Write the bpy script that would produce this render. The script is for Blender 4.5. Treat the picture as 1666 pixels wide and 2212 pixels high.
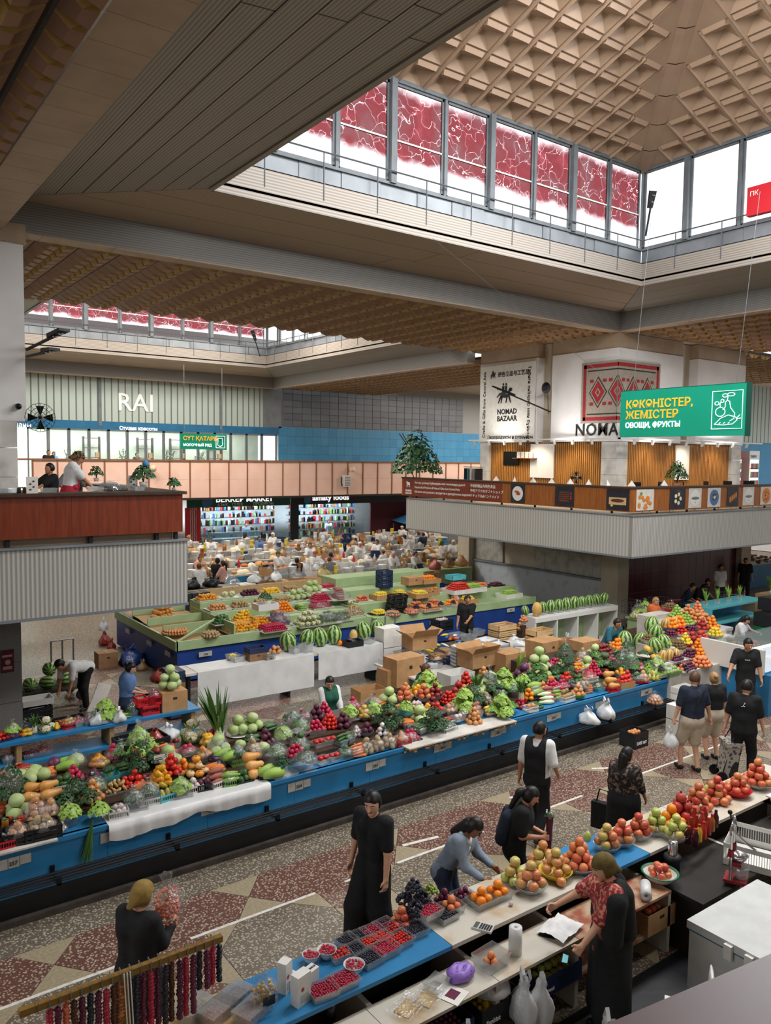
import bpy,math,random
import numpy as np
from mathutils import Vector,Matrix

for _o in list(bpy.data.objects):bpy.data.objects.remove(_o)
SC=bpy.context.scene
COL=SC.collection
RND=random.Random(7)
PI=math.pi

# ------ camera
FOC,YAW,PIT,ROL,EYE=1704.27,0.939725878,-0.0687887768,-0.0123344854,5.5
def _basis(y,p,r):
 f=np.array([math.cos(y)*math.cos(p),math.sin(y)*math.cos(p),math.sin(p)])
 rt=np.array([math.sin(y),-math.cos(y),0.0]);d=np.cross(f,rt)
 return np.array([math.cos(r)*rt+math.sin(r)*d,-math.sin(r)*rt+math.cos(r)*d,f])
MC=_basis(YAW,PIT,ROL)
cam=bpy.data.cameras.new('camera');cam_o=bpy.data.objects.new('camera',cam);COL.objects.link(cam_o)
cam.sensor_fit='HORIZONTAL';cam.sensor_width=36.0;cam.lens=FOC/1666*36.0
cam.clip_start=0.05;cam.clip_end=300
cam_o.matrix_world=Matrix(((MC[0][0],-MC[1][0],-MC[2][0],0),(MC[0][1],-MC[1][1],-MC[2][1],0),(MC[0][2],-MC[1][2],-MC[2][2],EYE),(0,0,0,1)))
SC.camera=cam_o
def at(px,py,x=None,y=None,z=None):
 """survey of the photograph: where the sight line of a pixel meets a known plane of the hall"""
 d=MC.T@np.array([(px-833)/FOC,(py-1106)/FOC,1.0])
 t=(z-EYE)/d[2]if z is not None else(x/d[0]if x is not None else y/d[1])
 return Vector((d[0]*t,d[1]*t,EYE+d[2]*t))
def atf(px,py,z):return at(px,py,z=z)

# ------ world, daylight, exposure
w=bpy.data.worlds.new('world');SC.world=w;w.use_nodes=True
_bg=w.node_tree.nodes['Background'];_bg.inputs[0].default_value=(0.93,0.96,1.0,1);_bg.inputs[1].default_value=1.6
vs=SC.view_settings;vs.view_transform='Standard';vs.look='None';vs.gamma=1.0;vs.use_curve_mapping=False;vs.exposure=0.4
cy=SC.cycles;cy.max_bounces=6;cy.diffuse_bounces=3;cy.glossy_bounces=2;cy.transmission_bounces=3;cy.transparent_max_bounces=16
cy.caustics_reflective=False;cy.caustics_refractive=False;cy.sample_clamp_indirect=6.0
try:cy.use_denoising=True
except Exception:pass
def lamp(name,kind,loc,tgt,power,col=(1,1,1),sx=1.0,sy=1.0,spot=1.2,blend=.8):
 l=bpy.data.lights.new(name,kind);l.energy=power;l.color=col
 if kind=='AREA':l.shape='RECTANGLE';l.size=sx;l.size_y=sy
 elif kind=='SPOT':l.spot_size=spot;l.spot_blend=blend;l.shadow_soft_size=sx
 else:l.shadow_soft_size=sx
 o=bpy.data.objects.new(name,l);COL.objects.link(o);o.location=loc
 o.rotation_euler=(Vector(tgt)-Vector(loc)).to_track_quat('-Z','Y').to_euler()
 return o
# daylight standing at the outside of the roof-lantern windows (the lantern over the hall and the one behind it)
DAY=(0.97,0.985,1.0)
for _n,_l,_t,_p in(('side',(19.9,7.7,12.7),(16.7,7.7,5),1900),('opposite',(5.7,7.7,12.7),(8.9,7.9,5),1900),('near',(12.8,.6,12.7),(12.8,3.8,5),900)):
 lamp('daylight_lantern_'+_n,'AREA',_l,_t,_p,DAY,13 if _n in('far','near')else 1.6,1.6 if _n in('far','near')else 13)
for _n,_l,_t,_p in(('side',(20.1,31.5,12.3),(17,31.5,5),1900),('opposite',(5.4,31.5,12.3),(8.6,31.5,5),1900)):
 lamp('daylight_second_'+_n,'AREA',_l,_t,_p,(1,.94,.86),12 if _n=='far' else 1.6,1.6 if _n=='far' else 12)

# ------ mesh helpers
class G:
 def __init__(s):s.v=[];s.f=[];s.m=[];s.mi=0
 def add(s,vs_,fs):
  n=len(s.v);s.v.extend([tuple(v)for v in vs_]);s.f.extend([tuple(i+n for i in f)for f in fs]);s.m.extend([s.mi]*len(fs));return s
 def box(s,x0,y0,z0,x1,y1,z1):
  return s.add([(x0,y0,z0),(x1,y0,z0),(x1,y1,z0),(x0,y1,z0),(x0,y0,z1),(x1,y0,z1),(x1,y1,z1),(x0,y1,z1)],
     [(0,3,2,1),(4,5,6,7),(0,1,5,4),(1,2,6,5),(2,3,7,6),(3,0,4,7)])
 def cb(s,c,d):
  return s.box(c[0]-d[0]/2,c[1]-d[1]/2,c[2]-d[2]/2,c[0]+d[0]/2,c[1]+d[1]/2,c[2]+d[2]/2)
 def prism(s,poly,z0,z1):
  n=len(poly)
  return s.add([(x,y,z0)for x,y in poly]+[(x,y,z1)for x,y in poly],
     [tuple(range(n-1,-1,-1)),tuple(range(n,2*n))]+[(i,(i+1)%n,n+(i+1)%n,n+i)for i in range(n)])
 def slab(s,quad,t,nrm=(0,0,1)):
  q=[Vector(p)for p in quad];k=Vector(nrm)*t;n=len(q)
  return s.add(q+[p+k for p in q],[tuple(range(n-1,-1,-1)),tuple(range(n,2*n))]+[(i,(i+1)%n,n+(i+1)%n,n+i)for i in range(n)])
 def tube(s,pts,r,n=6,cap=True):
  pts=[Vector(p)for p in pts];rr=r if isinstance(r,(list,tuple))else[r]*len(pts)
  vs_=[];fs=[];prev=None
  for i,p in enumerate(pts):
   t=(pts[min(i+1,len(pts)-1)]-pts[max(i-1,0)])
   if t.length<1e-9:t=Vector((0,0,1))
   t.normalize()
   if prev is None:
    a=Vector((0,0,1))if abs(t.z)<.9 else Vector((1,0,0));u=t.cross(a).normalized()
   else:
    u=prev-t*prev.dot(t);u=u.normalized()if u.length>1e-6 else t.orthogonal().normalized()
   prev=u;b=t.cross(u)
   for k in range(n):
    an=2*PI*k/n;vs_.append(p+(u*math.cos(an)+b*math.sin(an))*rr[i])
  for i in range(len(pts)-1):
   for k in range(n):
    a=i*n+k;c=i*n+(k+1)%n;fs.append((a,c,c+n,a+n))
  if cap:
   fs.append(tuple(range(n-1,-1,-1)));m=(len(pts)-1)*n;fs.append(tuple(range(m,m+n)))
  return s.add(vs_,fs)
 def lathe(s,prof,n=12,c=(0,0,0),closed=False):
  vs_=[];fs=[];rows=[]
  for r,z in prof:
   if r<1e-6:rows.append([len(vs_)]);vs_.append((c[0],c[1],c[2]+z))
   else:
    rows.append(list(range(len(vs_),len(vs_)+n)))
    for k in range(n):a=2*PI*k/n;vs_.append((c[0]+r*math.cos(a),c[1]+r*math.sin(a),c[2]+z))
  for i in range(len(rows)-1):
   A,B=rows[i],rows[i+1]
   for k in range(n):
    k2=(k+1)%n
    if len(A)==1 and len(B)==1:continue
    if len(A)==1:fs.append((A[0],B[k2],B[k]))
    elif len(B)==1:fs.append((A[k],A[k2],B[0]))
    else:fs.append((A[k],A[k2],B[k2],B[k]))
  return s.add(vs_,fs)
 def sph(s,c,r,n=8,m=6,rot=None):
  if not isinstance(r,(tuple,list)):r=(r,r,r)
  g=G().lathe([(math.sin(PI*i/m),-math.cos(PI*i/m))for i in range(m+1)],n)
  vs_=[Vector((x*r[0],y*r[1],z*r[2]))for x,y,z in g.v]
  if rot:vs_=[rot@v for v in vs_]
  return s.add([v+Vector(c)for v in vs_],g.f)
 def jit(s,a,seed=1):
  q=random.Random(seed);s.v=[(x+q.uniform(-a,a),y+q.uniform(-a,a),z+q.uniform(-a,a))for x,y,z in s.v];return s
 def xf(s,mtx):s.v=[tuple(mtx@Vector(v))for v in s.v];return s
 def mesh(s,name,mats,sm=False):
  me=bpy.data.meshes.new(name);me.from_pydata(s.v,[],s.f)
  for m in(mats if isinstance(mats,(list,tuple))else[mats]):me.materials.append(M[m]if isinstance(m,str)else m)
  if any(s.m):me.polygons.foreach_set('material_index',s.m)
  if sm:me.polygons.foreach_set('use_smooth',[True]*len(s.f))
  me.update();return me
 def obj(s,name,mats,parent=None,loc=(0,0,0),rz=0,sm=False,**k):
  return ob(name,s.mesh(name,mats,sm),parent,loc,rz,**k)
def ob(name,me,parent=None,loc=(0,0,0),rz=0,scale=None,rot=None,lb=None,cat=None,gr=None,kind=None):
 o=bpy.data.objects.new(name,me);COL.objects.link(o);o.location=loc
 o.rotation_euler=rot if rot else(0,0,rz)
 if scale:o.scale=scale if isinstance(scale,(tuple,list))else(scale,)*3
 if parent:o.parent=parent
 return tag(o,lb,cat,gr,kind)
def tag(o,lb=None,cat=None,gr=None,kind=None):
 if lb:o['label']=lb
 if cat:o['category']=cat
 if gr:o['group']=gr
 if kind:o['kind']=kind
 return o
def Em(name,loc=(0,0,0),rz=0,lb=None,cat=None,gr=None,kind=None):
 return ob(name,None,None,loc,rz,lb=lb,cat=cat,gr=gr,kind=kind)
def Str(g,name,mats,**k):
 o=g.obj(name,mats,**k);o['kind']='structure';return o
def copy_tree(o,parent=None,loc=None,rz=None,lb=None):
 c=o.copy();COL.objects.link(c);c.parent=parent
 if loc is not None:c.location=loc
 if rz is not None:c.rotation_euler=(0,0,rz)
 if lb:c['label']=lb
 for ch in o.children:copy_tree(ch,c)
 return c
_font={}
def text(s,size,mat,parent,loc,rot,name='lettering',ext=.004,align='LEFT',bold=0,sx=1.0,space=1.0):
 c=bpy.data.curves.new(name,'FONT');c.body=s;c.size=size;c.extrude=ext;c.align_x=align;c.offset=bold;c.resolution_u=2
 c.space_character=space;c.space_line=.95
 t_=bpy.data.objects.new(name,c);me=bpy.data.meshes.new_from_object(t_);bpy.data.objects.remove(t_);me.materials.clear();me.materials.append(M[mat])
 o=bpy.data.objects.new(name,me);COL.objects.link(o);o.parent=parent;o.location=loc
 o.rotation_euler=rot if isinstance(rot,(tuple,list))else rot.to_euler();o.scale=(sx,1,1)
 return o

# ------ materials
M={}
def lin(h):
 h=h.lstrip('#');return tuple(((c/12.92)if c<=.04045 else((c+.055)/1.055)**2.4)for c in(int(h[i:i+2],16)/255 for i in(0,2,4)))
def mat(name,a,b=None,rough=.6,scale=8,detail=3,rnd=None,metal=0,bump=0,bscale=None,spec=.4,emis=None,estr=0,alpha=1,co='Object',stretch=None,tex='noise',lo=.35,hi=.65,subs=0):
 """two-colour procedural surface: a..b mixed by noise (or wave/voronoi), rnd = extra colours drawn per object"""
 m=bpy.data.materials.new(name);m.use_nodes=True;nt=m.node_tree;N=nt.nodes;L=nt.links;p=N['Principled BSDF']
 p.inputs['Roughness'].default_value=rough;p.inputs['Metallic'].default_value=metal;p.inputs['Specular IOR Level'].default_value=spec
 ca=(*lin(a),1);p.inputs['Base Color'].default_value=ca
 vec=None
 if b or bump:
  tc=N.new('ShaderNodeTexCoord');vec=tc.outputs[co]
  if stretch:
   mp=N.new('ShaderNodeMapping');mp.inputs['Scale'].default_value=stretch;L.new(vec,mp.inputs[0]);vec=mp.outputs[0]
 col=None
 if b:
  if tex=='noise':
   t=N.new('ShaderNodeTexNoise');t.inputs['Scale'].default_value=scale;t.inputs['Detail'].default_value=detail;o=t.outputs[0]
  elif tex=='wave':
   t=N.new('ShaderNodeTexWave');t.inputs['Scale'].default_value=scale;t.inputs['Distortion'].default_value=detail;o=t.outputs['Fac']
  else:
   t=N.new('ShaderNodeTexVoronoi');t.inputs['Scale'].default_value=scale;o=t.outputs['Distance']
  L.new(vec,t.inputs['Vector'])
  r=N.new('ShaderNodeValToRGB');r.color_ramp.elements[0].position=lo;r.color_ramp.elements[1].position=hi
  r.color_ramp.elements[0].color=ca;r.color_ramp.elements[1].color=(*lin(b),1);L.new(o,r.inputs[0]);col=r.outputs[0]
 if rnd:
  oi=N.new('ShaderNodeObjectInfo');r2=N.new('ShaderNodeValToRGB');r2.color_ramp.interpolation='LINEAR'
  cs=rnd if len(rnd)>1 else[a]+rnd
  els=r2.color_ramp.elements
  while len(els)<len(cs):els.new(.5)
  for i,c in enumerate(cs):els[i].position=i/(len(cs)-1);els[i].color=(*lin(c),1)
  L.new(oi.outputs['Random'],r2.inputs[0])
  if col:
   mx=N.new('ShaderNodeMix');mx.data_type='RGBA';mx.inputs[0].default_value=.55;L.new(col,mx.inputs[6]);L.new(r2.outputs[0],mx.inputs[7]);col=mx.outputs[2]
  else:col=r2.outputs[0]
 if col:L.new(col,p.inputs['Base Color'])
 if bump:
  t2=N.new('ShaderNodeTexNoise');t2.inputs['Scale'].default_value=bscale or scale*3;L.new(vec,t2.inputs['Vector'])
  bn=N.new('ShaderNodeBump');bn.inputs['Strength'].default_value=bump;bn.inputs['Distance'].default_value=.02;L.new(t2.outputs[0],bn.inputs['Height']);L.new(bn.outputs[0],p.inputs['Normal'])
 if emis:p.inputs['Emission Color'].default_value=(*lin(emis),1);p.inputs['Emission Strength'].default_value=estr
 if alpha<1:p.inputs['Alpha'].default_value=alpha
 if subs:p.inputs['Subsurface Weight'].default_value=subs;p.inputs['Subsurface Radius'].default_value=(.02,.01,.005)
 M[name]=m;return m
def film(name,tint,gloss=.16,diff=.1,rough=.12,bump=.8,bscale=40):
 """clear plastic / glass: mostly transparent with a glossy skin"""
 m=bpy.data.materials.new(name);m.use_nodes=True;nt=m.node_tree;N=nt.nodes;L=nt.links;N.remove(N['Principled BSDF'])
 t=N.new('ShaderNodeBsdfTransparent');t.inputs[0].default_value=(*lin(tint),1)
 g=N.new('ShaderNodeBsdfGlossy');g.inputs['Roughness'].default_value=rough
 d=N.new('ShaderNodeBsdfDiffuse');d.inputs[0].default_value=(*lin(tint),1)
 m1=N.new('ShaderNodeMixShader');m1.inputs[0].default_value=diff;L.new(t.outputs[0],m1.inputs[1]);L.new(d.outputs[0],m1.inputs[2])
 m2=N.new('ShaderNodeMixShader');m2.inputs[0].default_value=gloss;L.new(m1.outputs[0],m2.inputs[1]);L.new(g.outputs[0],m2.inputs[2])
 if bump:
  tc=N.new('ShaderNodeTexCoord');t2=N.new('ShaderNodeTexNoise');t2.inputs['Scale'].default_value=bscale;L.new(tc.outputs['Object'],t2.inputs['Vector'])
  bn=N.new('ShaderNodeBump');bn.inputs['Strength'].default_value=bump;bn.inputs['Distance'].default_value=.02;L.new(t2.outputs[0],bn.inputs['Height']);L.new(bn.outputs[0],g.inputs['Normal'])
 L.new(m2.outputs[0],N['Material Output'].inputs[0]);M[name]=m;return m
# ------ surface materials
mat('alu_fascia','#b3a492','#a29280',rough=.45,tex='wave',scale=5.2,detail=0,stretch=(0,0,1),lo=.2,hi=.8,bump=.05,metal=.2)
mat('alu_slope','#a18e7c','#8f7d6c',rough=.5,scale=1.2,stretch=(.3,3,3))
mat('rib_y','#857d74','#5f5850',rough=.5,tex='wave',scale=5.0,detail=0,stretch=(1,0,0),lo=.15,hi=.85)
mat('rib_x','#9b8673','#8a7765',rough=.5,tex='wave',scale=5.0,detail=0,stretch=(0,1,0),lo=.1,hi=.9)

def ribs(name,a,b,axis,pitch=.05,rough=.5,metal=.15):
 m=mat(name,a,b,rough=rough,tex='wave',scale=.314/pitch,detail=0,lo=.15,hi=.85,metal=metal)
 for n in m.node_tree.nodes:
  if n.type=='TEX_WAVE':n.bands_direction=axis
 return m
ribs('alu_fascia','#aaa197','#8a8177','Z',.06)
ribs('rib_y','#aaa299','#8a8279','X',.055)
ribs('rib_x','#b09c89','#a08d7a','Y',.055)  # same aluminium paint as the fascia, browned for how light falls here
ribs('beam_rib_shaded','#8f8b86','#787470','Z',.05)  # again the fascia's aluminium paint, with shade put into its colour
ribs('balcony_rib','#bdbab3','#918e88','X',.07,.55,.1)
ribs('balcony_side_rib','#bdbab3','#a5a29c','Y',.11,.55,.1)
mat('tan_panel','#b8a28a','#aa947d',rough=.55,scale=1.5)
mat('coffer_gold','#b89d83','#a88b76',rough=.42,scale=.7,spec=.5)
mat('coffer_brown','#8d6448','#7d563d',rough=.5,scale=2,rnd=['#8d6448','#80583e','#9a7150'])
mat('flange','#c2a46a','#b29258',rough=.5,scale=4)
mat('joint_dark','#2b241e',rough=.8)
mat('mullion','#73797d','#666c70',rough=.5,scale=3)
mat('sheet_grey','#8b9094','#7b8084',rough=.45,scale=1.5,metal=.3)
mat('rail_grey','#565b5f',rough=.5)
mat('steel','#8d9093','#7c7f82',rough=.4,metal=.6,scale=10)
mat('steel_dark','#25282b','#1d2023',rough=.5,scale=10)
mat('plaster_white','#e9e6e4','#dfdcda',rough=.8,scale=1.2,bump=.05)
mat('plaster_cream','#c9bda9','#b9ad99',rough=.8,scale=1.5,bump=.1)
mat('paint_pale_blue','#c3cad2','#a9afb5',rough=.7,scale=3,detail=6,lo=.55,hi=.75)
mat('marble','#b9b6ae','#8f8e88',rough=.35,scale=3,detail=8,lo=.4,hi=.7)
mat('marble_white','#d6d3cc','#b6b3ac',rough=.35,scale=2.5,detail=8,lo=.45,hi=.7)
mat('granite','#8f8d89','#6f6d6a',rough=.5,scale=60,detail=2)
mat('red_tile','#5c2830','#4c2028',rough=.3,scale=3)
mat('wood_red','#83391f','#6e2c17',rough=.35,scale=3,stretch=(6,6,.6),detail=5)
mat('wood_bar','#a05f28','#884c1e',rough=.35,scale=2.5,stretch=(6,6,.7),detail=5)
mat('wood_dark','#4a3527','#3a291d',rough=.5,scale=4)
mat('wood_slat','#b8803f','#9c6830',rough=.45,scale=3,stretch=(8,8,.5))
mat('black_gap','#15110d',rough=.9)
mat('pink_panel','#f2cbb8','#ebc0ac',rough=.65,scale=1.2)
mat('pink_frame','#8a5a3c',rough=.6)
mat('tile_grey','#6f7278','#63666c',rough=.3,scale=2,rnd=['#6f7278','#7b7e84','#5f6268'])
mat('tile_blue','#4b8fb8','#4386b0',rough=.3,scale=2,rnd=['#4b8fb8','#5a9cc2','#4587b2'])
mat('band_blue','#2f6f96','#29668c',rough=.4,scale=2)
mat('grout','#9a9a98',rough=.8)
_m=ribs('profiled_glass','#66706b','#b3beb7','X',.34,.25,0)
for _n in _m.node_tree.nodes:
 if _n.type=='VALTORGB':_n.color_ramp.elements[0].position=.03;_n.color_ramp.elements[1].position=.16
mat('terrazzo_red','#a89a88','#64443a',rough=.38,tex='voronoi',scale=32,lo=.33,hi=.42)
mat('terrazzo_grey','#aaa08e','#665c4e',rough=.38,tex='voronoi',scale=32,lo=.33,hi=.42)
mat('terrazzo_cream','#a3957b','#8f8269',rough=.4,scale=30,detail=4)
mat('terrazzo_joint','#3c3129',rough=.7)
mat('concrete_floor','#6b6358','#575046',rough=.6,scale=1.5,detail=6)
mat('line_white','#d7d3cb','#a9a49a',rough=.6,scale=12,detail=4,lo=.5,hi=.75)
mat('letter_white','#f2f2ee',rough=.5)
mat('letter_black','#1b1b1b',rough=.5)
mat('letter_yellow','#f3b22a',rough=.5,emis='#f3b22a',estr=.35)
mat('letter_lit','#ffffff',rough=.5,emis='#ffffff',estr=.7)
mat('sign_green','#15967b','#12906f',rough=.35,scale=1,emis='#10866a',estr=.12)
mat('sign_green_dark','#0d4f3f',rough=.4)
film('glass_clear','#ffffff',gloss=.04,diff=.06,rough=.05,bump=0)
film('glass_shop','#dfeaf0',gloss=.08,diff=.04,rough=.05,bump=0)
film('glass_grey','#e4e9e7',gloss=.03,diff=.05,rough=.1,bump=0)
# stained film on the lantern panes: worn red sheet, cracked open along cell edges, bare at top and foot
def stained(name):
 m=bpy.data.materials.new(name);m.use_nodes=True;nt=m.node_tree;N=nt.nodes;L=nt.links;N.remove(N['Principled BSDF'])
 tc=N.new('ShaderNodeTexCoord');oi=N.new('ShaderNodeObjectInfo')
 add=N.new('ShaderNodeVectorMath');add.operation='ADD';sc_=N.new('ShaderNodeVectorMath');sc_.operation='SCALE';sc_.inputs[3].default_value=37
 cmb=N.new('ShaderNodeCombineXYZ');L.new(oi.outputs['Random'],cmb.inputs[0]);L.new(cmb.outputs[0],sc_.inputs[0]);L.new(tc.outputs['Object'],add.inputs[0]);L.new(sc_.outputs[0],add.inputs[1])
 ns=N.new('ShaderNodeTexNoise');ns.inputs['Scale'].default_value=1.6;ns.inputs['Detail'].default_value=6;L.new(add.outputs[0],ns.inputs['Vector'])
 vo=N.new('ShaderNodeTexVoronoi');vo.feature='DISTANCE_TO_EDGE';vo.inputs['Scale'].default_value=2.3
 wv=N.new('ShaderNodeVectorMath');wv.operation='ADD';n2=N.new('ShaderNodeTexNoise');n2.inputs['Scale'].default_value=2.2;L.new(add.outputs[0],n2.inputs['Vector'])
 L.new(add.outputs[0],wv.inputs[0]);L.new(n2.outputs[1],wv.inputs[1]);L.new(wv.outputs[0],vo.inputs['Vector'])
 lt=N.new('ShaderNodeMath');lt.operation='GREATER_THAN';lt.inputs[1].default_value=.011;L.new(vo.outputs['Distance'],lt.inputs[0])
 sep=N.new('ShaderNodeSeparateXYZ');L.new(tc.outputs['Object'],sep.inputs[0])
 def ramp(src,stops):
  r=N.new('ShaderNodeValToRGB');e=r.color_ramp.elements
  while len(e)<len(stops):e.new(.5)
  for i,(p,v)in enumerate(stops):e[i].position=p;e[i].color=(v,v,v,1)
  L.new(src,r.inputs[0]);return r.outputs[0]
 
 mr=N.new('ShaderNodeMath');mr.operation='MULTIPLY_ADD';mr.inputs[1].default_value=1/2.2;L.new(sep.outputs[2],mr.inputs[0])
 sb=N.new('ShaderNodeMath');sb.operation='MULTIPLY_ADD';sb.inputs[1].default_value=.22;sb.inputs[2].default_value=-.11;L.new(ns.outputs[0],sb.inputs[0]);L.new(sb.outputs[0],mr.inputs[2])
 band=ramp(mr.outputs[0],[(.2,0),(.27,.95),(.84,.97),(.95,.0)])
 mu=N.new('ShaderNodeMath');mu.operation='MULTIPLY';L.new(band,mu.inputs[0]);L.new(lt.outputs[0],mu.inputs[1])
 dens=ramp(ns.outputs[0],[(.25,.72),(.55,1)])
 mu2=N.new('ShaderNodeMath');mu2.operation='MULTIPLY';L.new(mu.outputs[0],mu2.inputs[0]);L.new(dens,mu2.inputs[1])
 cl=N.new('ShaderNodeBsdfTransparent');cl.inputs[0].default_value=(.97,.97,.97,1)
 rd=N.new('ShaderNodeBsdfTransparent');rr=N.new('ShaderNodeValToRGB');rr.color_ramp.elements[0].color=(*lin('#8c424b'),1);rr.color_ramp.elements[1].color=(*lin('#cb8b92'),1)
 rr.color_ramp.elements[0].position=.3;rr.color_ramp.elements[1].position=.7;L.new(ns.outputs[0],rr.inputs[0]);L.new(rr.outputs[0],rd.inputs[0])
 df=N.new('ShaderNodeBsdfDiffuse');df.inputs[0].default_value=(*lin('#8a4038'),1)
 m0=N.new('ShaderNodeMixShader');m0.inputs[0].default_value=.18;L.new(rd.outputs[0],m0.inputs[1]);L.new(df.outputs[0],m0.inputs[2])
 mx=N.new('ShaderNodeMixShader');L.new(mu2.outputs[0],mx.inputs[0]);L.new(cl.outputs[0],mx.inputs[1]);L.new(m0.outputs[0],mx.inputs[2])
 L.new(mx.outputs[0],N['Material Output'].inputs[0]);M[name]=m
stained('glass_stained')

# ------ floor with terrazzo inlay
WX0,WX1,WY0,WY1=-22.0,48.0,-22.0,40.0
floor=Str(G().box(WX0,WY0,-.3,WX1,WY1+6,-.006),'floor','terrazzo_joint')
_tm={}
def tile(name,poly,m,cx,cyy):
 key=(name,m)
 if key not in _tm:
  g=G();cxm=sum(p[0]for p in poly)/len(poly);cym=sum(p[1]for p in poly)/len(poly)
  q=[(cxm+(p[0]-cxm)*(1-.006/max(.05,math.hypot(p[0]-cxm,p[1]-cym))),cym+(p[1]-cym)*(1-.006/max(.05,math.hypot(p[0]-cxm,p[1]-cym))))for p in poly]
  g.prism(q,-.006,0);_tm[key]=g.mesh('tile',m)
 ob('tile',_tm[key],floor,(cx,cyy,0))
PT,SQ=2.31,1.5;ST=PT-SQ;c_=.41
def floor_cell(ox,oy):
 a=SQ;k=c_
 tile('oct',[(k,0),(a-k,0),(a,k),(a,a-k),(a-k,a),(k,a),(0,a-k),(0,k)],'terrazzo_grey',ox,oy)
 for i,p in enumerate([[(0,0),(k,0),(0,k)],[(a,0),(a,k),(a-k,0)],[(a,a),(a-k,a),(a,a-k)],[(0,a),(0,a-k),(k,a)]]):tile('cor%d'%i,p,'terrazzo_cream',ox,oy)
 m=a/2;s=ST;b=m-k
 
 tile('bu0',[(m-b,a),(m+b,a),(m,a+s/2)],'terrazzo_cream',ox,oy);tile('bu1',[(m-b,a+s),(m,a+s/2),(m+b,a+s)],'terrazzo_cream',ox,oy)
 tile('ru',[(m+b,a),(a+s+m-b,a),(a+s+m,a+s/2),(a+s+m-b,a+s),(m+b,a+s),(m,a+s/2)],'terrazzo_red',ox,oy)
 tile('bs0',[(a,m-b),(a+s/2,m),(a,m+b)],'terrazzo_cream',ox,oy);tile('bs1',[(a+s,m-b),(a+s,m+b),(a+s/2,m)],'terrazzo_cream',ox,oy)
 tile('rs0',[(a,0),(a+s,0),(a+s,m-b),(a+s/2,m),(a,m-b)],'terrazzo_red',ox,oy);tile('rs1',[(a,m+b),(a+s/2,m),(a+s,m+b),(a+s,a),(a,a)],'terrazzo_red',ox,oy)
FX,FY=4.28-SQ/2,8.25-SQ
_cells=[(i,0)for i in range(-2,7)]+[(i,-1)for i in range(-2,2)]+[(i,j)for i in range(-1,2)for j in(3,4,5)]
for i,j in _cells:floor_cell(FX+i*PT,FY+j*PT)
g=G();done=set(_cells)
for i in range(-9,19):
 for j in range(-9,20):
  if(i,j)not in done:
   ox,oy=FX+i*PT,FY+j*PT;g.add([(ox,oy,-.002),(ox+PT,oy,-.002),(ox+PT,oy+PT,-.002),(ox,oy+PT,-.002)],[(0,1,2,3)])
o=g.obj('floor_paving','terrazzo_grey',floor);o['kind']='stuff'

g=G().box(-2,FY+SQ+ST+.004,-.006,20,9.62,0);g.obj('kerb_paving','terrazzo_grey',floor)
for a,b in[((1.3,8.24),(2.97,8.24)),((3.35,8.25),(5.0,8.25)),((5.45,8.26),(5.6,8.26)),((6.3,8.25),(7.9,8.25)),((9.0,8.24),(10.1,8.24)),((11.2,8.25),(13.3,8.3)),((13.6,8.25),(15.5,8.25))]:
 G().box(a[0],a[1]-.022,.0,b[0],a[1]+.022,.004).obj('painted_line','line_white',floor)
for(x,y,a)in[(2.95,8.62,1.15),(6.95,8.55,-.15),(11.4,8.75,-.5),(9.3,8.7,-.6)]:
 G().box(-.3,-.03,0,.3,.03,.004).obj('painted_line','line_white',floor,(x,y,0),a)

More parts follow.
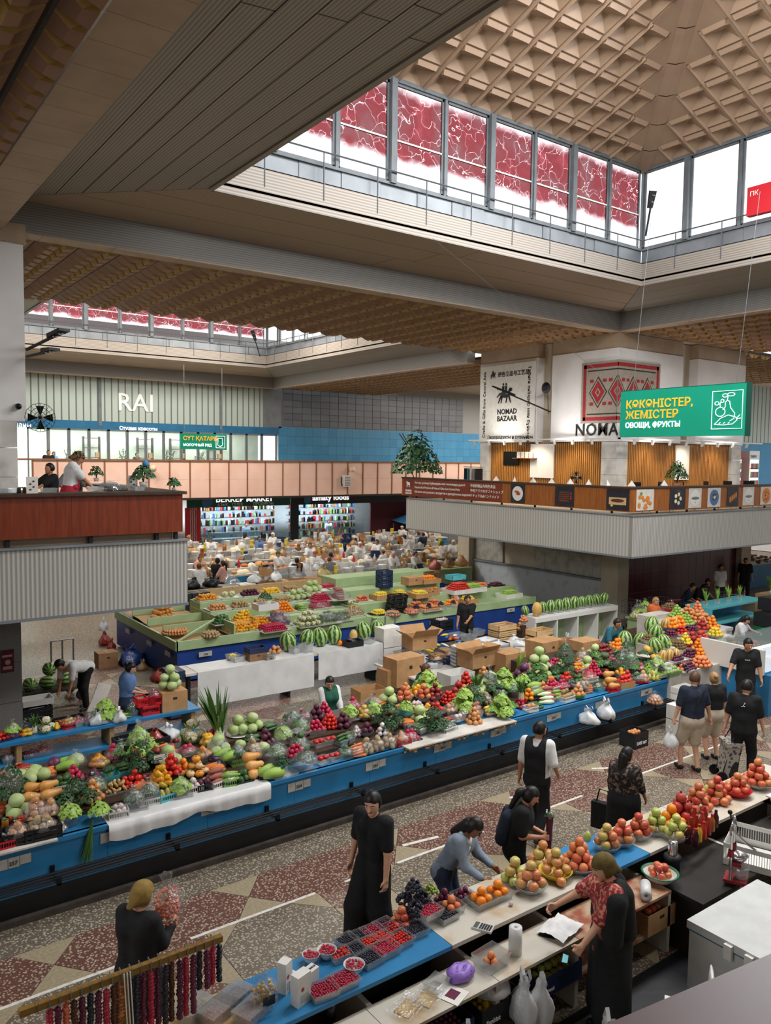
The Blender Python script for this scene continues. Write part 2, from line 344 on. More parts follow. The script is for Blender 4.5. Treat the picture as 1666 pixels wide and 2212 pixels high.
# ------ lanterns
NW=[0]
def lantern(x0,x1,y0,y1,ox0,ox1,oy0,oy1,dz,stain,main):
 """roof lantern over a bay: beams, sloped soffits, ribbed fascia, window band, coffered pyramid"""
 zb0,zb1,zf0,zf1,zw0,zw1=9.6+dz,10.2+dz,10.5+dz,11.1+dz,11.5+dz,13.72+dz
 cl=Em('ceiling_lantern',(0,0,0),kind='structure')
 
 def soffit(p,q,P,Q,m,nl,nw,nm): 
  p,q,P,Q=map(Vector,(p,q,P,Q))
  for a in range(nw):
   br=RND.uniform(-.05,.05)
   cuts=[0]+[min(.97,max(.03,(k+1)/nl+br))for k in range(nl-1)]+[1]
   for b in range(nl):
    def pt(u,v):return(P+(Q-P)*u)*(1-v)+(p+(q-p)*u)*v
    t0,t1=cuts[b]+.0008,cuts[b+1]-.0008;v0,v1=a/nw+.003,(a+1)/nw-.003
    quad=[pt(t0,v0),pt(t1,v0),pt(t1,v1),pt(t0,v1)]
    G().slab(quad,.012+.02*((a*7+b*3)%3)/2,(0,0,1)).obj(nm,m,cl)
 soffit((x0,y0,zf0),(x0,y1,zf0),(ox0,oy0,zb1),(ox0,oy1,zb1),'rib_y',2 if main else 1,8 if main else 3,'soffit_sheet')
 soffit((x1,y1,zf0),(x1,y0,zf0),(ox1,oy1,zb1),(ox1,oy0,zb1),'rib_y',2,3,'soffit_sheet')
 soffit((x0,y1,zf0),(x1,y1,zf0),(ox0,oy1,zb1),(ox1,oy1,zb1),'rib_x',2,3,'soffit_sheet')
 soffit((x1,y0,zf0),(x0,y0,zf0),(ox1,oy0,zb1),(ox0,oy0,zb1),'rib_x',2,3,'soffit_sheet')
 
 for quad in([(ox0,oy0),(x0,y0),(x0,y1),(ox0,oy1)],[(ox1,oy0),(x1,y0),(x1,y1),(ox1,oy1)],[(ox0,oy1),(x0,y1),(x1,y1),(ox1,oy1)],[(ox0,oy0),(x0,y0),(x1,y0),(ox1,oy0)]):
  G().slab([(quad[0][0],quad[0][1],zb1+.08),(quad[1][0],quad[1][1],zf0+.1),(quad[2][0],quad[2][1],zf0+.1),(quad[3][0],quad[3][1],zb1+.08)],.05).obj('roof_deck','joint_dark',cl)
 
 zk=0
 for nm,b in(('a',(ox0-.65,oy1,ox1+.4,oy1+.4)),)+((('b',(ox0-.65,oy0-.4,ox1+.4,oy0)),)if main else())+(('c',(ox0-.65,oy0,ox0,oy1)),('d',(ox1,oy0,ox1+.4,oy1))):
  G().box(b[0],b[1],zb0+.03,b[2],b[3],zb1+.12).obj('beam','beam_rib_shaded',cl)
  if b[2]-b[0]>b[3]-b[1]:
   n=14;L_=(b[2]-b[0])/n
   for k in range(n):G().box(b[0]+k*L_+.004,b[1],zb0,b[0]+(k+1)*L_-.004,b[3],zb0+.03).obj('beam_panel','tan_panel',cl)
  else:
   n=28;L_=(b[3]-b[1])/n
   for k in range(n):G().box(b[0],b[1]+k*L_+.004,zb0,b[2],b[1]+(k+1)*L_-.004,zb0+.03).obj('beam_panel','tan_panel',cl)
 
 sb=.14
 for side in range(4):
  A,B=[((x0,y1),(x1,y1)),((x1,y1),(x1,y0)),((x1,y0),(x0,y0)),((x0,y0),(x0,y1))][side]
  A,B=Vector((*A,0)),Vector((*B,0));d=(B-A).normalized();n=Vector((-d.y,d.x,0));Ln=(B-A).length 
  rz=math.atan2(d.y,d.x);R_=Matrix.Rotation(rz,4,'Z')
  root=Em('trim_lantern_side',A,rz,kind='structure')
  G().box(0,0,zf0-.04,Ln,.1,zf1).obj('fascia','alu_fascia',root)
  G().box(-sb,.0,zf1-.02,Ln+sb,.35,zf1).obj('ledge','sheet_grey',root)
  npan=13
  for k in range(npan):G().box(-sb+k*(Ln+2*sb)/npan+.01,sb+.012*((k*5)%3),zf1,-sb+(k+1)*(Ln+2*sb)/npan-.01,sb+.06,zw0).obj('sheet_panel','sheet_grey',root)
  G().box(-sb,sb-.05,zw0-.03,Ln+sb,sb+.08,zw0+.03).obj('sill','mullion',root)
  G().box(-sb,sb-.05,zw1-.04,Ln+sb,sb+.12,zw1+.05).obj('head','mullion',root)
  if side<2:
   posts=[0.02+Ln*k/9 for k in range(10)]
   G().tube([(0,0,zf1+.62),(Ln,0,zf1+.62)],.02,5).obj('guard_rail','rail_grey',root)
   for k in range(1,10):G().tube([(Ln*k/9.6-.3,0,zf1-.35),(Ln*k/9.6-.3,0,zf1+.62)],.016,5).obj('guard_post','rail_grey',root)
  nb=9;wbay=(Ln+2*sb)/nb
  for k in range(nb):
   xa,xb=-sb+k*wbay,-sb+(k+1)*wbay
   thick=.13 if k%2 else .05
   G().box(xa-thick,sb-.04-(.06 if k%2 else 0),zw0,xa+thick*.0+.02,sb+.1,zw1).obj('mullion','mullion',root)
   NW[0]+=1
   wo=Em('window_%d'%NW[0],A,rz,kind='structure')
   a0,a1=xa+.03,xb-(.14 if(k+1)%2 else .06)
   g=G()
   for q in((a0,zw0+.03,a0+.05,zw1-.04),(a1-.05,zw0+.03,a1,zw1-.04),(a0,zw0+.03,a1,zw0+.08),(a0,zw1-.09,a1,zw1-.04)):g.box(q[0],sb,q[1],q[2],sb+.05,q[3])
   g.obj('window_frame','mullion',wo)
   red=stain and side==0
   pn=G().box(0,0,0,a1-a0-.1,.008,zw1-zw0-.17).obj('pane','glass_stained' if red else 'glass_clear',wo,(a0+.05,sb+.02,zw0+.08))
   if red:
    zt=zw0+(.95+.12*((k*3)%3));G().box(a0+.04,sb+.0,zt,a1-.04,sb+.05,zt+.035).obj('glazing_bar','letter_white',wo)
 
 apx=Vector(((x0+x1)/2,(y0+y1)/2,zw1+2.35));e=.16
 cor=[Vector((x0-e,y1+e,zw1)),Vector((x1+e,y1+e,zw1)),Vector((x1+e,y0-e,zw1)),Vector((x0-e,y0-e,zw1))]
 for side in range(4):
  A,B=cor[side],cor[(side+1)%4];d=(B-A).normalized();mid=(A+B)/2;up=(apx-mid);sl=up.length;up.normalize();nr=d.cross(up).normalized()
  if nr.z>0:nr=-nr 
  G().slab([A-nr*.25,B-nr*.25,apx-nr*.25],.04,tuple(-nr)).obj('roof_facet','coffer_gold',cl)
  if main and side>1:continue
  C=.72 if main else 1.44
  ncol=int((B-A).length/C);off=((B-A).length-ncol*C)/2
  R3=Matrix((d,up,nr)).transposed()
  eu=R3.to_euler();rowx={}
  for i in range(ncol):
   for j in range(int(sl/C)):
    s0=off+i*C;half=(B-A).length/2
    lim=max(abs(s0-half),abs(s0+C-half));yy=(j+1)*C
    if lim>half*(1-yy/sl)-.02:continue
    P0=A+d*s0+up*(j*C)
    ob('coffer',COF[C],cl,P0,rot=eu);rowx.setdefault(j,[]).append(s0)
  half=(B-A).length/2
  for j,ss in rowx.items():
   y0_,y1_=j*C,(j+1)*C
   for(e0,e1,e2)in((half*y0_/sl,half*y1_/sl,min(ss)),(2*half-half*y0_/sl,2*half-half*y1_/sl,max(ss)+C)):
    G().slab([A+d*e0+up*y0_,A+d*e2+up*y0_,A+d*e2+up*y1_,A+d*e1+up*y1_],.03,tuple(-nr)).obj('infill','coffer_gold',cl)
 for c0,dd in zip(cor,range(4)):
  v=(apx-c0);q=v.normalized();sdir=q.cross(Vector((0,0,1))).normalized()
  dn=Vector((0,0,-.06))
  ns_=9
  for k in range(ns_):
   a0,a1=c0+v*(k/ns_),c0+v*((k+1)/ns_-.003);wd=.2
   g=G().add([a0-sdir*wd+dn*.9,a1-sdir*wd+dn*.9,a1+dn*1.5,a0+dn*1.5,a0+sdir*wd+dn*.9,a1+sdir*wd+dn*.9],[(0,1,2,3),(3,2,5,4)])
   g.obj('hip_trim','coffer_gold',cl)
 return cl
# one coffer of the lantern roof: a hollow pyramid with ribs between (local x along the eave, y up the slope, z into the room)
COF={}
for C in(.72,1.44):
 f=C/.72;a=.1*f;g=G();dp=-.2*f
 x0_,x1_,y0_,y1_=a*.6,C-a*.6,a*.5,C-a*1.7
 ap=(C*.5,C*.42,dp)
 g.add([(x0_,y0_,0),(x1_,y0_,0),(x1_,y1_,0),(x0_,y1_,0),ap],[(0,1,4),(1,2,4),(2,3,4),(3,0,4)])
 g.add([(0,0,-.02),(C,0,-.02),(C,C,-.02),(0,C,-.02),(x0_,y0_,0),(x1_,y0_,0),(x1_,y1_,0),(x0_,y1_,0)],[(0,1,5,4),(1,2,6,5),(2,3,7,6),(3,0,4,7)])
 g.add([(0,0,-.02),(.035*f,0,.05*f),(.035*f,C,.05*f),(0,C,-.02),(.07*f,0,0),(.07*f,C,0)],[(0,1,2,3),(1,4,5,2)])
 yb=C-a*.85
 g.add([(x0_+.02,y1_,.0),(x1_-.02,y1_,.0),(x1_-.05*f,yb,.07*f),(x0_+.05*f,yb,.07*f),(x1_-.02,C,.0),(x0_+.02,C,.0)],[(0,1,2,3),(3,2,4,5),(0,3,5),(1,4,2)])
 COF[C]=g.mesh('coffer','coffer_gold')
lantern(6.3,19.3,1.2,14.2,3.0,21.0,-.8,16.2,0,True,True)
lantern(6.0,19.5,25.3,37.5,3.2,21.0,23.4,39.4,-.35,True,False)

# ------ flat aisles: hung coffers of folded plate
cell=.42
def coffer_cell(mirror):
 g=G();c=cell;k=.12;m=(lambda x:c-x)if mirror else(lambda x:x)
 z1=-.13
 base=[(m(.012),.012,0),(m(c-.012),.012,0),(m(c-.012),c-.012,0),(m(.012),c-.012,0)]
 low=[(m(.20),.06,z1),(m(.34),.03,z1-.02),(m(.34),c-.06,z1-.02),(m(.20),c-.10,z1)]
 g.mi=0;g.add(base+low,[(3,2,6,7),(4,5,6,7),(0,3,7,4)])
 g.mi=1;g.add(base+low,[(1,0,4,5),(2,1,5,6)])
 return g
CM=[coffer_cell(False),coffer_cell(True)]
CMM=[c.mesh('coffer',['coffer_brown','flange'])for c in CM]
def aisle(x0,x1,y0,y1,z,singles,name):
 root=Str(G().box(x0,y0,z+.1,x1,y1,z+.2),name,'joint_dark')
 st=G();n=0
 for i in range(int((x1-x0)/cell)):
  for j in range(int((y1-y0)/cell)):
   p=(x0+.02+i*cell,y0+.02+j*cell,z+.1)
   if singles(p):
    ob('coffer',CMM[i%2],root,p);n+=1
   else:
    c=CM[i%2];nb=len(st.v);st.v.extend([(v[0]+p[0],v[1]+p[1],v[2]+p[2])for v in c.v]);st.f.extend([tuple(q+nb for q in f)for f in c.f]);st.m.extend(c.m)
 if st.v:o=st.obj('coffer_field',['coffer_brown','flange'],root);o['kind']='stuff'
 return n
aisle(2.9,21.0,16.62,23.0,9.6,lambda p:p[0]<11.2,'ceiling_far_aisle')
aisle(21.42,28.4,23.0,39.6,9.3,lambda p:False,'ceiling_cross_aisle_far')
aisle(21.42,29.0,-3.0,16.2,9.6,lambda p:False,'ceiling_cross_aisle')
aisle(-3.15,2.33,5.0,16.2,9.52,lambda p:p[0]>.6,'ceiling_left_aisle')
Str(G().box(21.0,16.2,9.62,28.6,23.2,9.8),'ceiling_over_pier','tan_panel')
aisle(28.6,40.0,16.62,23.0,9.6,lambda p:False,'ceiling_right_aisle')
G().box(1.84,2,9.42,1.88,16.2,9.5).obj('lighting_track','joint_dark',lb='thin dark lighting track under the brown coffers',cat='track')

for nm,b in(('ceiling_near',(WX0,WY0,2.4,-.8)),('ceiling_left',(WX0,-.8,-3,WY1)),('ceiling_near_right',(2.4,WY0,WX1,-1.2)),('ceiling_right_bay',(29,-1.2,WX1,16.2)),('ceiling_far_right',(28.4,23,WX1,WY1)),('ceiling_left_far',(-3,16.2,2.9,WY1))):
 Str(G().box(b[0],b[1],9.85,b[2],b[3],10.05),nm,'tan_panel')
Str(G().box(40,16,9.7,WX1,23,9.9),'ceiling_right_end','tan_panel')
Str(G().box(-3,-.8,9.86,2.4,5.0,10.0),'ceiling_over_gallery','coffer_brown')
for nm,b in(('wall_right',(WX1,WY0,WX1+.3,WY1)),('wall_left',(WX0-.3,WY0,WX0,WY1)),('wall_near',(WX0,WY0-.3,WX1,WY0))):
 Str(G().box(b[0],b[1],0,b[2],b[3],10.5),nm,'plaster_white')

lamp('fill_bay_right','AREA',(37,7,9.7),(37,7,0),1500,DAY,12,12)  # bay lamps added as fill under the solid ceiling; no lanterns built there
lamp('fill_bay_behind','AREA',(12,-11,9.7),(12,-11,0),1100,DAY,12,10)
lamp('fill_bay_left','AREA',(-12,8,9.7),(-12,8,0),1300,DAY,12,12)
lamp('fill_bay_left_far','AREA',(-12,30,9.7),(-12,30,0),1100,DAY,12,12)
lamp('fill_bay_right_far','AREA',(37,31,9.6),(37,31,0),1800,(1,.94,.86),12,12)

# ------ balconies
def balcony(name,x0,y0,x1,y1,z0=2.79,z1=3.95):
 r=Em(name,(0,0,0),kind='structure')
 G().box(x0+.12,y0+.12,z0+.25,x1,y1-.05,z1-.02).obj('slab','plaster_cream',r)
 G().box(x0,y0,z0,x1,y0+.1,z1).obj('front_cladding','balcony_rib',r)
 G().box(x0,y0+.1,z0,x0+.1,y1,z1).obj('side_cladding','balcony_side_rib',r)
 G().box(x0-.03,y0-.03,z1,x1,y0+.16,z1+.035).obj('coping','sheet_grey',r)
 G().box(x0-.03,y0+.16,z1,x0+.16,y1,z1+.035).obj('coping','sheet_grey',r)
 G().box(x0-.015,y0-.015,z0-.02,x1,y0+.02,z0+.03).obj('drip_edge','sheet_grey',r)
 G().box(x0-.015,y0,z0-.02,x0+.02,y1,z0+.03).obj('drip_edge','sheet_grey',r)
 return r
balcony('balcony_right',18.45,13.6,40.0,23.9)
bl=Em('balcony_left',(0,0,0),kind='structure')
G().box(-9,13.72,3.05,5.4,24,3.93).obj('slab','plaster_cream',bl)
G().box(-9,13.6,2.8,5.5,13.7,3.95).obj('front_cladding','balcony_rib',bl)
G().box(5.4,13.7,2.8,5.5,24,3.95).obj('side_cladding','balcony_side_rib',bl)
G().box(-9,13.57,3.95,5.53,13.76,3.985).obj('coping','sheet_grey',bl)
G().box(-9,13.585,2.78,5.515,13.62,2.83).obj('drip_edge','sheet_grey',bl)

# ------ left pier, left wall piece
r=Em('pillar_left',(0,0,0),kind='structure')
G().box(-1.5,16.2,6.1,3.36,20,9.4).obj('white_shaft','plaster_white',r)
G().box(-1.5,16.15,9.4,3.4,20,9.75).obj('capital','tan_panel',r)
for k,(za,zb)in enumerate(((3.95,4.5),(4.5,5.05),(5.05,5.6),(5.6,6.1))):
 for i in range(4):G().box(3.2-(i+1)*.62+.004,16.2,za+.004,3.2-i*.62-.004,20,zb-.004).obj('marble_slab','marble_white',r)
for za,zb in((0,.72),(.72,1.5),(1.5,2.3),(2.3,3.0)):
 for i in range(3):G().box(3.2-(i+1)*.9+.004,16.2,za+.004,3.2-i*.9-.004,20,zb-.004).obj('granite_slab','granite',r)
Str(G().box(3.25,21.0,3.95,3.75,21.2,6.2),'wall_partition','mullion')
p=at(17,1425,y=16.18)
po=Em('poster',(p.x-.13,16.185,p.z-.25),lb='small dark red printed poster taped to the grey granite pillar',cat='poster')
G().box(0,0,0,.24,.01,.44).obj('sheet','red_tile',po)
mat('poster_ink','#c98a86',rough=.6)
G().box(.03,-.004,.3,.21,0,.34).obj('print','poster_ink',po);G().box(.04,-.004,.06,.2,0,.12).obj('print','poster_ink',po);G().sph((.13,-.002,.2),(.05,.006,.05)).obj('print','poster_ink',po)

# ------ right pier block: white upper panels, slatted restaurant wall, core below
pr=Em('pillar_block',(0,0,0),kind='structure')
G().box(21.35,16.55,3.95,28.2,22.4,9.6).obj('core','plaster_cream',pr)
for b in((21.0,16.2,24.5,19.0),(21.0,19.68,24.0,22.65),(25.4,16.2,28.5,19.0)):
 G().box(b[0],b[1],6.12,b[2],b[3],9.1).obj('white_panel','plaster_white',pr)
 G().box(b[0]+.02,b[1]+.02,9.1,b[2],b[3],9.6).obj('capital','tan_panel',pr)
for b in((21.02,16.22,21.62,16.8),(21.02,22.1,21.6,22.6),(27.8,16.22,28.45,16.8)):
 for k in range(4):G().box(b[0],b[1],3.95+k*.54+.004,b[2],b[3],3.95+(k+1)*.54-.004).obj('marble_slab','marble_white',pr)
g=G();n=0
y=16.85
while y<22.05:g.box(21.12,y,4.0,21.18,y+.05,6.1);y+=.088
o=g.obj('slat_field','wood_slat',pr);o['kind']='stuff'
g=G();x=21.66
while x<27.75:g.box(x,16.32,4.0,x+.05,16.38,6.1);x+=.088
o=g.obj('slat_field','wood_slat',pr);o['kind']='stuff'
G().box(21.19,16.8,3.97,21.3,22.1,6.1).obj('slat_backing','wood_dark',pr);G().box(21.6,16.39,3.97,27.8,16.5,6.1).obj('slat_backing','wood_dark',pr)

cr=Em('wall_core',(0,0,0),kind='structure')
G().box(22.75,17.25,0,30.2,25,2.95).obj('core','plaster_cream',cr)
for b in((22.35,17.0,22.95,17.7),(22.35,24.6,23.0,25.3),(30.0,16.9,30.7,17.6)):G().box(b[0],b[1],0,b[2],b[3],2.95).obj('column','plaster_cream',cr)
G().box(22.62,17.7,0,22.75,24.6,1.25).obj('dado','paint_pale_blue',cr);G().box(22.55,17.7,1.22,22.76,24.6,1.29).obj('dado_cap','sheet_grey',cr)
for(ya,yb)in((17.75,21.2),(22.9,24.55)):
 n=max(1,round((yb-ya)/.58))
 for i in range(n):
  for k in range(2):G().box(22.66,ya+i*(yb-ya)/n+.004,1.3+k*.8+.004,22.75,ya+(i+1)*(yb-ya)/n-.004,1.3+(k+1)*.8-.004).obj('marble_slab','marble',cr)
for i in range(15):
 for k in range(4):G().box(23.0+i*.47+.006,17.13,.1+k*.72+.006,23.0+(i+1)*.47-.006,17.25,.1+(k+1)*.72-.006).obj('tile','red_tile',cr)
G().box(22.95,17.15,0,30.0,17.25,2.95).obj('grout_bed','grout',cr)

# ------ back wall, gallery parapet, shop fronts
YB=40.0
wb=Str(G().box(WX0,YB,6.72,WX1,YB+.3,12).box(21.6,YB,3.3,WX1,YB+.3,6.72).box(WX0,YB,0,4,YB+.3,6.72).box(4,YB,0,14.6,YB+.3,3.9).box(32.0,YB,0,WX1,YB+.3,3.3),'wall_back','grout')
Str(G().box(12,YB+3.0,0,40,YB+3.2,3.9),'wall_shop_rear','plaster_white')
Str(G().box(4,YB,3.3,40,YB+3.0,3.9),'ceiling_shops','plaster_white')
Str(G().box(4,YB,7.0,21.6,YB+2.7,7.2),'ceiling_studio','plaster_white')
for k,(xa,xb)in enumerate(((5.0,11.6),(11.75,18.0),(18.1,20.6))):G().box(xa,YB-.06,7.12,xb,YB,9.37).obj('profiled_panel','profiled_glass',wb)
for xa in(11.6,18.0):G().box(xa,YB-.1,6.9,xa+.14,YB,9.5).obj('mullion','mullion',wb)
G().box(4,YB-.12,9.37,30,YB,9.6).obj('head_trim','sheet_grey',wb)
G().box(20.6,YB-.05,7.1,21.8,YB,9.4).obj('plain_panel','sheet_grey',wb)
for i in range(22):
 for k in range(6):G().box(21.9+i*.62+.015,YB-.05,7.22+k*.37+.012,21.9+(i+1)*.62-.015,YB,7.22+(k+1)*.37-.012).obj('tile','tile_grey',wb)
for i in range(28):
 for k in range(4):G().box(21.6+i*.56+.004,YB-.05,5.1+k*.52+.004,21.6+(i+1)*.56-.004,YB,5.1+(k+1)*.52-.004).obj('tile','tile_blue',wb)
G().box(4,YB-.08,6.72,21.6,YB-.0,7.12).obj('blue_band','band_blue',wb)

mat('room_wall','#cfd6cc','#bcc4ba',rough=.7,scale=1)
Str(G().box(4,YB+2.5,3.9,21.6,YB+2.7,7),'wall_studio','room_wall')
lamp('studio_lamp','AREA',(13,YB+1.3,6.9),(13,YB+1.3,4),800,(1,1,.95),14,.5)
for k in range(14):
 xa=8.3+k*.94
 wo=Em('window_%d'%(40+k),(xa,YB-.1,4.0),kind='structure')
 G().box(0,0,0,.88,.015,2.7).obj('pane','glass_grey',wo)
 g=G()
 for q in((0,0,.06,2.72),(.86,0,.92,2.72),(0,2.64,.92,2.72)):g.box(q[0],-.04,q[1],q[2],.05,q[3])
 g.obj('window_frame','mullion',wo)

PY=37.0
pg=Em('balcony_far',(0,0,0),kind='structure')
G().box(4,PY+.1,3.3,44,YB,3.85).obj('slab','plaster_cream',pg)
x=7.9;k=0
while x<40:
 for zz in((3.4,4.3),(4.3,5.2)):G().box(x+.03,PY,zz[0]+.004,x+1.0,PY+.08,zz[1]-.004).obj('panel','pink_panel',pg)
 G().box(x-.03,PY-.03,3.36,x+.03,PY+.1,5.22).obj('post','pink_frame',pg)
 x+=1.03
G().box(4,PY-.05,5.2,44,PY+.12,5.28).obj('rail','pink_frame',pg);G().box(4,PY-.03,3.3,44,PY+.1,3.38).obj('drip_edge','joint_dark',pg)
# ------ people: signed-distance bodies turned into one continuous skin
def surf(fn,lo,hi,h):
 """surface nets of fn(P)->distance over a box"""
 lo=np.array(lo,float)-2*h;n=np.ceil((np.array(hi)+2*h-lo)/h).astype(int)+1
 ax=[lo[i]+h*np.arange(n[i])for i in range(3)]
 X,Y,Z=np.meshgrid(*ax,indexing='ij');D=fn(np.stack([X,Y,Z],-1).reshape(-1,3)).reshape(n)
 S=D<0
 sub=lambda A,o:A[o[0]:n[0]-1+o[0],o[1]:n[1]-1+o[1],o[2]:n[2]-1+o[2]]
 cn=[(i,j,k)for i in(0,1)for j in(0,1)for k in(0,1)]
 cnt=sum(sub(S,c).astype(int)for c in cn);act=(cnt>0)&(cnt<8)
 idx=-np.ones(act.shape,int);ii=np.argwhere(act);idx[act]=np.arange(len(ii))
 acc=np.zeros((len(ii),3));num=np.zeros(len(ii))
 vals={c:sub(D,c)[act]for c in cn}
 for a in cn:
  for d in range(3):
   if a[d]:continue
   b=tuple(1 if k==d else a[k]for k in range(3));va,vb=vals[a],vals[b];m=(va<0)!=(vb<0)
   t=np.where(m,va/np.where(m,va-vb,1),0);p=np.tile(np.array(a,float),(len(ii),1));p[:,d]+=t
   acc[m]+=p[m];num[m]+=1
 V=lo+(ii+acc/np.maximum(num,1)[:,None])*h
 F=[]
 for d in range(3):
  e=[slice(1,n[k]-1)for k in range(3)];e[d]=slice(0,n[d]-1);e2=list(e);e2[d]=slice(1,n[d])
  s0,s1=S[tuple(e)],S[tuple(e2)];ed=np.argwhere(s0!=s1)
  if not len(ed):continue
  flip=s0[tuple(ed.T)];off=np.array([1,1,1]);off[d]=0;ed=ed+off
  u,v=(d+1)%3,(d+2)%3;q=[]
  for du,dv in((-1,-1),(0,-1),(0,0),(-1,0)):
   c=ed.copy();c[:,u]+=du;c[:,v]+=dv;q.append(idx[tuple(c.T)])
  q=np.stack(q,1);ok=(q>=0).all(1);q=q[ok];fl=flip[ok];q[~fl]=q[~fl][:,::-1];F.append(q)
 return V,(np.concatenate(F)if F else np.zeros((0,4),int))
def rcone(P,a,b,ra,rb):
 a=np.asarray(a,float);b=np.asarray(b,float);ba=b-a;t=np.clip(((P-a)@ba)/max(ba@ba,1e-9),0,1)
 return np.linalg.norm(P-a-t[:,None]*ba,axis=1)-(ra+(rb-ra)*t)
def ell(P,c,r,R=None):
 q=P-np.asarray(c)
 if R is not None:q=q@R
 r=np.asarray(r);k=np.linalg.norm(q/r,axis=1);return(k-1)*r.min()
def smin(a,b,k):
 h=np.clip(.5+.5*(b-a)/k,0,1);return b*(1-h)+a*h-k*h*(1-h)
def blend(prims,k=.035):
 def fn(P):
  d=None
  for q in prims:
   e=ell(P,*q[1:])if isinstance(q[0],str)else rcone(P,*q)
   d=e if d is None else smin(d,e,k)
  return d
 pts=np.array([x for q in prims for x in((np.array(q[1])-max(q[2]),np.array(q[1])+max(q[2]))if isinstance(q[0],str)else(np.array(q[0])-q[2],np.array(q[0])+q[2],np.array(q[1])-q[3],np.array(q[1])+q[3]))])
 return fn,pts.min(0),pts.max(0)
def sk(prims,h,k=.035,cut=None):
 fn,lo,hi=blend(prims,k)
 f2=(lambda P:np.maximum(fn(P),cut(P)))if cut else fn
 return surf(f2,lo,hi,h)
def npmesh(name,parts,mats):
 """parts: list of (V, F, material index)"""
 vs_,fs,mi,n=[],[],[],0
 for V,F,i in parts:vs_.append(V);fs.append(F+n);mi.append(np.full(len(F),i));n+=len(V)
 V=np.concatenate(vs_);F=np.concatenate(fs)
 me=bpy.data.meshes.new(name);me.from_pydata(V.tolist(),[],F.tolist())
 for m in mats:me.materials.append(M[m])
 me.polygons.foreach_set('material_index',np.concatenate(mi).astype(np.int32));me.polygons.foreach_set('use_smooth',np.ones(len(F),bool));me.update();return me
def rotm(ax,a):
 return np.array(Matrix.Rotation(a,3,ax))
def ik(a,c,l1,l2,pole):
 a,c,pole=np.array(a,float),np.array(c,float),np.array(pole,float);d=c-a;L_=np.linalg.norm(d);m=(l1+l2)*.998
 if L_>m:c=a+d/L_*m;d=c-a;L_=m
 L_=max(L_,abs(l1-l2)+.02);u=d/np.linalg.norm(d);x=(l1*l1-l2*l2+L_*L_)/(2*L_);hh=math.sqrt(max(l1*l1-x*x,0))
 pv=pole-u*(pole@u);pv=pv/max(np.linalg.norm(pv),1e-6)
 return a+u*x+pv*hh,c
for nm,a,b in(('skin_light','#d9a98c','#cf9b7d'),('skin_tan','#c08a68','#b57e5c'),('skin_brown','#96664a','#8a5a40')):mat(nm,a,b,rough=.5,scale=6,subs=.05)
def cloth(name,a,b=None,**k):
 mat(name,a,b or a,rough=k.pop('rough',.85),scale=k.pop('scale',14),bump=.25,bscale=18,**k)
cloth('cl_black','#17181a','#101113');cloth('cl_navy','#20293b','#1a2231');cloth('cl_greyblue','#8896a6','#7d8b9b');cloth('cl_white','#e3e2e0','#d4d3d1')
cloth('cl_floral','#1d1a1b','#7d6a5c',scale=18,lo=.5,hi=.62,detail=6);cloth('cl_beige','#c7b8a4','#bbab96');cloth('cl_teal','#2f6c7c','#285f6e');cloth('cl_orange','#d9733a','#b8562a',scale=24)
cloth('cl_blue','#6384b4','#5a7aa9');cloth('cl_green','#1f5a45','#194c3a');cloth('cl_red','#b3263a','#a21f32');cloth('cl_olive','#6a5a2c','#564722');cloth('cl_mustard','#9a7f42','#7f6632')
cloth('cl_pattern_red','#8e2b33','#c98a6e',scale=30,lo=.5,hi=.6);cloth('cl_grey','#76767a','#6b6b6f');cloth('cl_denim','#34405a','#2b364c');cloth('cl_pink','#c99c90','#bd8f83');cloth('cl_leopard','#8a6a4a','#2c2018',scale=22,lo=.45,hi=.55);cloth('cl_maroon','#5d2630','#4d1e27');cloth('cl_skyblue','#4c93c9','#4287bb');cloth('cl_yellow','#d9b23c')
mat('hair_black','#15110f','#0d0b0a',rough=.45,scale=60,stretch=(1,1,.2));mat('hair_brown','#5a3d28','#4a3120',rough=.5,scale=60);mat('hair_fair','#b08a5e','#8e6c45',rough=.5,scale=60)
mat('eye_dark','#1a1412',rough=.2);mat('eye_white','#e8e4de',rough=.3);mat('lip','#9c5650',rough=.5);mat('shoe_dark','#1d1b1a',rough=.5);mat('shoe_white','#d8d6d2',rough=.5)
mat('glasses_black','#101010',rough=.25)
NFIG=[0]
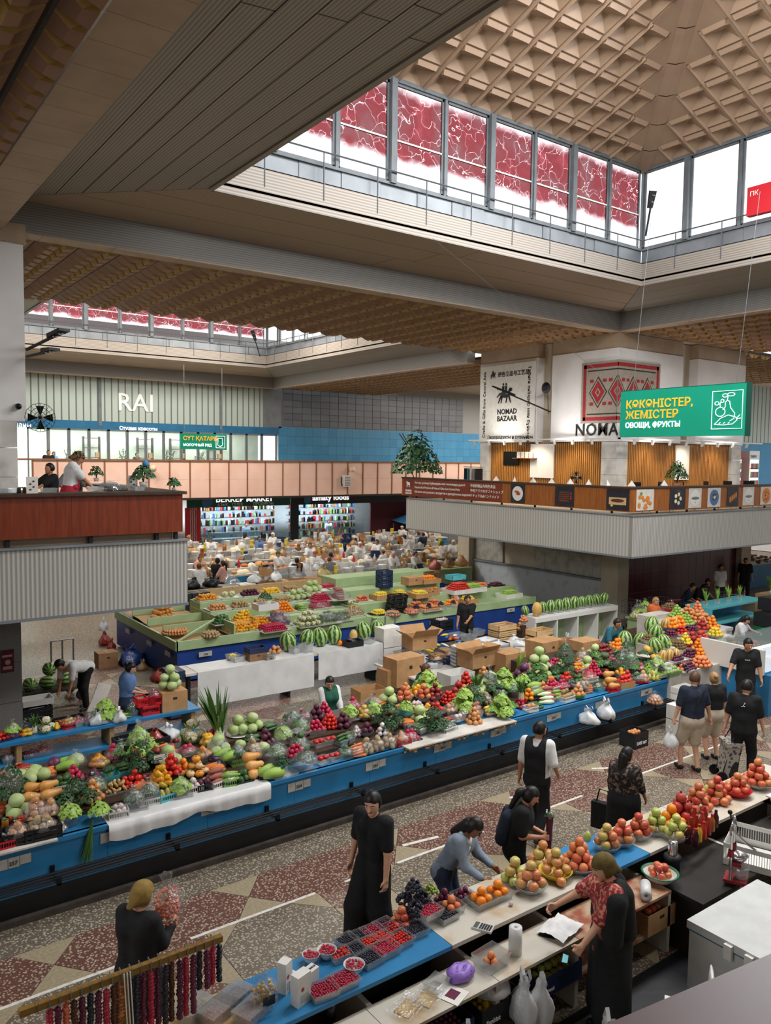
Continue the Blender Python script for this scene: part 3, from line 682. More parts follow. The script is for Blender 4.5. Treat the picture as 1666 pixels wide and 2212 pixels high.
def person(loc,rz,lb,h=1.72,skin='skin_light',top='cl_black',bottom='cl_black',sleeve=.45,legs='pants',hair='short',haircol='hair_black',lean=0.,side=0.,head=(0,0),hands=None,feet=None,sit=None,
  bulk=1.0,shoes='shoe_dark',res='near',extra=None,gr=None,hem=.2,female=False,twist=0.,hold=(.5,.5)):
 """local frame: +y forward, +x to the person's right, feet at z=0. hands: two targets (right, left); sit: seat height"""
 s=h/1.75;vx={'near':.017,'mid':.021,'far':.034}[res]*1.0
 A=lambda*p:np.array(p,float)*s
 hipz=.93*s if sit is None else sit+.10
 hip=np.array([0,0,hipz]);tl=rotm('X',-lean)@rotm('Y',side)
 tw=rotm('Z',twist)
 up=lambda x,y,z:hip+tl@(tw@(np.array([x,y,z])*s))
 wb_=bulk
 chest=up(0,.01,.40);neck=up(0,-.005,.56)
 sh=[up(.178*(.93 if female else 1),0,.50),up(-.178*(.93 if female else 1),0,.50)]
 hd=rotm('Z',head[0])@rotm('X',-head[1])
 tlh=tl if abs(lean)<.5 else rotm('X',-lean*.75)@rotm('Y',side)
 hz=1.1;hb=neck+tlh@(hd@A(0,.012,.025));hc=neck+tlh@(hd@A(0,.03,.125));HR=tlh@hd
 hands=hands or[(.27,.06,.80),(-.27,.06,.80)]
 hp=[np.array(t,float)*s if sit is None else np.array(t,float)for t in hands]
 arms=[]
 for i,sx in enumerate((1,-1)):
  el,wr=ik(sh[i],hp[i],.285*s,.25*s,np.array([sx*.35,-1.0,-.35]));arms.append((sh[i],el,wr))
 hipj=[hip+np.array([.085*s,0,-.01]),hip+np.array([-.085*s,0,-.01])]
 feet=feet or([(.10,.0),(-.10,.02)]if sit is None else[(.12,.42),(-.12,.40)])
 lg=[]
 for i,sx in enumerate((1,-1)):
  an=np.array([feet[i][0]*s,feet[i][1]*s,.085*s+(feet[i][2]if len(feet[i])>2 else 0)])
  kn,an=ik(hipj[i],an,.435*s,.425*s,np.array([sx*.12,1.0,.15]));lg.append((hipj[i],kn,an))
 root=Em('person',loc,rz,lb=lb,cat='person',gr=gr)
 b=bulk
 def torso(o=0.,lower=True,f=1.0):
  w=.088*(.92 if female else 1)
  q=[]
  for sx in(1,-1):
   q.append((up(sx*.075,0,-.03),up(sx*.062,0,.18),(.108*b+o),(.098*b*(.9 if female else 1)+o)))
   q.append((up(sx*.062,0,.18),up(sx*w,.005,.40),(.098*b*(.9 if female else 1)+o),(.108*b+o)))
   q.append((up(sx*w,.005,.40),up(sx*.13,-.005,.49),(.10*b+o),(.062+o)))
  if female:q+=[(up(.07,.085,.36),up(.07,.09,.355),.06+o,.06+o),(up(-.07,.085,.36),up(-.07,.09,.355),.06+o,.06+o)]
  return q
 def armp(i,o=0.,t=1.0):
  a,e,w_=arms[i];q=[]
  tu=min(1,t/.5);q.append((a,a+(e-a)*tu,.054*s*b**.5+o,(.054+(.041-.054)*tu)*s*b**.5+o))
  if t>.5:tv=(t-.5)/.5;q.append((e,e+(w_-e)*tv,.041*s+o,(.041+(.028-.041)*tv)*s+o))
  return q
 def legp(i,o=0.,t=1.0,flare=0.):
  a,k_,n_=lg[i];q=[]
  tu=min(1,t/.5);q.append((a,a+(k_-a)*tu,.083*s*b**.7+o,(.083+(.056-.083)*tu)*s*b**.5+o+flare*.5))
  if t>.5:
   tv=(t-.5)/.5;q.append((k_,k_+(n_-k_)*tv,.055*s+o+flare*.5,(.055+(.038-.055)*tv)*s+o+flare))
  return q
 # ---- skin: one mesh
 pr_=torso(-.004)+[(neck+np.array([0,0,-.06*s]),hb,.056*s,.05*s)]
 for i in(0,1):pr_+=armp(i)+legp(i)
 for i,f in enumerate(feet):
  n_=lg[i][2];pr_.append((n_+np.array([0,-.02*s,-.045*s]),n_+np.array([0,.13*s,-.06*s]),.036*s,.027*s))
 hpr=[('e',hc,(.076*s,.096*s,.114*s),HR),(hc+HR@A(0,.045,-.06),hc+HR@A(0,.062,-.082),.042*s,.03*s),(hb,hc,.048*s,.05*s)]
 det=res!='far'
 parts=[(*sk(pr_,vx),0)]
 if det:
  hpr+=[(hc+HR@A(0,.088,.008),hc+HR@A(0,.112,-.026),.009*s,.014*s),(hc+HR@A(.073,-.005,-.005),hc+HR@A(.076,-.012,.022),.011*s,.014*s),(hc+HR@A(-.073,-.005,-.005),hc+HR@A(-.076,-.012,.022),.011*s,.014*s),
    (hc+HR@A(.02,.08,.028),hc+HR@A(.045,.068,.026),.012*s,.010*s),(hc+HR@A(-.02,.08,.028),hc+HR@A(-.045,.068,.026),.012*s,.010*s)]
  parts.append((*sk(hpr,.010,.014),0))
  for i,sx in enumerate((1,-1)):
   a,e,w_=arms[i];d=(w_-e);d=d/np.linalg.norm(d)
   pn=np.array([-sx,0.0,-.25]);pn=pn-d*(pn@d);pn/=max(np.linalg.norm(pn),1e-6);sd=np.cross(d,pn)*1.0
   if sd[1]<0:sd=-sd 
   c=hold[i];pal=w_+d*.045*s;q=[(w_-d*.02,w_+d*.02*s,.027*s,.027*s)]
   for k_,(off,ln)in enumerate(((.027,.07),(.009,.08),(-.009,.075),(-.026,.058))):
    b0=w_+d*.085*s+sd*off*s;q.append((w_+d*.015*s+sd*off*.6*s,b0,.0165*s,.012*s))
    d1=d*math.cos(c*.9)+pn*math.sin(c*.9);m1=b0+d1*ln*.5*s;d2=d*math.cos(c*2.2)+pn*math.sin(c*2.2);m2=m1+d2*ln*.5*s
    q+=[(b0,m1,.0092*s,.0085*s),(m1,m2,.0085*s,.007*s)]
   t0=w_+d*.03*s+sd*.024*s;t1=t0+(d*.6+sd*.75+pn*.2*c)*.036*s;t2=t1+(d*.85+sd*.25+pn*.5*c)*.03*s
   q+=[(t0,t1,.0125*s,.0105*s),(t1,t2,.0105*s,.008*s)]
   parts.append((*sk(q,.0066 if res=='near' else .0085,.008),0))
 else:
  parts.append((*sk(hpr,.02,.014),0))
  for i in(0,1):
   a,e,w_=arms[i];d=(w_-e);d/=np.linalg.norm(d);parts.append((*sk([(w_,w_+d*.09,.028,.026)],.02),0))
 bd_=ob('body',npmesh('body',parts,[skin]),root)
 # ---- garments
 def garment(nm,prims,m,k=.04,cut=None,h_=None):
  V,F=sk(prims,h_ or vx,k,cut)
  if len(F):return ob(nm,npmesh(nm,[(V,F,0)],[m]),root)
 o=.016 if res!='far' else .022
 bot=[]
 if legs=='pants':
  for i in(0,1):bot+=legp(i,o,.97,.012)
 elif legs=='wide':
  for i in(0,1):bot+=legp(i,o+.03,.98,.06)
 elif legs=='shorts':
  for i in(0,1):bot+=legp(i,o+.014,.5,.02)
 elif legs in('skirt','dress'):
  fm=(lg[0][2]+lg[1][2])/2
  if sit is None:
   lowz=.12*s if hem<.3 else hem*s
   cen=np.array([fm[0]*.8,fm[1]*.8,lowz+.13])
   for sx in(1,-1):
    bot.append((hip+np.array([sx*.07*s,0,-.02]),cen+np.array([sx*.10*s,0,0]),.118*b+o,.125*b+o))
  else:
   for i in(0,1):bot+=legp(i,o+.02,.9,.02)
 for sx in(1,-1):bot.append((hip+np.array([sx*.075*s,0,-.04*s]),up(sx*.068,0,.09),.112*b+o*.8,.10*b+o*.8))
 if legs!='none':garment('trousers' if legs in('pants','wide')else legs,bot,bottom)
 tp=torso(o)
 for i in(0,1):tp+=armp(i,o*.9 if sleeve>.6 else o+.008,sleeve)
 tp.append((up(0,-.01,.49),up(0,-.01,.525),.075*s+o*.4,.055*s+o*.3))
 garment('shirt',tp,top)
 for i,f in enumerate(feet):
  n_=lg[i][2];q=[(n_+np.array([0,-.03*s,-.04*s]),n_+np.array([0,.05*s,-.05*s]),.045*s,.036*s),(n_+np.array([0,.05*s,-.05*s]),n_+np.array([0,.15*s,-.058*s]),.036*s,.03*s)]
  if det:garment('shoe',q,shoes,.02,lambda P:.004-P[:,2])
 # ---- hair, headgear, face
 def lp(P):return(P-hc)@HR/s
 big=.016*s
 if hair in('short','pony','long','bun','thin'):
  fr={'short':-.010,'thin':-.02}.get(hair,-.030)
  q=[('e',hc+HR@A(0,-.012,.012),(.092*s,.108*s,.124*s)if hair!='thin' else(.078*s,.095*s,.108*s),HR)]
  def cut(P):
   l=lp(P);face=np.maximum.reduce([.012-l[:,1],l[:,2]-(.060-.25*np.abs(l[:,0]))]);back=-(l[:,2]-(-.045 if hair in('short','thin')else-.085))
   return np.maximum(-face*s,back*s)
  garment('hair',q,haircol,.01,cut,.011 if det else .022)
  if hair=='pony':garment('ponytail',[(hc+HR@A(0,-.10,.035),hc+HR@A(0,-.15,-.03),.035*s,.045*s),(hc+HR@A(0,-.15,-.03),hc+HR@A(0,-.15,-.26),.045*s,.03*s)],haircol,.03,None,.014 if det else .024)
  if hair=='long':garment('ponytail',[(hc+HR@A(0,-.07,-.02),hc+HR@A(0,-.11,-.24),.08*s,.06*s)],haircol,.03,None,.016 if det else .024)
  if hair=='bun':garment('bun',[(hc+HR@A(0,-.10,.045),hc+HR@A(0,-.125,.05),.04*s,.038*s)],haircol,.03,None,.014 if det else .024)
 elif hair=='scarf':
  q=[('e',hc+HR@A(0,-.012,.022),(.1*s,.118*s,.122*s),HR),(hc+HR@A(0,-.09,-.04),hc+HR@A(0,-.13,-.08),.05*s,.03*s)]
  garment('headscarf',q,haircol,.02,lambda P:np.maximum(-np.maximum(.03-lp(P)[:,1],lp(P)[:,2]-.042)*s,-(lp(P)[:,2]+.1)*s),.012 if det else .022)
 elif hair=='cap':
  garment('hair',[('e',hc+HR@A(0,-.015,-.0),(.08*s,.092*s,.10*s),HR)],'hair_black',.01,lambda P:np.maximum(-np.maximum(.0-lp(P)[:,1],lp(P)[:,2]-.09)*s,-(lp(P)[:,2]+.05)*s),.012 if det else .022)
  q=[('e',hc+HR@A(0,-.008,.045),(.086*s,.10*s,.085*s),HR),(hc+HR@A(-.03,.08,.05),hc+HR@A(-.03,.14,.04),.022*s,.012*s),(hc+HR@A(.03,.08,.05),hc+HR@A(.03,.14,.04),.022*s,.012*s)]
  garment('cap',q,haircol,.02,lambda P:-(lp(P)[:,2]-.028)*s,.012 if det else .022)
 if det:
  g=G();g.mi=0
  for sx in(1,-1):
   c=hc+HR@A(sx*.033,.081,.012);g.sph(tuple(c),(.013*s,.010*s,.007*s),8,5)
  g.mi=1
  for sx in(1,-1):
   c=hc+HR@A(sx*.033,.088,.012);g.sph(tuple(c),.0055*s,6,4)
  g.obj('eyes',['eye_white','eye_dark'],bd_,sm=True)
  g=G();R4=Matrix(HR.tolist())
  for sx in(1,-1):g.tube([tuple(hc+HR@A(sx*.016,.094,.03)),tuple(hc+HR@A(sx*.034,.091,.035)),tuple(hc+HR@A(sx*.052,.078,.03))],.0045*s,5)
  g.obj('eyebrows','hair_black' if hair in('scarf','cap')else haircol,bd_)
  G().tube([tuple(hc+HR@A(-.024,.082,-.052)),tuple(hc+HR@A(0,.094,-.05)),tuple(hc+HR@A(.024,.082,-.052))],[.004*s,.0075*s,.004*s],5).obj('mouth','lip',bd_)
 P_=dict(root=root,hip=hip,up=up,hc=hc,HR=HR,s=s,arms=arms,legs=lg,garment=garment,torso=torso,armp=armp,b=b,lp=lp,A=A,neck=neck)
 if extra:extra(P_)
 return P_
def wpt(P,p):
 return P['root'].matrix_basis@Vector(tuple(p))
def vest(m,o=.03):
 def f(P):P['garment']('vest',P['torso'](o),m,.04,lambda Q:np.where(np.abs(Q[:,0])>.16*P['s'],.05,-1))
 return f
def apron(m):
 def f(P):
  u=P['up'];P['garment']('apron',[(u(-.1,.09,.36),u(.1,.09,.36),.05,.05),(u(-.12,.075,.1),u(.12,.075,.1),.075,.075),(u(-.1,.10,-.1),u(.1,.10,-.1),.07,.07),(u(-.12,.09,-.35),u(.12,.09,-.35),.065,.065),(u(0,.09,.3),u(0,.09,-.3),.07,.07),(u(-.1,.095,-.05),u(-.1,.09,-.33),.06,.06),(u(.1,.095,-.05),u(.1,.09,-.33),.06,.06)],m,.05)
  G().tube([tuple(u(-.07,.1,.40)),tuple(u(-.065,-.03,.53)),tuple(u(0,-.075,.55)),tuple(u(.065,-.03,.53)),tuple(u(.07,.1,.40))],.012,5).obj('strap',m,P['root'])
 return f
def beard(m):
 def f(P):
  hc,HR,A,s=P['hc'],P['HR'],P['A'],P['s']
  P['garment']('beard',[(hc+HR@A(-.05,.03,-.06),hc+HR@A(0,.075,-.095),.026*s,.028*s),(hc+HR@A(.05,.03,-.06),hc+HR@A(0,.075,-.095),.026*s,.028*s)],m,.02,None,.011)
 return f
def specs(P):
 hc,HR,A,s=P['hc'],P['HR'],P['A'],P['s'];g=G()
 for sx in(1,-1):
  g.sph(tuple(hc+HR@A(sx*.034,.098,.01)),(.024*s,.008*s,.018*s),8,4)
  g.tube([tuple(hc+HR@A(sx*.055,.092,.014)),tuple(hc+HR@A(sx*.082,.0,.014))],.004*s,4)
 g.tube([tuple(hc+HR@A(-.02,.104,.014)),tuple(hc+HR@A(.02,.104,.014))],.003*s,4)
 g.obj('glasses','glasses_black',P['root'])
def both(*fs):
 def f(P):
  for q in fs:q(P)
 return f
# ------ produce: one mesh per kind, copied piece by piece
ITEM={}
def item(k,g,m,r,desc,cat,name=None,lay=False,rz=.2,hgt=None,sm=True):
 ITEM[k]=dict(me=g.mesh(name or cat.replace(' ','_'),m,sm),r=r,desc=desc,cat=cat,name=name or cat.replace(' ','_'),lay=lay,rz=rz,h=hgt or r)
def ball(r,sq=1.0,dim=0,n=10,m=6):
 pr_=[(r*math.sin(PI*i/m),-r*sq*math.cos(PI*i/m))for i in range(m+1)]
 if dim:pr_[-1]=(0,r*sq*(1-dim));pr_[0]=(0,-r*sq*(1-dim*.6))
 return G().lathe(pr_,n)
def longp(prof,n=8):return G().lathe(prof,n)
P_=mat
P_('apple_red','#c23a35','#d98a58',rough=.3,scale=9,rnd=['#b8322f','#d4674a','#d9a45e','#a82830'])
P_('apple_green','#a9b85a','#c9c56f',rough=.3,scale=9,rnd=['#9db152','#bcc266','#cfc772','#c98f62'])
P_('apple_blush','#d98464','#b9b45c',rough=.3,scale=8,rnd=['#c9563f','#d98a5f','#b5b45a','#cf6b4e'])
P_('tomato','#c92a22','#b8231e',rough=.22,scale=5,rnd=['#c92a22','#d8412f','#b01f20']);P_('tomato_dark','#8c3230','#74302c',rough=.25,scale=5,rnd=['#9a3a34','#702a2a'])
P_('radish','#b3203f','#c9365a',rough=.35,scale=10,rnd=['#b3203f','#c8325a','#9d1a3a']);P_('orange','#ef8a1d','#e57c14',rough=.4,scale=40,rnd=['#ef8a1d','#f39a2e','#e87a18'])
P_('lemon','#e9c93a','#dcb92c',rough=.4,scale=20,rnd=['#e9c93a','#d8c84e']);P_('peach','#e08a52','#cf5a44',rough=.6,scale=9,rnd=['#e3924f','#d2604a','#eab06a'])
P_('plum','#5c2038','#431a38',rough=.35,scale=8,rnd=['#5c2038','#742a44','#3a1a34']);P_('pomegranate','#b0342c','#8c2a2a',rough=.4,scale=7,rnd=['#b0342c','#a3322f','#c45a44'])
P_('onion','#c98a52','#b0703c',rough=.3,scale=12,stretch=(1,1,.2),rnd=['#c98a52','#d8a068','#b97844']);P_('onion_white','#ddd8cf','#c9b9b4',rough=.35,scale=8,rnd=['#ddd8cf','#c9a9b4'])
P_('potato','#b09468','#9a7f54',rough=.7,scale=9,rnd=['#b09468','#a1865c','#bfa57a']);P_('cabbage','#b9c98c','#93ad62',rough=.5,scale=4,detail=6,bump=.4,bscale=14,rnd=['#b9c98c','#a9bd78','#c9d3a0'])
P_('cabbage_red','#6a3658','#55294a',rough=.4,scale=5,bump=.3);P_('cauli','#e2d9bf','#cfc4a4',rough=.7,scale=22,bump=.8,bscale=30);P_('leaf','#4f7a35','#3a6128',rough=.55,scale=7,rnd=['#4f7a35','#5e8a3e','#3c662c']);P_('leaf_dark','#2c4f2a','#203e20',rough=.5,scale=8,rnd=['#2c4f2a','#365c30'])
P_('leaf_light','#9dbd55','#7ea341',rough=.5,scale=6,rnd=['#9dbd55','#89ad49']);P_('stalk_white','#dfe3c8','#c5cf9e',rough=.45,scale=5);P_('cucumber','#3d5f32','#2f4d28',rough=.35,scale=14,rnd=['#3d5f32','#4a6d39']);P_('zucchini','#8fae52','#769643',rough=.35,scale=12)
P_('carrot','#dd7a2a','#cf6a20',rough=.5,scale=12,rnd=['#dd7a2a','#d0702e']);P_('pepper_mix','#d8a21f','#d8a21f',rough=.22,rnd=['#c23428','#e0a21f','#d8742a','#6e8f35']);P_('pepper_yellow','#e0a92a','#e6b63a',rough=.25,scale=6);P_('squash','#dba15c','#cf9148',rough=.4,scale=6,rnd=['#dba15c','#d5974c','#e2b070'])
P_('pumpkin','#e08a2a','#d47a20',rough=.4,scale=5,rnd=['#e08a2a','#eaa23c','#d2d070','#dfe0c4']);P_('squash_green','#5c6a4e','#47553d',rough=.5,scale=9);P_('eggplant','#2e1f33','#241a2b',rough=.2,scale=5,rnd=['#2e1f33','#3a2638']);P_('beet','#5a2438','#451c2c',rough=.5,scale=8)
P_('sweet_potato','#9c5a4c','#8a4c40',rough=.6,scale=10,rnd=['#9c5a4c','#a8655a']);P_('melon','#d6b26a','#b99248',rough=.55,scale=22,detail=5,rnd=['#d6b26a','#cfa85c']);P_('grape_dark','#22222c','#2e2c3a',rough=.4,scale=12,rnd=['#22222c','#2b2d3a']);P_('grape_green','#a3b062','#8c9c4e',rough=.35,scale=12)
P_('berry_red','#a3223a','#b8304a',rough=.4,scale=60);P_('berry_black','#221f28','#2f2b36',rough=.35,scale=60);P_('kiwi','#7a6440','#6a5634',rough=.8,scale=20);P_('garlic','#d6c8c4','#b89aa6',rough=.45,scale=12);P_('ginger','#c9a86c','#b2915a',rough=.6,scale=10);P_('corn','#e0bf4c','#d3ae3c',rough=.4,scale=60);P_('dates','#5c3420','#4a2a1a',rough=.4,scale=30)
P_('cream_food','#e6dcc4','#d8cbae',rough=.6,scale=10,rnd=['#e6dcc4','#eee6d4','#dcc79a','#d8b070']);P_('dried_fruit','#c98a3c','#a8632c',rough=.5,scale=30,rnd=['#d9a04c','#a85a30','#c9a464','#7a4a2c'])
def striped(name,a,b,n):
 m=mat(name,a,b,rough=.3,scale=2);nt=m.node_tree;N=nt.nodes;L=nt.links
 tc=N.new('ShaderNodeTexCoord');sp=N.new('ShaderNodeSeparateXYZ');L.new(tc.outputs['Object'],sp.inputs[0]);at2=N.new('ShaderNodeMath');at2.operation='ARCTAN2';L.new(sp.outputs[1],at2.inputs[0]);L.new(sp.outputs[0],at2.inputs[1])
 ns=N.new('ShaderNodeTexNoise');ns.inputs['Scale'].default_value=14;L.new(tc.outputs['Object'],ns.inputs['Vector']);ma=N.new('ShaderNodeMath');ma.operation='MULTIPLY_ADD';ma.inputs[1].default_value=.55;L.new(ns.outputs[0],ma.inputs[0]);L.new(at2.outputs[0],ma.inputs[2])
 mu=N.new('ShaderNodeMath');mu.operation='MULTIPLY';mu.inputs[1].default_value=n;L.new(ma.outputs[0],mu.inputs[0]);si=N.new('ShaderNodeMath');si.operation='SINE';L.new(mu.outputs[0],si.inputs[0])
 r=[q for q in N if q.type=='VALTORGB'][0];r.color_ramp.elements[0].position=.35;r.color_ramp.elements[1].position=.7
 ad=N.new('ShaderNodeMath');ad.operation='MULTIPLY_ADD';ad.inputs[1].default_value=.5;ad.inputs[2].default_value=.5;L.new(si.outputs[0],ad.inputs[0]);L.new(ad.outputs[0],r.inputs[0])
striped('watermelon','#2f5a2c','#a3bb6a',9);striped('melon_stripe','#a8803e','#dab872',8);striped('pumpkin_stripe','#2f4a2a','#e4dfc0',7)
item('apple',ball(.042,.9,.25),'apple_red',.042,'red and yellow apple','apple');item('green_apple',ball(.042,.9,.25),'apple_green',.042,'pale green apple','apple');item('blush_apple',ball(.043,.9,.25),'apple_blush',.043,'blushed pink and green apple','apple')
item('tomato',ball(.036,.85,.12),'tomato',.036,'ripe red tomato','tomato');item('dark_tomato',ball(.04,.85,.12),'tomato_dark',.04,'dark red tomato','tomato');item('cherry_tomato',ball(.022,.95),'tomato',.022,'small red cherry tomato','tomato')
item('radish',ball(.024),'radish',.024,'pink red radish','radish');item('orange',ball(.042),'orange',.042,'bright orange','orange');item('mandarin',ball(.036,.88),'orange',.036,'glossy orange persimmon','persimmon');item('lemon',ball(.034,1.15),'lemon',.034,'yellow lemon','lemon',rz=1)
item('peach',ball(.038),'peach',.038,'orange blushed peach','peach');item('plum',ball(.026,1.1),'plum',.026,'dark purple plum','plum');item('pomegranate',ball(.05).add([(.012*math.cos(a),.012*math.sin(a),.062)for a in(0,1.6,3.1,4.7)]+[(.008*math.cos(a),.008*math.sin(a),.045)for a in(0,1.6,3.1,4.7)],[(4,5,1,0),(5,6,2,1),(6,7,3,2),(7,4,0,3)]),'pomegranate',.05,'red pomegranate','pomegranate')
item('onion',ball(.036,.9,-.25),'onion',.036,'brown skinned onion','onion');item('white_onion',ball(.032,.9,-.2),'onion_white',.032,'pale white onion','onion');item('potato',G().sph((0,0,0),(.048,.034,.03),9,6).jit(.003),'potato',.036,'washed brown potato','potato',rz=3)
item('cabbage',ball(.095,.86).jit(.004),'cabbage',.095,'round green cabbage','cabbage');item('small_cabbage',ball(.07,.9).jit(.004),'cabbage',.07,'small pale cabbage','cabbage');item('red_cabbage',ball(.07,.9),'cabbage_red',.07,'purple red cabbage','cabbage')
g=G();g.mi=0;g.sph((0,0,.02),(.07,.07,.05),9,6)
for i in range(14):a=i*2.4;q=.05*math.sqrt(i/14);g.sph((q*math.cos(a),q*math.sin(a),.05+.02*(1-i/14)),.024,6,4)
g.mi=1
for i in range(7):a=i*.9;g.add([(.03*math.cos(a),.03*math.sin(a),-.03),(.08*math.cos(a-.4),.08*math.sin(a-.4),.0),(.1*math.cos(a),.1*math.sin(a),.06),(.08*math.cos(a+.4),.08*math.sin(a+.4),.0)],[(0,1,2,3)])
item('cauliflower',g,['cauli','leaf_light'],.085,'creamy cauliflower with green leaves','cauliflower',hgt=.04)
g=G();g.mi=1;g.tube([(0,0,-.04),(0,0,.03)],.022,6);g.mi=0
for i in range(13):a=i*2.4;q=.05*math.sqrt(i/13);g.sph((q*math.cos(a),q*math.sin(a),.04+.02*(1-i/13)),.024,6,4)
item('broccoli',g,['leaf_dark','leaf_light'],.065,'dark green broccoli head','broccoli',hgt=.04)
item('cucumber',longp([(0,-.085),(.014,-.075),(.018,-.03),(.018,.04),(.013,.08),(0,.088)]),'cucumber',.02,'dark green cucumber','cucumber',lay=.17);item('zucchini',longp([(0,-.09),(.018,-.08),(.026,-.02),(.022,.05),(.012,.09),(.008,.11),(0,.11)]),'zucchini',.026,'pale green zucchini','zucchini',lay=.2)
item('carrot',longp([(0,-.09),(.007,-.07),(.014,.02),(.019,.07),(0,.085)]),'carrot',.017,'orange carrot','carrot',lay=.17);item('sweet_potato',longp([(0,-.09),(.018,-.07),(.032,-.01),(.026,.05),(.01,.085),(0,.09)]),'sweet_potato',.03,'dusky red sweet potato','sweet potato',lay=.18)
item('corn',longp([(0,-.08),(.018,-.07),(.024,-.02),(.02,.05),(.006,.09),(0,.09)]),'corn',.023,'yellow cob of corn','corn',lay=.17);item('eggplant',longp([(0,-.09),(.03,-.07),(.04,-.03),(.026,.04),(.012,.08),(0,.085)]),'eggplant',.036,'glossy dark eggplant','eggplant',lay=.17)
item('pepper',G().lathe([(0,-.05),(.022,-.045),(.03,-.01),(.036,.03),(.026,.045),(0,.038)],8),'pepper_mix',.034,'coloured bell pepper','pepper',rz=2);item('yellow_pepper',G().lathe([(0,-.05),(.022,-.045),(.03,-.01),(.036,.03),(.026,.045),(0,.038)],8),'pepper_yellow',.034,'yellow bell pepper','pepper',rz=2);item('green_pepper',G().lathe([(0,-.05),(.022,-.045),(.03,-.01),(.036,.03),(.026,.045),(0,.038)],8),'cucumber',.034,'dark green bell pepper','pepper',rz=2)
item('butternut',longp([(0,-.09),(.04,-.08),(.055,-.045),(.045,0),(.032,.05),(.028,.09),(.01,.105),(0,.105)],10),'squash',.05,'tan butternut squash','squash',lay=.2)
def ribbed(r,sq,m,n=14):
 g=ball(r,sq,.25,n,7);g.v=[(x*(1+.07*math.cos(7*math.atan2(y,x))),y*(1+.07*math.cos(7*math.atan2(y,x))),z)for x,y,z in g.v];g.mi=1;g.tube([(0,0,r*sq*.6),(.2*r,0,r*sq*1.1)],r*.12,5);return g
item('mini_pumpkin',ribbed(.045,.75,0),['pumpkin','leaf'],.045,'small orange pumpkin','pumpkin');item('pumpkin',ribbed(.09,.8,0),['pumpkin','leaf'],.09,'round orange pumpkin','pumpkin');item('grey_squash',ribbed(.09,.7,0),['squash_green','leaf'],.09,'ribbed grey green squash','squash');item('striped_pumpkin',ribbed(.045,.8,0),['pumpkin_stripe','leaf'],.045,'striped white and green pumpkin','pumpkin')
item('watermelon',ball(.15,1.25,0,18,10),'watermelon',.15,'striped green watermelon','watermelon',rz=.3,hgt=.18);item('watermelon_small',ball(.11,1.25,0,16,9),'watermelon',.11,'striped green watermelon','watermelon',rz=.3,hgt=.135);item('melon',ball(.085,1.45,0,12,8),'melon_stripe',.085,'ribbed golden melon','melon',rz=.15,hgt=.12);item('long_melon',ball(.095,1.5,0,12,8),'melon',.095,'smooth tan oval melon','melon',hgt=.14)
item('kiwi',ball(.026,1.2),'kiwi',.026,'brown fuzzy kiwi','kiwi',rz=3);item('garlic',ball(.026,.85,-.4,8),'garlic',.026,'purple white garlic bulb','garlic');item('beet',ball(.04,.95,-.2),'beet',.04,'dark red beetroot','beetroot');item('ginger',G().sph((0,0,0),(.04,.018,.016),7,4).sph((.02,.02,0),(.02,.02,.014),6,4),'ginger',.026,'knobbly ginger root','ginger',rz=3)
item('green_pear',G().lathe([(0,-.035),(.028,-.028),(.034,-.005),(.022,.025),(.012,.045),(0,.048)],9),'apple_green',.034,'yellow green pear','pear');item('lime',ball(.03,1.1),'leaf_light',.03,'bright green lime','lime',rz=3)
def cluster(n,r,R,q,sq=.6,seed=3):
 g=G();q_=random.Random(seed)
 for i in range(n):
  a=q_.uniform(0,6.28);rr=R*math.sqrt(q_.random());z=sq*R*(1-(rr/R)**2)*q_.uniform(.5,1.1);g.sph((rr*math.cos(a),rr*math.sin(a)*.8,z+r),r,q,4)
 return g
item('grapes',cluster(95,.0145,.078,6,1.1),'grape_dark',.075,'bunch of dark blue grapes','grapes',hgt=0,sm=True);item('green_grapes',cluster(80,.014,.07,6,1.1,5),'grape_green',.07,'bunch of pale green grapes','grapes',hgt=0)
def berries(w,d,r,m,seed=1):
 g=G();q_=random.Random(seed);nx,ny=int(w/(r*1.75)),int(d/(r*1.75))
 for i in range(nx):
  for j in range(ny):g.sph((-w/2+(i+.5)*w/nx+q_.uniform(-.3,.3)*r,-d/2+(j+.5)*d/ny+q_.uniform(-.3,.3)*r,q_.uniform(0,.8)*r),r,5,3)
 return g

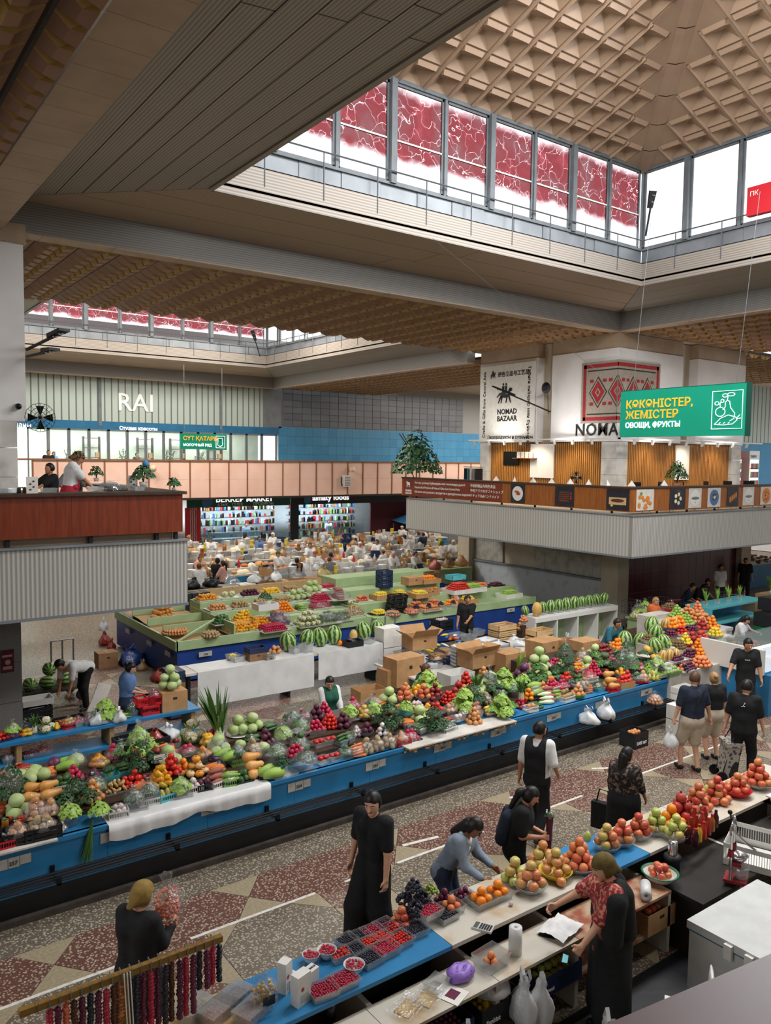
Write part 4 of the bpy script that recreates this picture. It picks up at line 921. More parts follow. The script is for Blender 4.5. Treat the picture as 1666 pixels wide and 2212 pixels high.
def blades(n,L_,wd,spread,droop,seed=1,hang=False):
 g=G();q=random.Random(seed)
 for i in range(n):
  a=q.uniform(0,6.28);sp=spread*math.sqrt(q.random());l=L_*q.uniform(.65,1.05);w_=wd*q.uniform(.6,1.1)
  d=Vector((math.cos(a),math.sin(a),0));s_=Vector((-d.y,d.x,0));pts=[]
  for t in(0,.35,.7,1):pts.append(d*(sp*(t*1.0+.12)+droop*t*t*.3)+Vector((0,0,l*(t-droop*t*t*.55))))
  ww=(w_*.5,w_,w_*.8,.001)
  vs_=[]
  for p,k in zip(pts,ww):vs_+=[p-s_*k,p+s_*k]
  g.add(vs_,[(0,1,3,2),(2,3,5,4),(4,5,7,6)])
 return g
def ruff(n,R,H,lw,seed=1,flat=.6):
 g=G();q=random.Random(seed)
 for i in range(n):
  a=q.uniform(0,6.28);u=math.sqrt(q.random());c=Vector((R*u*math.cos(a),R*u*math.sin(a),H*(1-u*u)*q.uniform(.6,1.05)));nr=Vector((math.cos(a)*u,math.sin(a)*u,flat+q.uniform(-.3,.3))).normalized()
  t=nr.orthogonal().normalized();t=(Matrix.Rotation(q.uniform(0,6.28),3,nr)@t);b_=nr.cross(t);w_=lw*q.uniform(.6,1.2)
  g.add([c-t*w_-b_*w_*.6,c+t*w_*.9-b_*w_*.8+nr*w_*.5,c+t*w_+b_*w_*.7,c-t*w_*.8+b_*w_+nr*w_*.5,c+nr*w_*.35],[(0,1,4),(1,2,4),(2,3,4),(3,0,4)])
 return g
g=blades(34,.30,.012,.06,.15,2);g2=G();g2.mi=1;g2.tube([(0,0,-.03),(0,0,.12)],[.045,.03],8);g.mi=1;g.add(g2.v,g2.f)
item('scallion',g,['leaf','stalk_white'],.06,'tall bunch of green onions','green onions',hgt=.0,sm=False)
g=blades(44,.52,.017,.12,.12,4);g.mi=1
for i in range(7):a=i*.9;g.tube([(.02*math.cos(a),.02*math.sin(a),-.02),(.035*math.cos(a),.035*math.sin(a),.22)],[.016,.013],6)
item('leeks',g,['leaf','stalk_white'],.1,'tall bunch of leeks with fanned leaves','leeks',hgt=.02,sm=False)
item('parsley',ruff(150,.13,.12,.018,3),'leaf_dark',.12,'dark curly bunch of parsley','parsley',hgt=.0,sm=False);item('herbs',ruff(130,.12,.08,.02,5),'leaf',.11,'leafy green bunch of herbs','herbs',hgt=.0,sm=False);item('lettuce',ruff(90,.12,.11,.034,7),'leaf_light',.11,'frilly light green lettuce','lettuce',hgt=.0,sm=False)
item('spinach',ruff(80,.12,.06,.03,9),'leaf_dark',.11,'bagged dark green spinach leaves','spinach',hgt=.0,sm=False);g=blades(70,.42,.0045,.05,.1,6);g.v=[(x*.8,y*.8,-z)for x,y,z in g.v];item('chives',g,'leaf',.06,'bunch of chives hanging over the counter edge','chives',hgt=0,sm=False)
g=G().lathe([(0,-.12),(.03,-.11),(.05,-.04),(.06,.03),(.05,.09),(.03,.12),(0,.12)],9).jit(.006);item('napa',g,['leaf_light'],.06,'long pale chinese cabbage','chinese cabbage',lay=.25,sm=True);item('white_radish',longp([(0,-.12),(.012,-.1),(.028,-.02),(.032,.06),(.02,.1),(0,.11)]),'stalk_white',.032,'long white radish','radish',lay=.22)
item('celery',blades(16,.34,.018,.05,.05,8),'leaf_light',.06,'upright pale celery stalks','celery',hgt=0,sm=False)

# ------ containers
film('clear_plastic','#f4f6f6',gloss=.14,diff=.14,rough=.15,bump=0);film('bag_film','#fafbfb',gloss=.13,diff=.045,rough=.13,bump=1.0,bscale=38);film('bag_milky','#eef0f1',gloss=.12,diff=.72,rough=.3,bump=1.0,bscale=30)
film('bag_amber','#d9b070',gloss=.15,diff=.35,rough=.25,bump=1,bscale=30);film('bag_red','#c94434',gloss=.14,diff=.6,rough=.3,bump=1,bscale=26);film('bag_blue','#24509c',gloss=.16,diff=.75,rough=.3,bump=1,bscale=26);film('bag_yellow','#d8c060',gloss=.14,diff=.6,rough=.3,bump=1,bscale=26)
for nm,c in(('pl_white','#dcdad4'),('pl_red','#c4242e'),('pl_green','#7fae5a'),('pl_turq','#5fb7bf'),('pl_black','#1f2124'),('pl_blue','#3c74ad'),('pl_darkgreen','#1e6a44'),('pl_grey','#8a8c8e'),('pl_orange','#e2641f'),('pl_yellow','#e0c040'),('pl_navy','#26345e')):mat(nm,c,rough=.42)
mat('carton','#b98f63','#ab8156',rough=.8,scale=5);mat('carton_dark','#8f6c4a','#82603f',rough=.8,scale=5);mat('carton_white','#dcdad4','#cfccc5',rough=.7,scale=5);mat('carton_navy','#27375c','#1f2d4e',rough=.6,scale=4);mat('carton_black','#26282a','#1e2022',rough=.6,scale=4);mat('pale_wood','#cfae80','#bd9a6b',rough=.7,scale=6,stretch=(1,8,8));mat('board_white','#cfcac1','#b7b0a4',rough=.5,scale=3,detail=6);mat('chip_board','#a88b60','#97794f',rough=.8,scale=30)
mat('paper','#e6e3dc','#dcd8d0',rough=.8,scale=6);mat('qr_ink','#4a4a4a','#c9c7c2',rough=.7,tex='voronoi',scale=120,lo=.28,hi=.3)
def tub(w,d,h,t=.006,tap=.88,slots=False,m=0):
 """open-topped box with wall thickness; slots: pierced sides made of bars"""
 g=G();wb_,db=w*tap,d*tap
 def ring(ww,dd,z):return[(-ww/2,-dd/2,z),(ww/2,-dd/2,z),(ww/2,dd/2,z),(-ww/2,dd/2,z)]
 if not slots:
  g.add(ring(wb_,db,0)+ring(w,d,h)+ring(w-2*t,d-2*t,h)+ring(wb_-2*t,db-2*t,t),[(3,2,1,0)]+[(i,(i+1)%4,4+(i+1)%4,4+i)for i in range(4)]+[(4+i,4+(i+1)%4,8+(i+1)%4,8+i)for i in range(4)]+[(8+i,8+(i+1)%4,12+(i+1)%4,12+i)for i in range(4)]+[(12,13,14,15)])
 else:
  g.box(-wb_/2,-db/2,0,wb_/2,db/2,t)
  for z0,z1 in((0,h*.3),(h*.78,h)):
   for q in((-w/2,-d/2,w/2,-d/2+t),(-w/2,d/2-t,w/2,d/2),(-w/2,-d/2,-w/2+t,d/2),(w/2-t,-d/2,w/2,d/2)):g.box(q[0],q[1],z0,q[2],q[3],z1)
  nx,ny=max(3,int(w/.028)),max(3,int(d/.028))
  for i in range(nx+1):
   x=-w/2+i*(w-t)/nx
   for yy in(-d/2,d/2-t):g.box(x,yy,h*.28,x+t,yy+t,h*.8)
  for i in range(ny+1):
   y=-d/2+i*(d-t)/ny
   for xx in(-w/2,w/2-t):g.box(xx,y,h*.28,xx+t,y+t,h*.8)
 return g
def carton_g(w,d,h,flaps=0,t=.006):
 g=tub(w,d,h,t,1.0)
 if flaps:
  for sx,sy in((1,0),(-1,0),(0,1),(0,-1)):
   if sx:g.slab([(sx*w/2,-d/2,h),(sx*w/2,d/2,h),(sx*(w/2+flaps*.7),d/2,h+flaps*.5),(sx*(w/2+flaps*.7),-d/2,h+flaps*.5)],.005)
   else:g.slab([(-w/2,sy*d/2,h),(w/2,sy*d/2,h),(w/2,sy*(d/2+flaps*.5),h+flaps*.75),(-w/2,sy*(d/2+flaps*.5),h+flaps*.75)],.005)
 else:pass
 return g
def crate_g(w,d,h):
 g=G().box(-w/2,-d/2,0,w/2,d/2,.012)
 for z in(.0,h*.36,h*.72):
  for q in((-w/2,-d/2,w/2,-d/2+.012),(-w/2,d/2-.012,w/2,d/2),(-w/2,-d/2,-w/2+.012,d/2),(w/2-.012,-d/2,w/2,d/2)):g.box(q[0],q[1],z,q[2],q[3],z+h*.27)
 for sx in(-1,1):
  for sy in(-1,1):g.box(sx*(w/2-.02)-.016,sy*(d/2-.02)-.016,0,sx*(w/2-.02)+.016,sy*(d/2-.02)+.016,h)
 return g
def bowl_g(R,h,t=.006,n=18,foot=.55):return G().lathe([(0,0),(R*foot,0),(R*.88,h*.6),(R,h),(R*1.03,h),(R-t,h-.003),(R*.86-t,h*.6),(R*foot-t,t),(0,t)],n)
_cm={}
def cont(kind,loc,R,rz=0,lb=None,h=None):
 """a container under a heap; returns the height the heap rests at and footprint"""
 names={'bowl':('bowl','bowl'),'tray':('tray','tray'),'tub':('plastic_tub','tub'),'basket':('plastic_basket','basket'),'crate':('plastic_crate','crate'),'carton':('cardboard_box','box'),'plate':('plate','plate')}
 ty,m=kind.split(':');key=(kind,round(R,3),h)
 if key not in _cm:
  hh=h or{'bowl':.09,'tray':.035,'tub':.085,'basket':.10,'crate':.16,'carton':.14,'plate':.02}[ty]
  g={'bowl':lambda:bowl_g(R,hh),'tray':lambda:tub(2.2*R,1.7*R,hh,.005,.94),'tub':lambda:tub(1.9*R,1.5*R,hh,.004,.84),'basket':lambda:tub(1.9*R,1.5*R,hh,.006,.88,True),'crate':lambda:crate_g(2.5*R,1.8*R,hh),'carton':lambda:carton_g(2.4*R,1.8*R,hh),'plate':lambda:bowl_g(R,hh)}[ty]()
  _cm[key]=(g.mesh(names[ty][0],m,ty=='bowl'),hh,m)
 me,hh,_=_cm[key]
 ob(names[ty][0],me,None,loc,rz,lb=w16(lb),cat=names[ty][1])
 return{'bowl':hh*.55,'tray':.008,'tub':hh*.35,'basket':hh*.45,'crate':hh*.55,'carton':hh*.6,'plate':.014}[ty]
MCOL={'pl_white':'white','pl_red':'red','pl_green':'light green','pl_turq':'turquoise','pl_black':'black','pl_blue':'blue','clear_plastic':'clear','carton':'brown','carton_dark':'brown','pl_darkgreen':'dark green','pl_grey':'grey','carton_white':'white','carton_navy':'navy','pl_orange':'orange','pl_yellow':'yellow','carton_black':'black','pl_navy':'navy'}
USED={};COUNT={};REST={}
def w16(s):
 ws=s.split()
 for dr in('the','a','of','in','on'):
  while len(ws)>16 and dr in ws:ws.remove(dr)
 return ' '.join(ws[:16])
def put(kind,p,rz=None,scale=None,lb=None,gr=None,rot=None):
 it=ITEM[kind];q=RND
 if rot is None:
  if it['lay']:rot=(PI/2,q.uniform(-.12,.12),rz if rz is not None else q.uniform(0,6.28))
  else:rot=(q.uniform(-it['rz'],it['rz']),q.uniform(-it['rz'],it['rz']),rz if rz is not None else q.uniform(0,6.28))
 s=q.uniform(.92,1.08)*(scale or 1);COUNT[it['name']]=COUNT.get(it['name'],0)+1
 if COUNT[it['name']]>285:REST.setdefault(kind,[]).append((Vector(p),rot,s));return None
 return ob(it['name'],it['me'],None,p,rot=rot,scale=s,lb=lb,cat=it['cat'],gr=gr)
def spots(kind,R,layers,box=False,D=None):
 it=ITEM[kind];r=it['r'];out=[]
 if it['lay']:
  w_=2*r*.98;n=max(2,int(1.9*R/w_))
  for k in range(layers):
   for i in range(max(1,n-k)):out.append(((i-(n-k-1)/2)*w_,RND.uniform(-.015,.015),r+k*r*1.55))
  return out
 if box:
  D=D or R*.75;nx,ny=max(1,int(2*R/(2*r*.98))),max(1,int(2*D/(2*r*.98)))
  for k in range(layers):
   for i in range(nx-k):
    for j in range(ny-k):
     if k<layers-1 and 0<i<nx-k-1 and 0<j<ny-k-1:continue
     out.append(((i-(nx-k-1)/2)*2*r*.98,(j-(ny-k-1)/2)*2*r*.98,it['h']+k*r*1.5))
  return out
 for k in range(layers):
  Rk=R-k*r*1.02;z=it['h']+k*r*1.45
  if Rk<r*1.15:out.append((0,0,z));break
  if Rk<r*1.75:out+=[(r*1.12*math.cos(a),r*1.12*math.sin(a),z)for a in(k,k+2.09,k+4.19)];out.append((0,0,z+r*1.5));break
  rad=Rk-r;first=True
  while rad>r*.55:
   if first or k==layers-1 or rad>Rk-r*3.0:
    n=max(3,int(2*PI*rad/(2*r*.98)));a0=RND.random()*6
    out+=[(rad*math.cos(a0+6.283*i/n),rad*math.sin(a0+6.283*i/n),z)for i in range(n)]
   rad-=2*r*.98;first=False
  if k==layers-1:out.append((0,0,z))
 return out
def heap(kind,p,R,layers,place,c=None,rz=0,box=False,D=None,bag=None,scale=1,ch=None,n1=False):
 """place: where it is, words that single the heap out; c: container kind:material"""
 it=ITEM[kind];p=Vector(p);lab=w16(it['desc']+' '+place)
 k=USED.setdefault(lab,len(USED));z0=0
 if c:
  ty,m=c.split(':');cn={'tub':'tub','bowl':'bowl','basket':'basket','tray':'tray','crate':'crate','carton':'carton','plate':'plate'}[ty]
  z0=cont(c,p,R,rz,'%s %s of %s %s'%(MCOL.get(m,'plain'),cn,it['cat'],place),ch)
  R*=.93
 ca,sa=math.cos(rz),math.sin(rz)
 pts=[(0,0,it['h'])]if n1 else spots(kind,R/scale,layers,box or(c and c.split(':')[0]in('tray','carton','crate','tub','basket')),D)
 for x,y,z in pts:
  x,y,z=x*scale,y*scale,z*scale;put(kind,(p.x+x*ca-y*sa,p.y+x*sa+y*ca,p.z+z0+z),scale=scale,lb=lab,gr='%s pieces %s'%(it['cat'],place),rz=(rz+RND.uniform(-.15,.15))if it['lay']else None)
 if bag:
  top=(max(q[2]for q in pts)if pts else it['r'])*1.0+it['r']
  wrap((p.x,p.y,p.z+z0),R*1.08,top*1.12,bag,'clear bag around the %s %s'%(it['cat'],place))
_wm={}
def wrap(p,R,H,m,lb,name='plastic_bag',cat='plastic bag'):
 k=(round(R,2),round(H,2),m)
 if k not in _wm:
  g=G().lathe([(R*.8,0),(R,H*.25),(R*.92,H*.6),(R*.6,H*.88),(R*.18,H*1.02),(R*.12,H*1.08),(R*.3,H*1.22)],14);q=random.Random(int(R*1000))
  g.v=[(x*(1+q.uniform(-.09,.09)),y*(1+q.uniform(-.09,.09)),z*(1+q.uniform(-.05,.05)))for x,y,z in g.v];_wm[k]=g.mesh(name,m,True)
 ob(name,_wm[k],None,p,RND.uniform(0,6),lb=w16(lb),cat=cat)
def Bag(p,R,H,m,lb,seed=1,handles=True,fold=.14):
 """filled carrier bag standing or lying: slumped, creased body with two loop handles"""
 q=random.Random(seed);g=G().lathe([(R*.6,0),(R*.95,H*.07),(R*1.02,H*.25),(R*.95,H*.45),(R*.75,H*.62),(R*.5,H*.76),(R*.3,H*.88),(R*.38,H)],20)
 vv=[]
 for x,y,z in g.v:
  a=math.atan2(y,x);f=1+.14*math.sin(3*a+seed+5*z/H)+.09*math.sin(7*a+2*seed-3*z/H)+q.uniform(-.06,.06);vv.append((x*f+.12*R*math.sin(seed+3*z/H),y*.75*f,max(0,z*(1+.1*math.sin(2*a+seed))+q.uniform(-.03,.03)*H*(z>0))))
 g.v=vv
 g.add([(x*1.0,y*.75,0)for x,y in((R*.5,0),(0,R*.5),(-R*.5,0),(0,-R*.5))],[(0,1,2,3)])
 r=Em('carrier_bag',p,q.uniform(0,6),lb=lb,cat='carrier bag');g.obj('bag_body',m,r,sm=True)
 if handles:
  for sx in(-1,1):
   h_=G();pts=[Vector((sx*R*.2,0,H*.9)),Vector((sx*R*.42,.01,H*1.1)),Vector((sx*R*.3,0,H*1.3)),Vector((sx*R*.05,0,H*1.12))]
   for a,b in zip(pts,pts[1:]):h_.add([a+Vector((0,-.018,0)),a+Vector((0,.018,0)),b+Vector((0,.018,0)),b+Vector((0,-.018,0))],[(0,1,2,3)])
   h_.obj('handle',m,r)
 return r
def carton(p,w,d,h,m,lb,rz=0,flaps=0,lid=False,words=None,wc='letter_black'):
 r=Em('cardboard_box',p,rz,lb=lb,cat='box')
 if lid:
  G().box(-w/2,-d/2,0,w/2,d/2,h).obj('box_body',m,r);G().box(-.02,-d/2-.001,h-.001,.02,d/2+.001,h+.002).obj('tape','chip_board',r)
  G().box(-.04,-d/2-.003,h*.6,.04,-d/2+.002,h*.72).obj('hand_hole','joint_dark',r)
 else:
  carton_g(w,d,h,flaps).obj('box_body',m,r);G().box(-.04,-d/2-.002,h*.6,.04,-d/2+.001,h*.74).obj('hand_hole','joint_dark',r)
 if words:text(words,h*.3,wc,r,(-w*.4,-d/2-.006,h*.25),(PI/2,0,0),ext=.002,bold=.002)
 return r
# ------ the long blue counter
mat('blue_paint','#2c7cae','#2772a2',rough=.4,scale=3,bump=.1,bscale=6);mat('black_paint','#121316','#1a1b1e',rough=.45,scale=4,bump=.15,bscale=8);mat('royal_blue','#1f3f86','#1b397c',rough=.4,scale=3);mat('pale_green','#a3b78a','#97ac7d',rough=.5,scale=3);mat('plate_grey','#b9b7b0','#a8a69f',rough=.6,scale=8);mat('rod_black','#1b1c1f',rough=.35,metal=.4);mat('rust','#4d443d','#3a332e',rough=.8,scale=6)
CX0,CX1,CY=.2,14.9,9.75
bc=Em('market_counter',(0,0,0),lb='long sky blue market counter with black base, number plates and rod shelf',cat='counter')
G().box(CX0,CY-.05,0,CX1,CY+1.9,.32).obj('base','black_paint',bc);G().box(CX0,CY-.13,0,CX1+.05,CY-.05,.07).obj('kerb','rust',bc)
n=11
for k in range(n):G().box(CX0+k*(CX1-CX0)/n+.002,CY,.32,CX0+(k+1)*(CX1-CX0)/n-.002,CY+1.7,.87).obj('front_panel','blue_paint',bc)
G().box(CX0,CY-.04,.32,CX1,CY,.36).obj('ledge','blue_paint',bc);G().box(CX0,CY-.03,.83,CX1,CY+.06,.885).obj('top_edge','blue_paint',bc)
NST,SD,SR,SZ=4,.41,.07,.885
def step_z(k):return SZ+SR*k
for k in range(NST):G().box(CX0,CY+.02+k*SD,.86,CX1,CY+.02+(k+1)*SD,step_z(k)).obj('display_step','wood_dark' if k else 'blue_paint',bc)  # dark tone of the upper steps paints in the shade between heaps
for q,yy in enumerate((-.10,-.17,-.24,-.31)):G().tube([(CX0,CY+yy,.50),(CX1-.4,CY+yy,.50)],.015,6).obj('shelf_rod','rod_black',bc)
for k in range(10):
 x=.75+k*1.44
 g=G().box(x,CY-.36,.47,x+.05,CY,.49).box(x,CY-.36,.47,x+.05,CY-.34,.56).box(x,CY-.03,.4,x+.05,CY,.56);g.obj('shelf_bracket','rod_black',bc)
def disp(px,py):
 """point on the stepped display seen at a pixel"""
 for k in range(NST):
  p=at(px,py,z=step_z(k))
  if p.y<CY+.02+(k+1)*SD:return Vector((p.x,max(p.y,CY+.14),step_z(k)))
 return Vector((p.x,min(p.y,CY+NST*SD-.1),step_z(NST-1)))
PLATES=[(257,30,1858),(256,250,1800),(255,463,1748),(254,647,1697),(253,812,1655),(252,957,1616),(251,1077,1585),(250,1197,1553),(249,1300,1527),(248,1397,1502)]
PLX=[]
NUMW={257:'two fifty-seven',256:'two fifty-six',255:'two fifty-five',254:'two fifty-four',253:'two fifty-three',252:'two fifty-two',251:'two fifty-one',250:'two-fifty',249:'two forty-nine',248:'two forty-eight'}
for num,px,py in PLATES:
 p=at(px,py,y=CY-.01);z=.72;PLX.append((num,p.x))
 r=Em('number_plate',(p.x-.19,CY-.012,z-.06),lb='grey plate numbered %s on the blue counter front'%NUMW[num],cat='sign')
 pl_=[G().box(k*.128,0,.015 if k==2 else 0,k*.128+.122,.008,.125).obj('plate','plate_grey',r)for k in range(3)]
 if num!=249:text(str(num),.062,'letter_black',pl_[1],(.136,-.003,.035),(PI/2,0,0),ext=.001,bold=.001)

x0=at(235,1790,y=CY-.05).x;x1=at(585,1690,y=CY-.05).x;g=G();nx=40
rows=[]
for j,(yy,zz)in enumerate(((.3,.001),(.02,.001),(-.05,-.004),(-.06,-.10),(-.055,-.19))):
 for i in range(nx+1):
  t=i/nx;wv=.02*math.sin(t*23)+.012*math.sin(t*51+1);dz=(-.035*math.sin(t*9)-.02*math.sin(t*21))if j==4 else 0
  g.v.append((x0+(x1-x0)*t,CY+yy-(abs(wv)if j>1 else 0),.885+zz+dz+.004))
for j in range(4):
 for i in range(nx):a=j*(nx+1)+i;g.f.append((a,a+1,a+nx+2,a+nx+1));g.m.append(0)
mat('oilcloth','#d9d8d6','#cbcac8',rough=.3,scale=3)
g.obj('oilcloth','oilcloth',sm=True,lb='white oilcloth draped over the counter edge left of plate two fifty-four',cat='tablecloth')
g=G().box(at(0,1850,y=CY-.06).x-.6,CY-.07,.87,at(125,1818,y=CY-.06).x,CY+.3,.892);g.obj('shelf_board','board_white',lb='white board along the counter edge above plate two fifty-seven',cat='board')
a,b=at(880,1606,y=CY-.1).x,at(1112,1545,y=CY-.1).x
g=G().box(a,CY-.16,.885,b,CY+.25,.905);g.obj('shelf_board','board_white',lb='white board over the counter edge above plate two fifty-two',cat='board')
q=random.Random(4);g=G()
for i in range(70):g.sph((a+(b-a)*q.random(),CY-.09+q.uniform(-.05,.05),.84+q.uniform(-.02,.03)),(.03,.02,.018),6,4)
g.obj('snack_bag','dried_fruit',lb='long net of brown dried fruit hanging below the white board above plate two fifty-two',cat='dried fruit',kind='stuff')

TAB="""
8,1826,white_onion,.14,1,basket:pl_red
40,1822,onion,.11,2,crate:pl_black,b
90,1806,potato,.13,2,crate:pl_black,b
122,1796,garlic,.10,2,,b
77,1772,onion,.13,3,,b
110,1764,onion,.11,3,,b
68,1728,butternut,.16,2,
108,1722,butternut,.14,2,
70,1690,cabbage,.19,1,
158,1688,radish,.12,4,
118,1662,red_cabbage,.09,1,
134,1650,napa,.08,1,
158,1650,cabbage,.11,1,,b
140,1755,parsley,.13,1,
190,1748,parsley,.13,1,
165,1722,parsley,.12,1,
205,1716,herbs,.12,1,,b
150,1780,lettuce,.10,1,,b
224,1786,lettuce,.09,1,
256,1764,garlic,.10,3,basket:pl_white,b
290,1746,spinach,.12,1,tray:clear_plastic,b
322,1734,spinach,.12,1,basket:pl_white,b
356,1728,green_pear,.09,2,basket:pl_turq
390,1719,lettuce,.11,1,tray:clear_plastic,b
417,1709,white_onion,.10,2,basket:pl_white
440,1705,beet,.09,2,basket:pl_black
464,1697,sweet_potato,.11,3,basket:pl_white
494,1693,zucchini,.10,2,basket:pl_green,b
524,1687,green_pepper,.10,3,tray:pl_black
548,1678,butternut,.13,3,
572,1678,onion,.09,2,tray:pl_black,b
249,1709,ginger,.12,2,tray:clear_plastic
270,1703,cherry_tomato,.07,3,
292,1696,tomato,.10,4,
318,1690,dark_tomato,.11,3,tub:clear_plastic
346,1682,dark_tomato,.10,2,tub:clear_plastic
370,1672,tomato,.12,3,
396,1672,mandarin,.10,2,
424,1674,mini_pumpkin,.14,3,
235,1684,broccoli,.11,2,tub:pl_turq
269,1672,cucumber,.10,3,tub:pl_turq
215,1655,pepper,.10,2,,b
236,1632,radish,.10,3,,b
262,1640,herbs,.10,1,tray:clear_plastic,b
294,1648,cherry_tomato,.11,5,
340,1640,dark_tomato,.12,2,
372,1640,tomato,.10,3,
363,1606,dark_tomato,.09,2,tub:clear_plastic
416,1600,cauliflower,.12,2,
440,1640,pepper,.11,2,tub:clear_plastic,b
405,1630,radish,.11,3,tub:clear_plastic,b
514,1588,small_cabbage,.14,2,plate:pl_white
467,1656,eggplant,.12,2,,b
490,1642,napa,.11,1,,b
514,1650,spinach,.10,1,basket:pl_green,b
546,1638,potato,.13,3,,b
519,1622,small_cabbage,.07,1,
450,1608,yellow_pepper,.10,2,,b
545,1600,cucumber,.08,2,,b
588,1684,napa,.10,1,,b
614,1676,parsley,.14,1,tray:clear_plastic
664,1664,parsley,.15,1,,b
596,1640,herbs,.15,1,,b
569,1630,cabbage,.10,1,
638,1634,radish,.13,3,tray:clear_plastic
612,1602,lettuce,.12,1,,b
650,1590,herbs,.12,1,bowl:pl_white,b
630,1566,spinach,.12,1,,b
697,1648,tomato,.10,3,tub:clear_plastic
722,1642,tomato,.09,3,tub:clear_plastic
688,1612,tomato,.10,3,tub:clear_plastic
714,1606,tomato,.09,3,tub:clear_plastic
746,1636,green_pepper,.10,2,tub:clear_plastic,b
735,1608,cucumber,.09,3,tub:clear_plastic
752,1602,cucumber,.08,3,tub:clear_plastic,b
776,1636,carrot,.10,5,,b
801,1632,potato,.10,4,,b
823,1624,potato,.09,4,,b
846,1617,potato,.10,4,,b
873,1610,onion,.11,3,basket:pl_red,b
792,1590,beet,.09,2,bowl:pl_grey
770,1590,garlic,.08,3,,b
826,1588,white_onion,.09,2,
852,1566,grey_squash,.10,1,
846,1545,pumpkin,.08,1,
841,1520,small_cabbage,.15,2,
806,1530,grey_squash,.14,1,tray:pl_black,b
808,1554,lettuce,.11,1,bowl:clear_plastic,b
713,1570,cherry_tomato,.16,5,
700,1545,radish,.12,4,
787,1556,yellow_pepper,.10,2,bowl:pl_grey,b
756,1554,lettuce,.10,1,tray:clear_plastic,b
762,1534,radish,.11,3,,b
872,1518,apple,.12,3,bowl:clear_plastic
915,1514,apple,.12,3,bowl:clear_plastic
940,1510,dark_tomato,.12,3,bowl:clear_plastic
877,1550,lettuce,.11,1,bowl:pl_turq
900,1552,pepper,.09,3,,b
922,1548,yellow_pepper,.08,3,,b
969,1518,cherry_tomato,.15,5,
990,1508,pomegranate,.14,2,
904,1580,cucumber,.12,2,tub:clear_plastic,b
940,1576,cucumber,.10,3,,b
965,1566,tomato,.10,3,basket:pl_white
990,1556,white_onion,.09,3,tub:clear_plastic
945,1540,tomato,.11,3,tub:clear_plastic
1007,1508,onion,.16,3,tub:clear_plastic
1030,1508,scallion,.08,1,basket:pl_grey
1062,1490,cabbage,.24,3,tray:pl_black
1006,1548,garlic,.09,3,tub:clear_plastic,b
1030,1546,sweet_potato,.08,3,tub:clear_plastic,b
1056,1548,corn,.10,3,basket:clear_plastic,b
1078,1540,spinach,.10,1,,b
1104,1540,herbs,.13,1,,
1050,1522,potato,.10,2,,b
1080,1512,broccoli,.11,1,,b
1110,1504,herbs,.10,1,,b
1126,1530,radish,.09,3,,
1126,1516,scallion,.06,1,tray:pl_red
1142,1512,mandarin,.09,2,,
1154,1503,napa,.12,2,,b
1130,1484,lettuce,.12,1,,
1132,1466,red_cabbage,.09,2,
1118,1458,celery,.08,1,
1150,1448,broccoli,.10,2,
1164,1448,cabbage,.19,3,
1164,1542,onion,.10,3,basket:pl_white
1180,1520,white_radish,.08,3,
1188,1518,sweet_potato,.08,4,tub:clear_plastic
1202,1514,zucchini,.08,3,tub:clear_plastic
1220,1512,potato,.14,4,basket:pl_white
1248,1508,onion,.12,3,bowl:pl_green
1268,1496,carrot,.08,4,,b
1290,1492,cucumber,.11,4,tub:pl_turq,b
1312,1488,garlic,.09,4,,b
1328,1494,butternut,.12,3,basket:pl_red
1360,1488,tomato,.12,3,carton:carton
1376,1474,cucumber,.13,4,tub:pl_red,b
1398,1476,onion,.11,4,plate:pl_red,b
1421,1470,green_pear,.11,2,plate:pl_yellow
1190,1484,pepper,.10,4,,b
1225,1470,tomato,.15,3,tub:clear_plastic
1248,1464,dark_tomato,.12,2,
1282,1456,radish,.20,6,
1262,1488,potato,.09,3,,b
1342,1462,pepper,.10,3,tub:clear_plastic
1306,1440,grey_squash,.10,2,
1210,1448,green_pear,.10,3,,b
1250,1492,garlic,.07,2,,b
"""
rows=[l.split(',')for l in TAB.strip().split('\n')]
ents=[]
for r_ in rows:
 r_+=['']*(7-len(r_));p=disp(float(r_[0]),float(r_[1]));ents.append((p,r_[2],float(r_[3]),int(r_[4]),r_[5],r_[6]))
q=random.Random(12);FILL=['tomato','herbs','potato','radish','cucumber','onion','spinach','pepper','lettuce','garlic','carrot','parsley','small_cabbage','dark_tomato','green_pepper','beet']
for k in range(NST):
 x=.4
 while x<CX1-.15:
  p=Vector((x,CY+.02+(k+.5)*SD+q.uniform(-.05,.05),step_z(k)))
  if all((Vector((e[0].x,e[0].y,0))-Vector((p.x,p.y,0))).length>.19 for e in ents)and not(k>1 and(abs(x-7.55)<.4 or abs(x-9.75)<.4)):
   kk=q.choice(FILL);ents.append((p,kk,.125,3 if ITEM[kk]['r']<.05 and not ITEM[kk]['lay']else 2,q.choice(['','tub:clear_plastic','basket:pl_white','','tray:pl_black'])if ITEM[kk]['r']<.06 else '',q.choice(['b','',''])))
  x+=.13
def plate_of(x):return min(PLX,key=lambda q:abs(q[1]-x))[0]
SEEN_PH={}
def place_words(i):
 p,kind=ents[i][0],ents[i][1];row=('in front','on the second step','on the third step','on the top step','on the top step')[min(4,int((p.z-SZ)/SR+.5))]
 near=sorted(((ents[j][0]-p).length,ITEM[ents[j][1]]['cat'],j)for j in range(len(ents))if j!=i and ents[j][1]!=kind)
 for d,nm,j in near[:6]:
  ph='beside the %s above plate %s'%(nm,NUMW[plate_of(p.x)])
  for ph2 in(ph,ph.replace('above','%s above'%row)):
   if(kind,ph2)not in SEEN_PH:SEEN_PH[(kind,ph2)]=1;return ph2
 return 'among the produce %s above plate %s'%(row,NUMW[plate_of(p.x)])
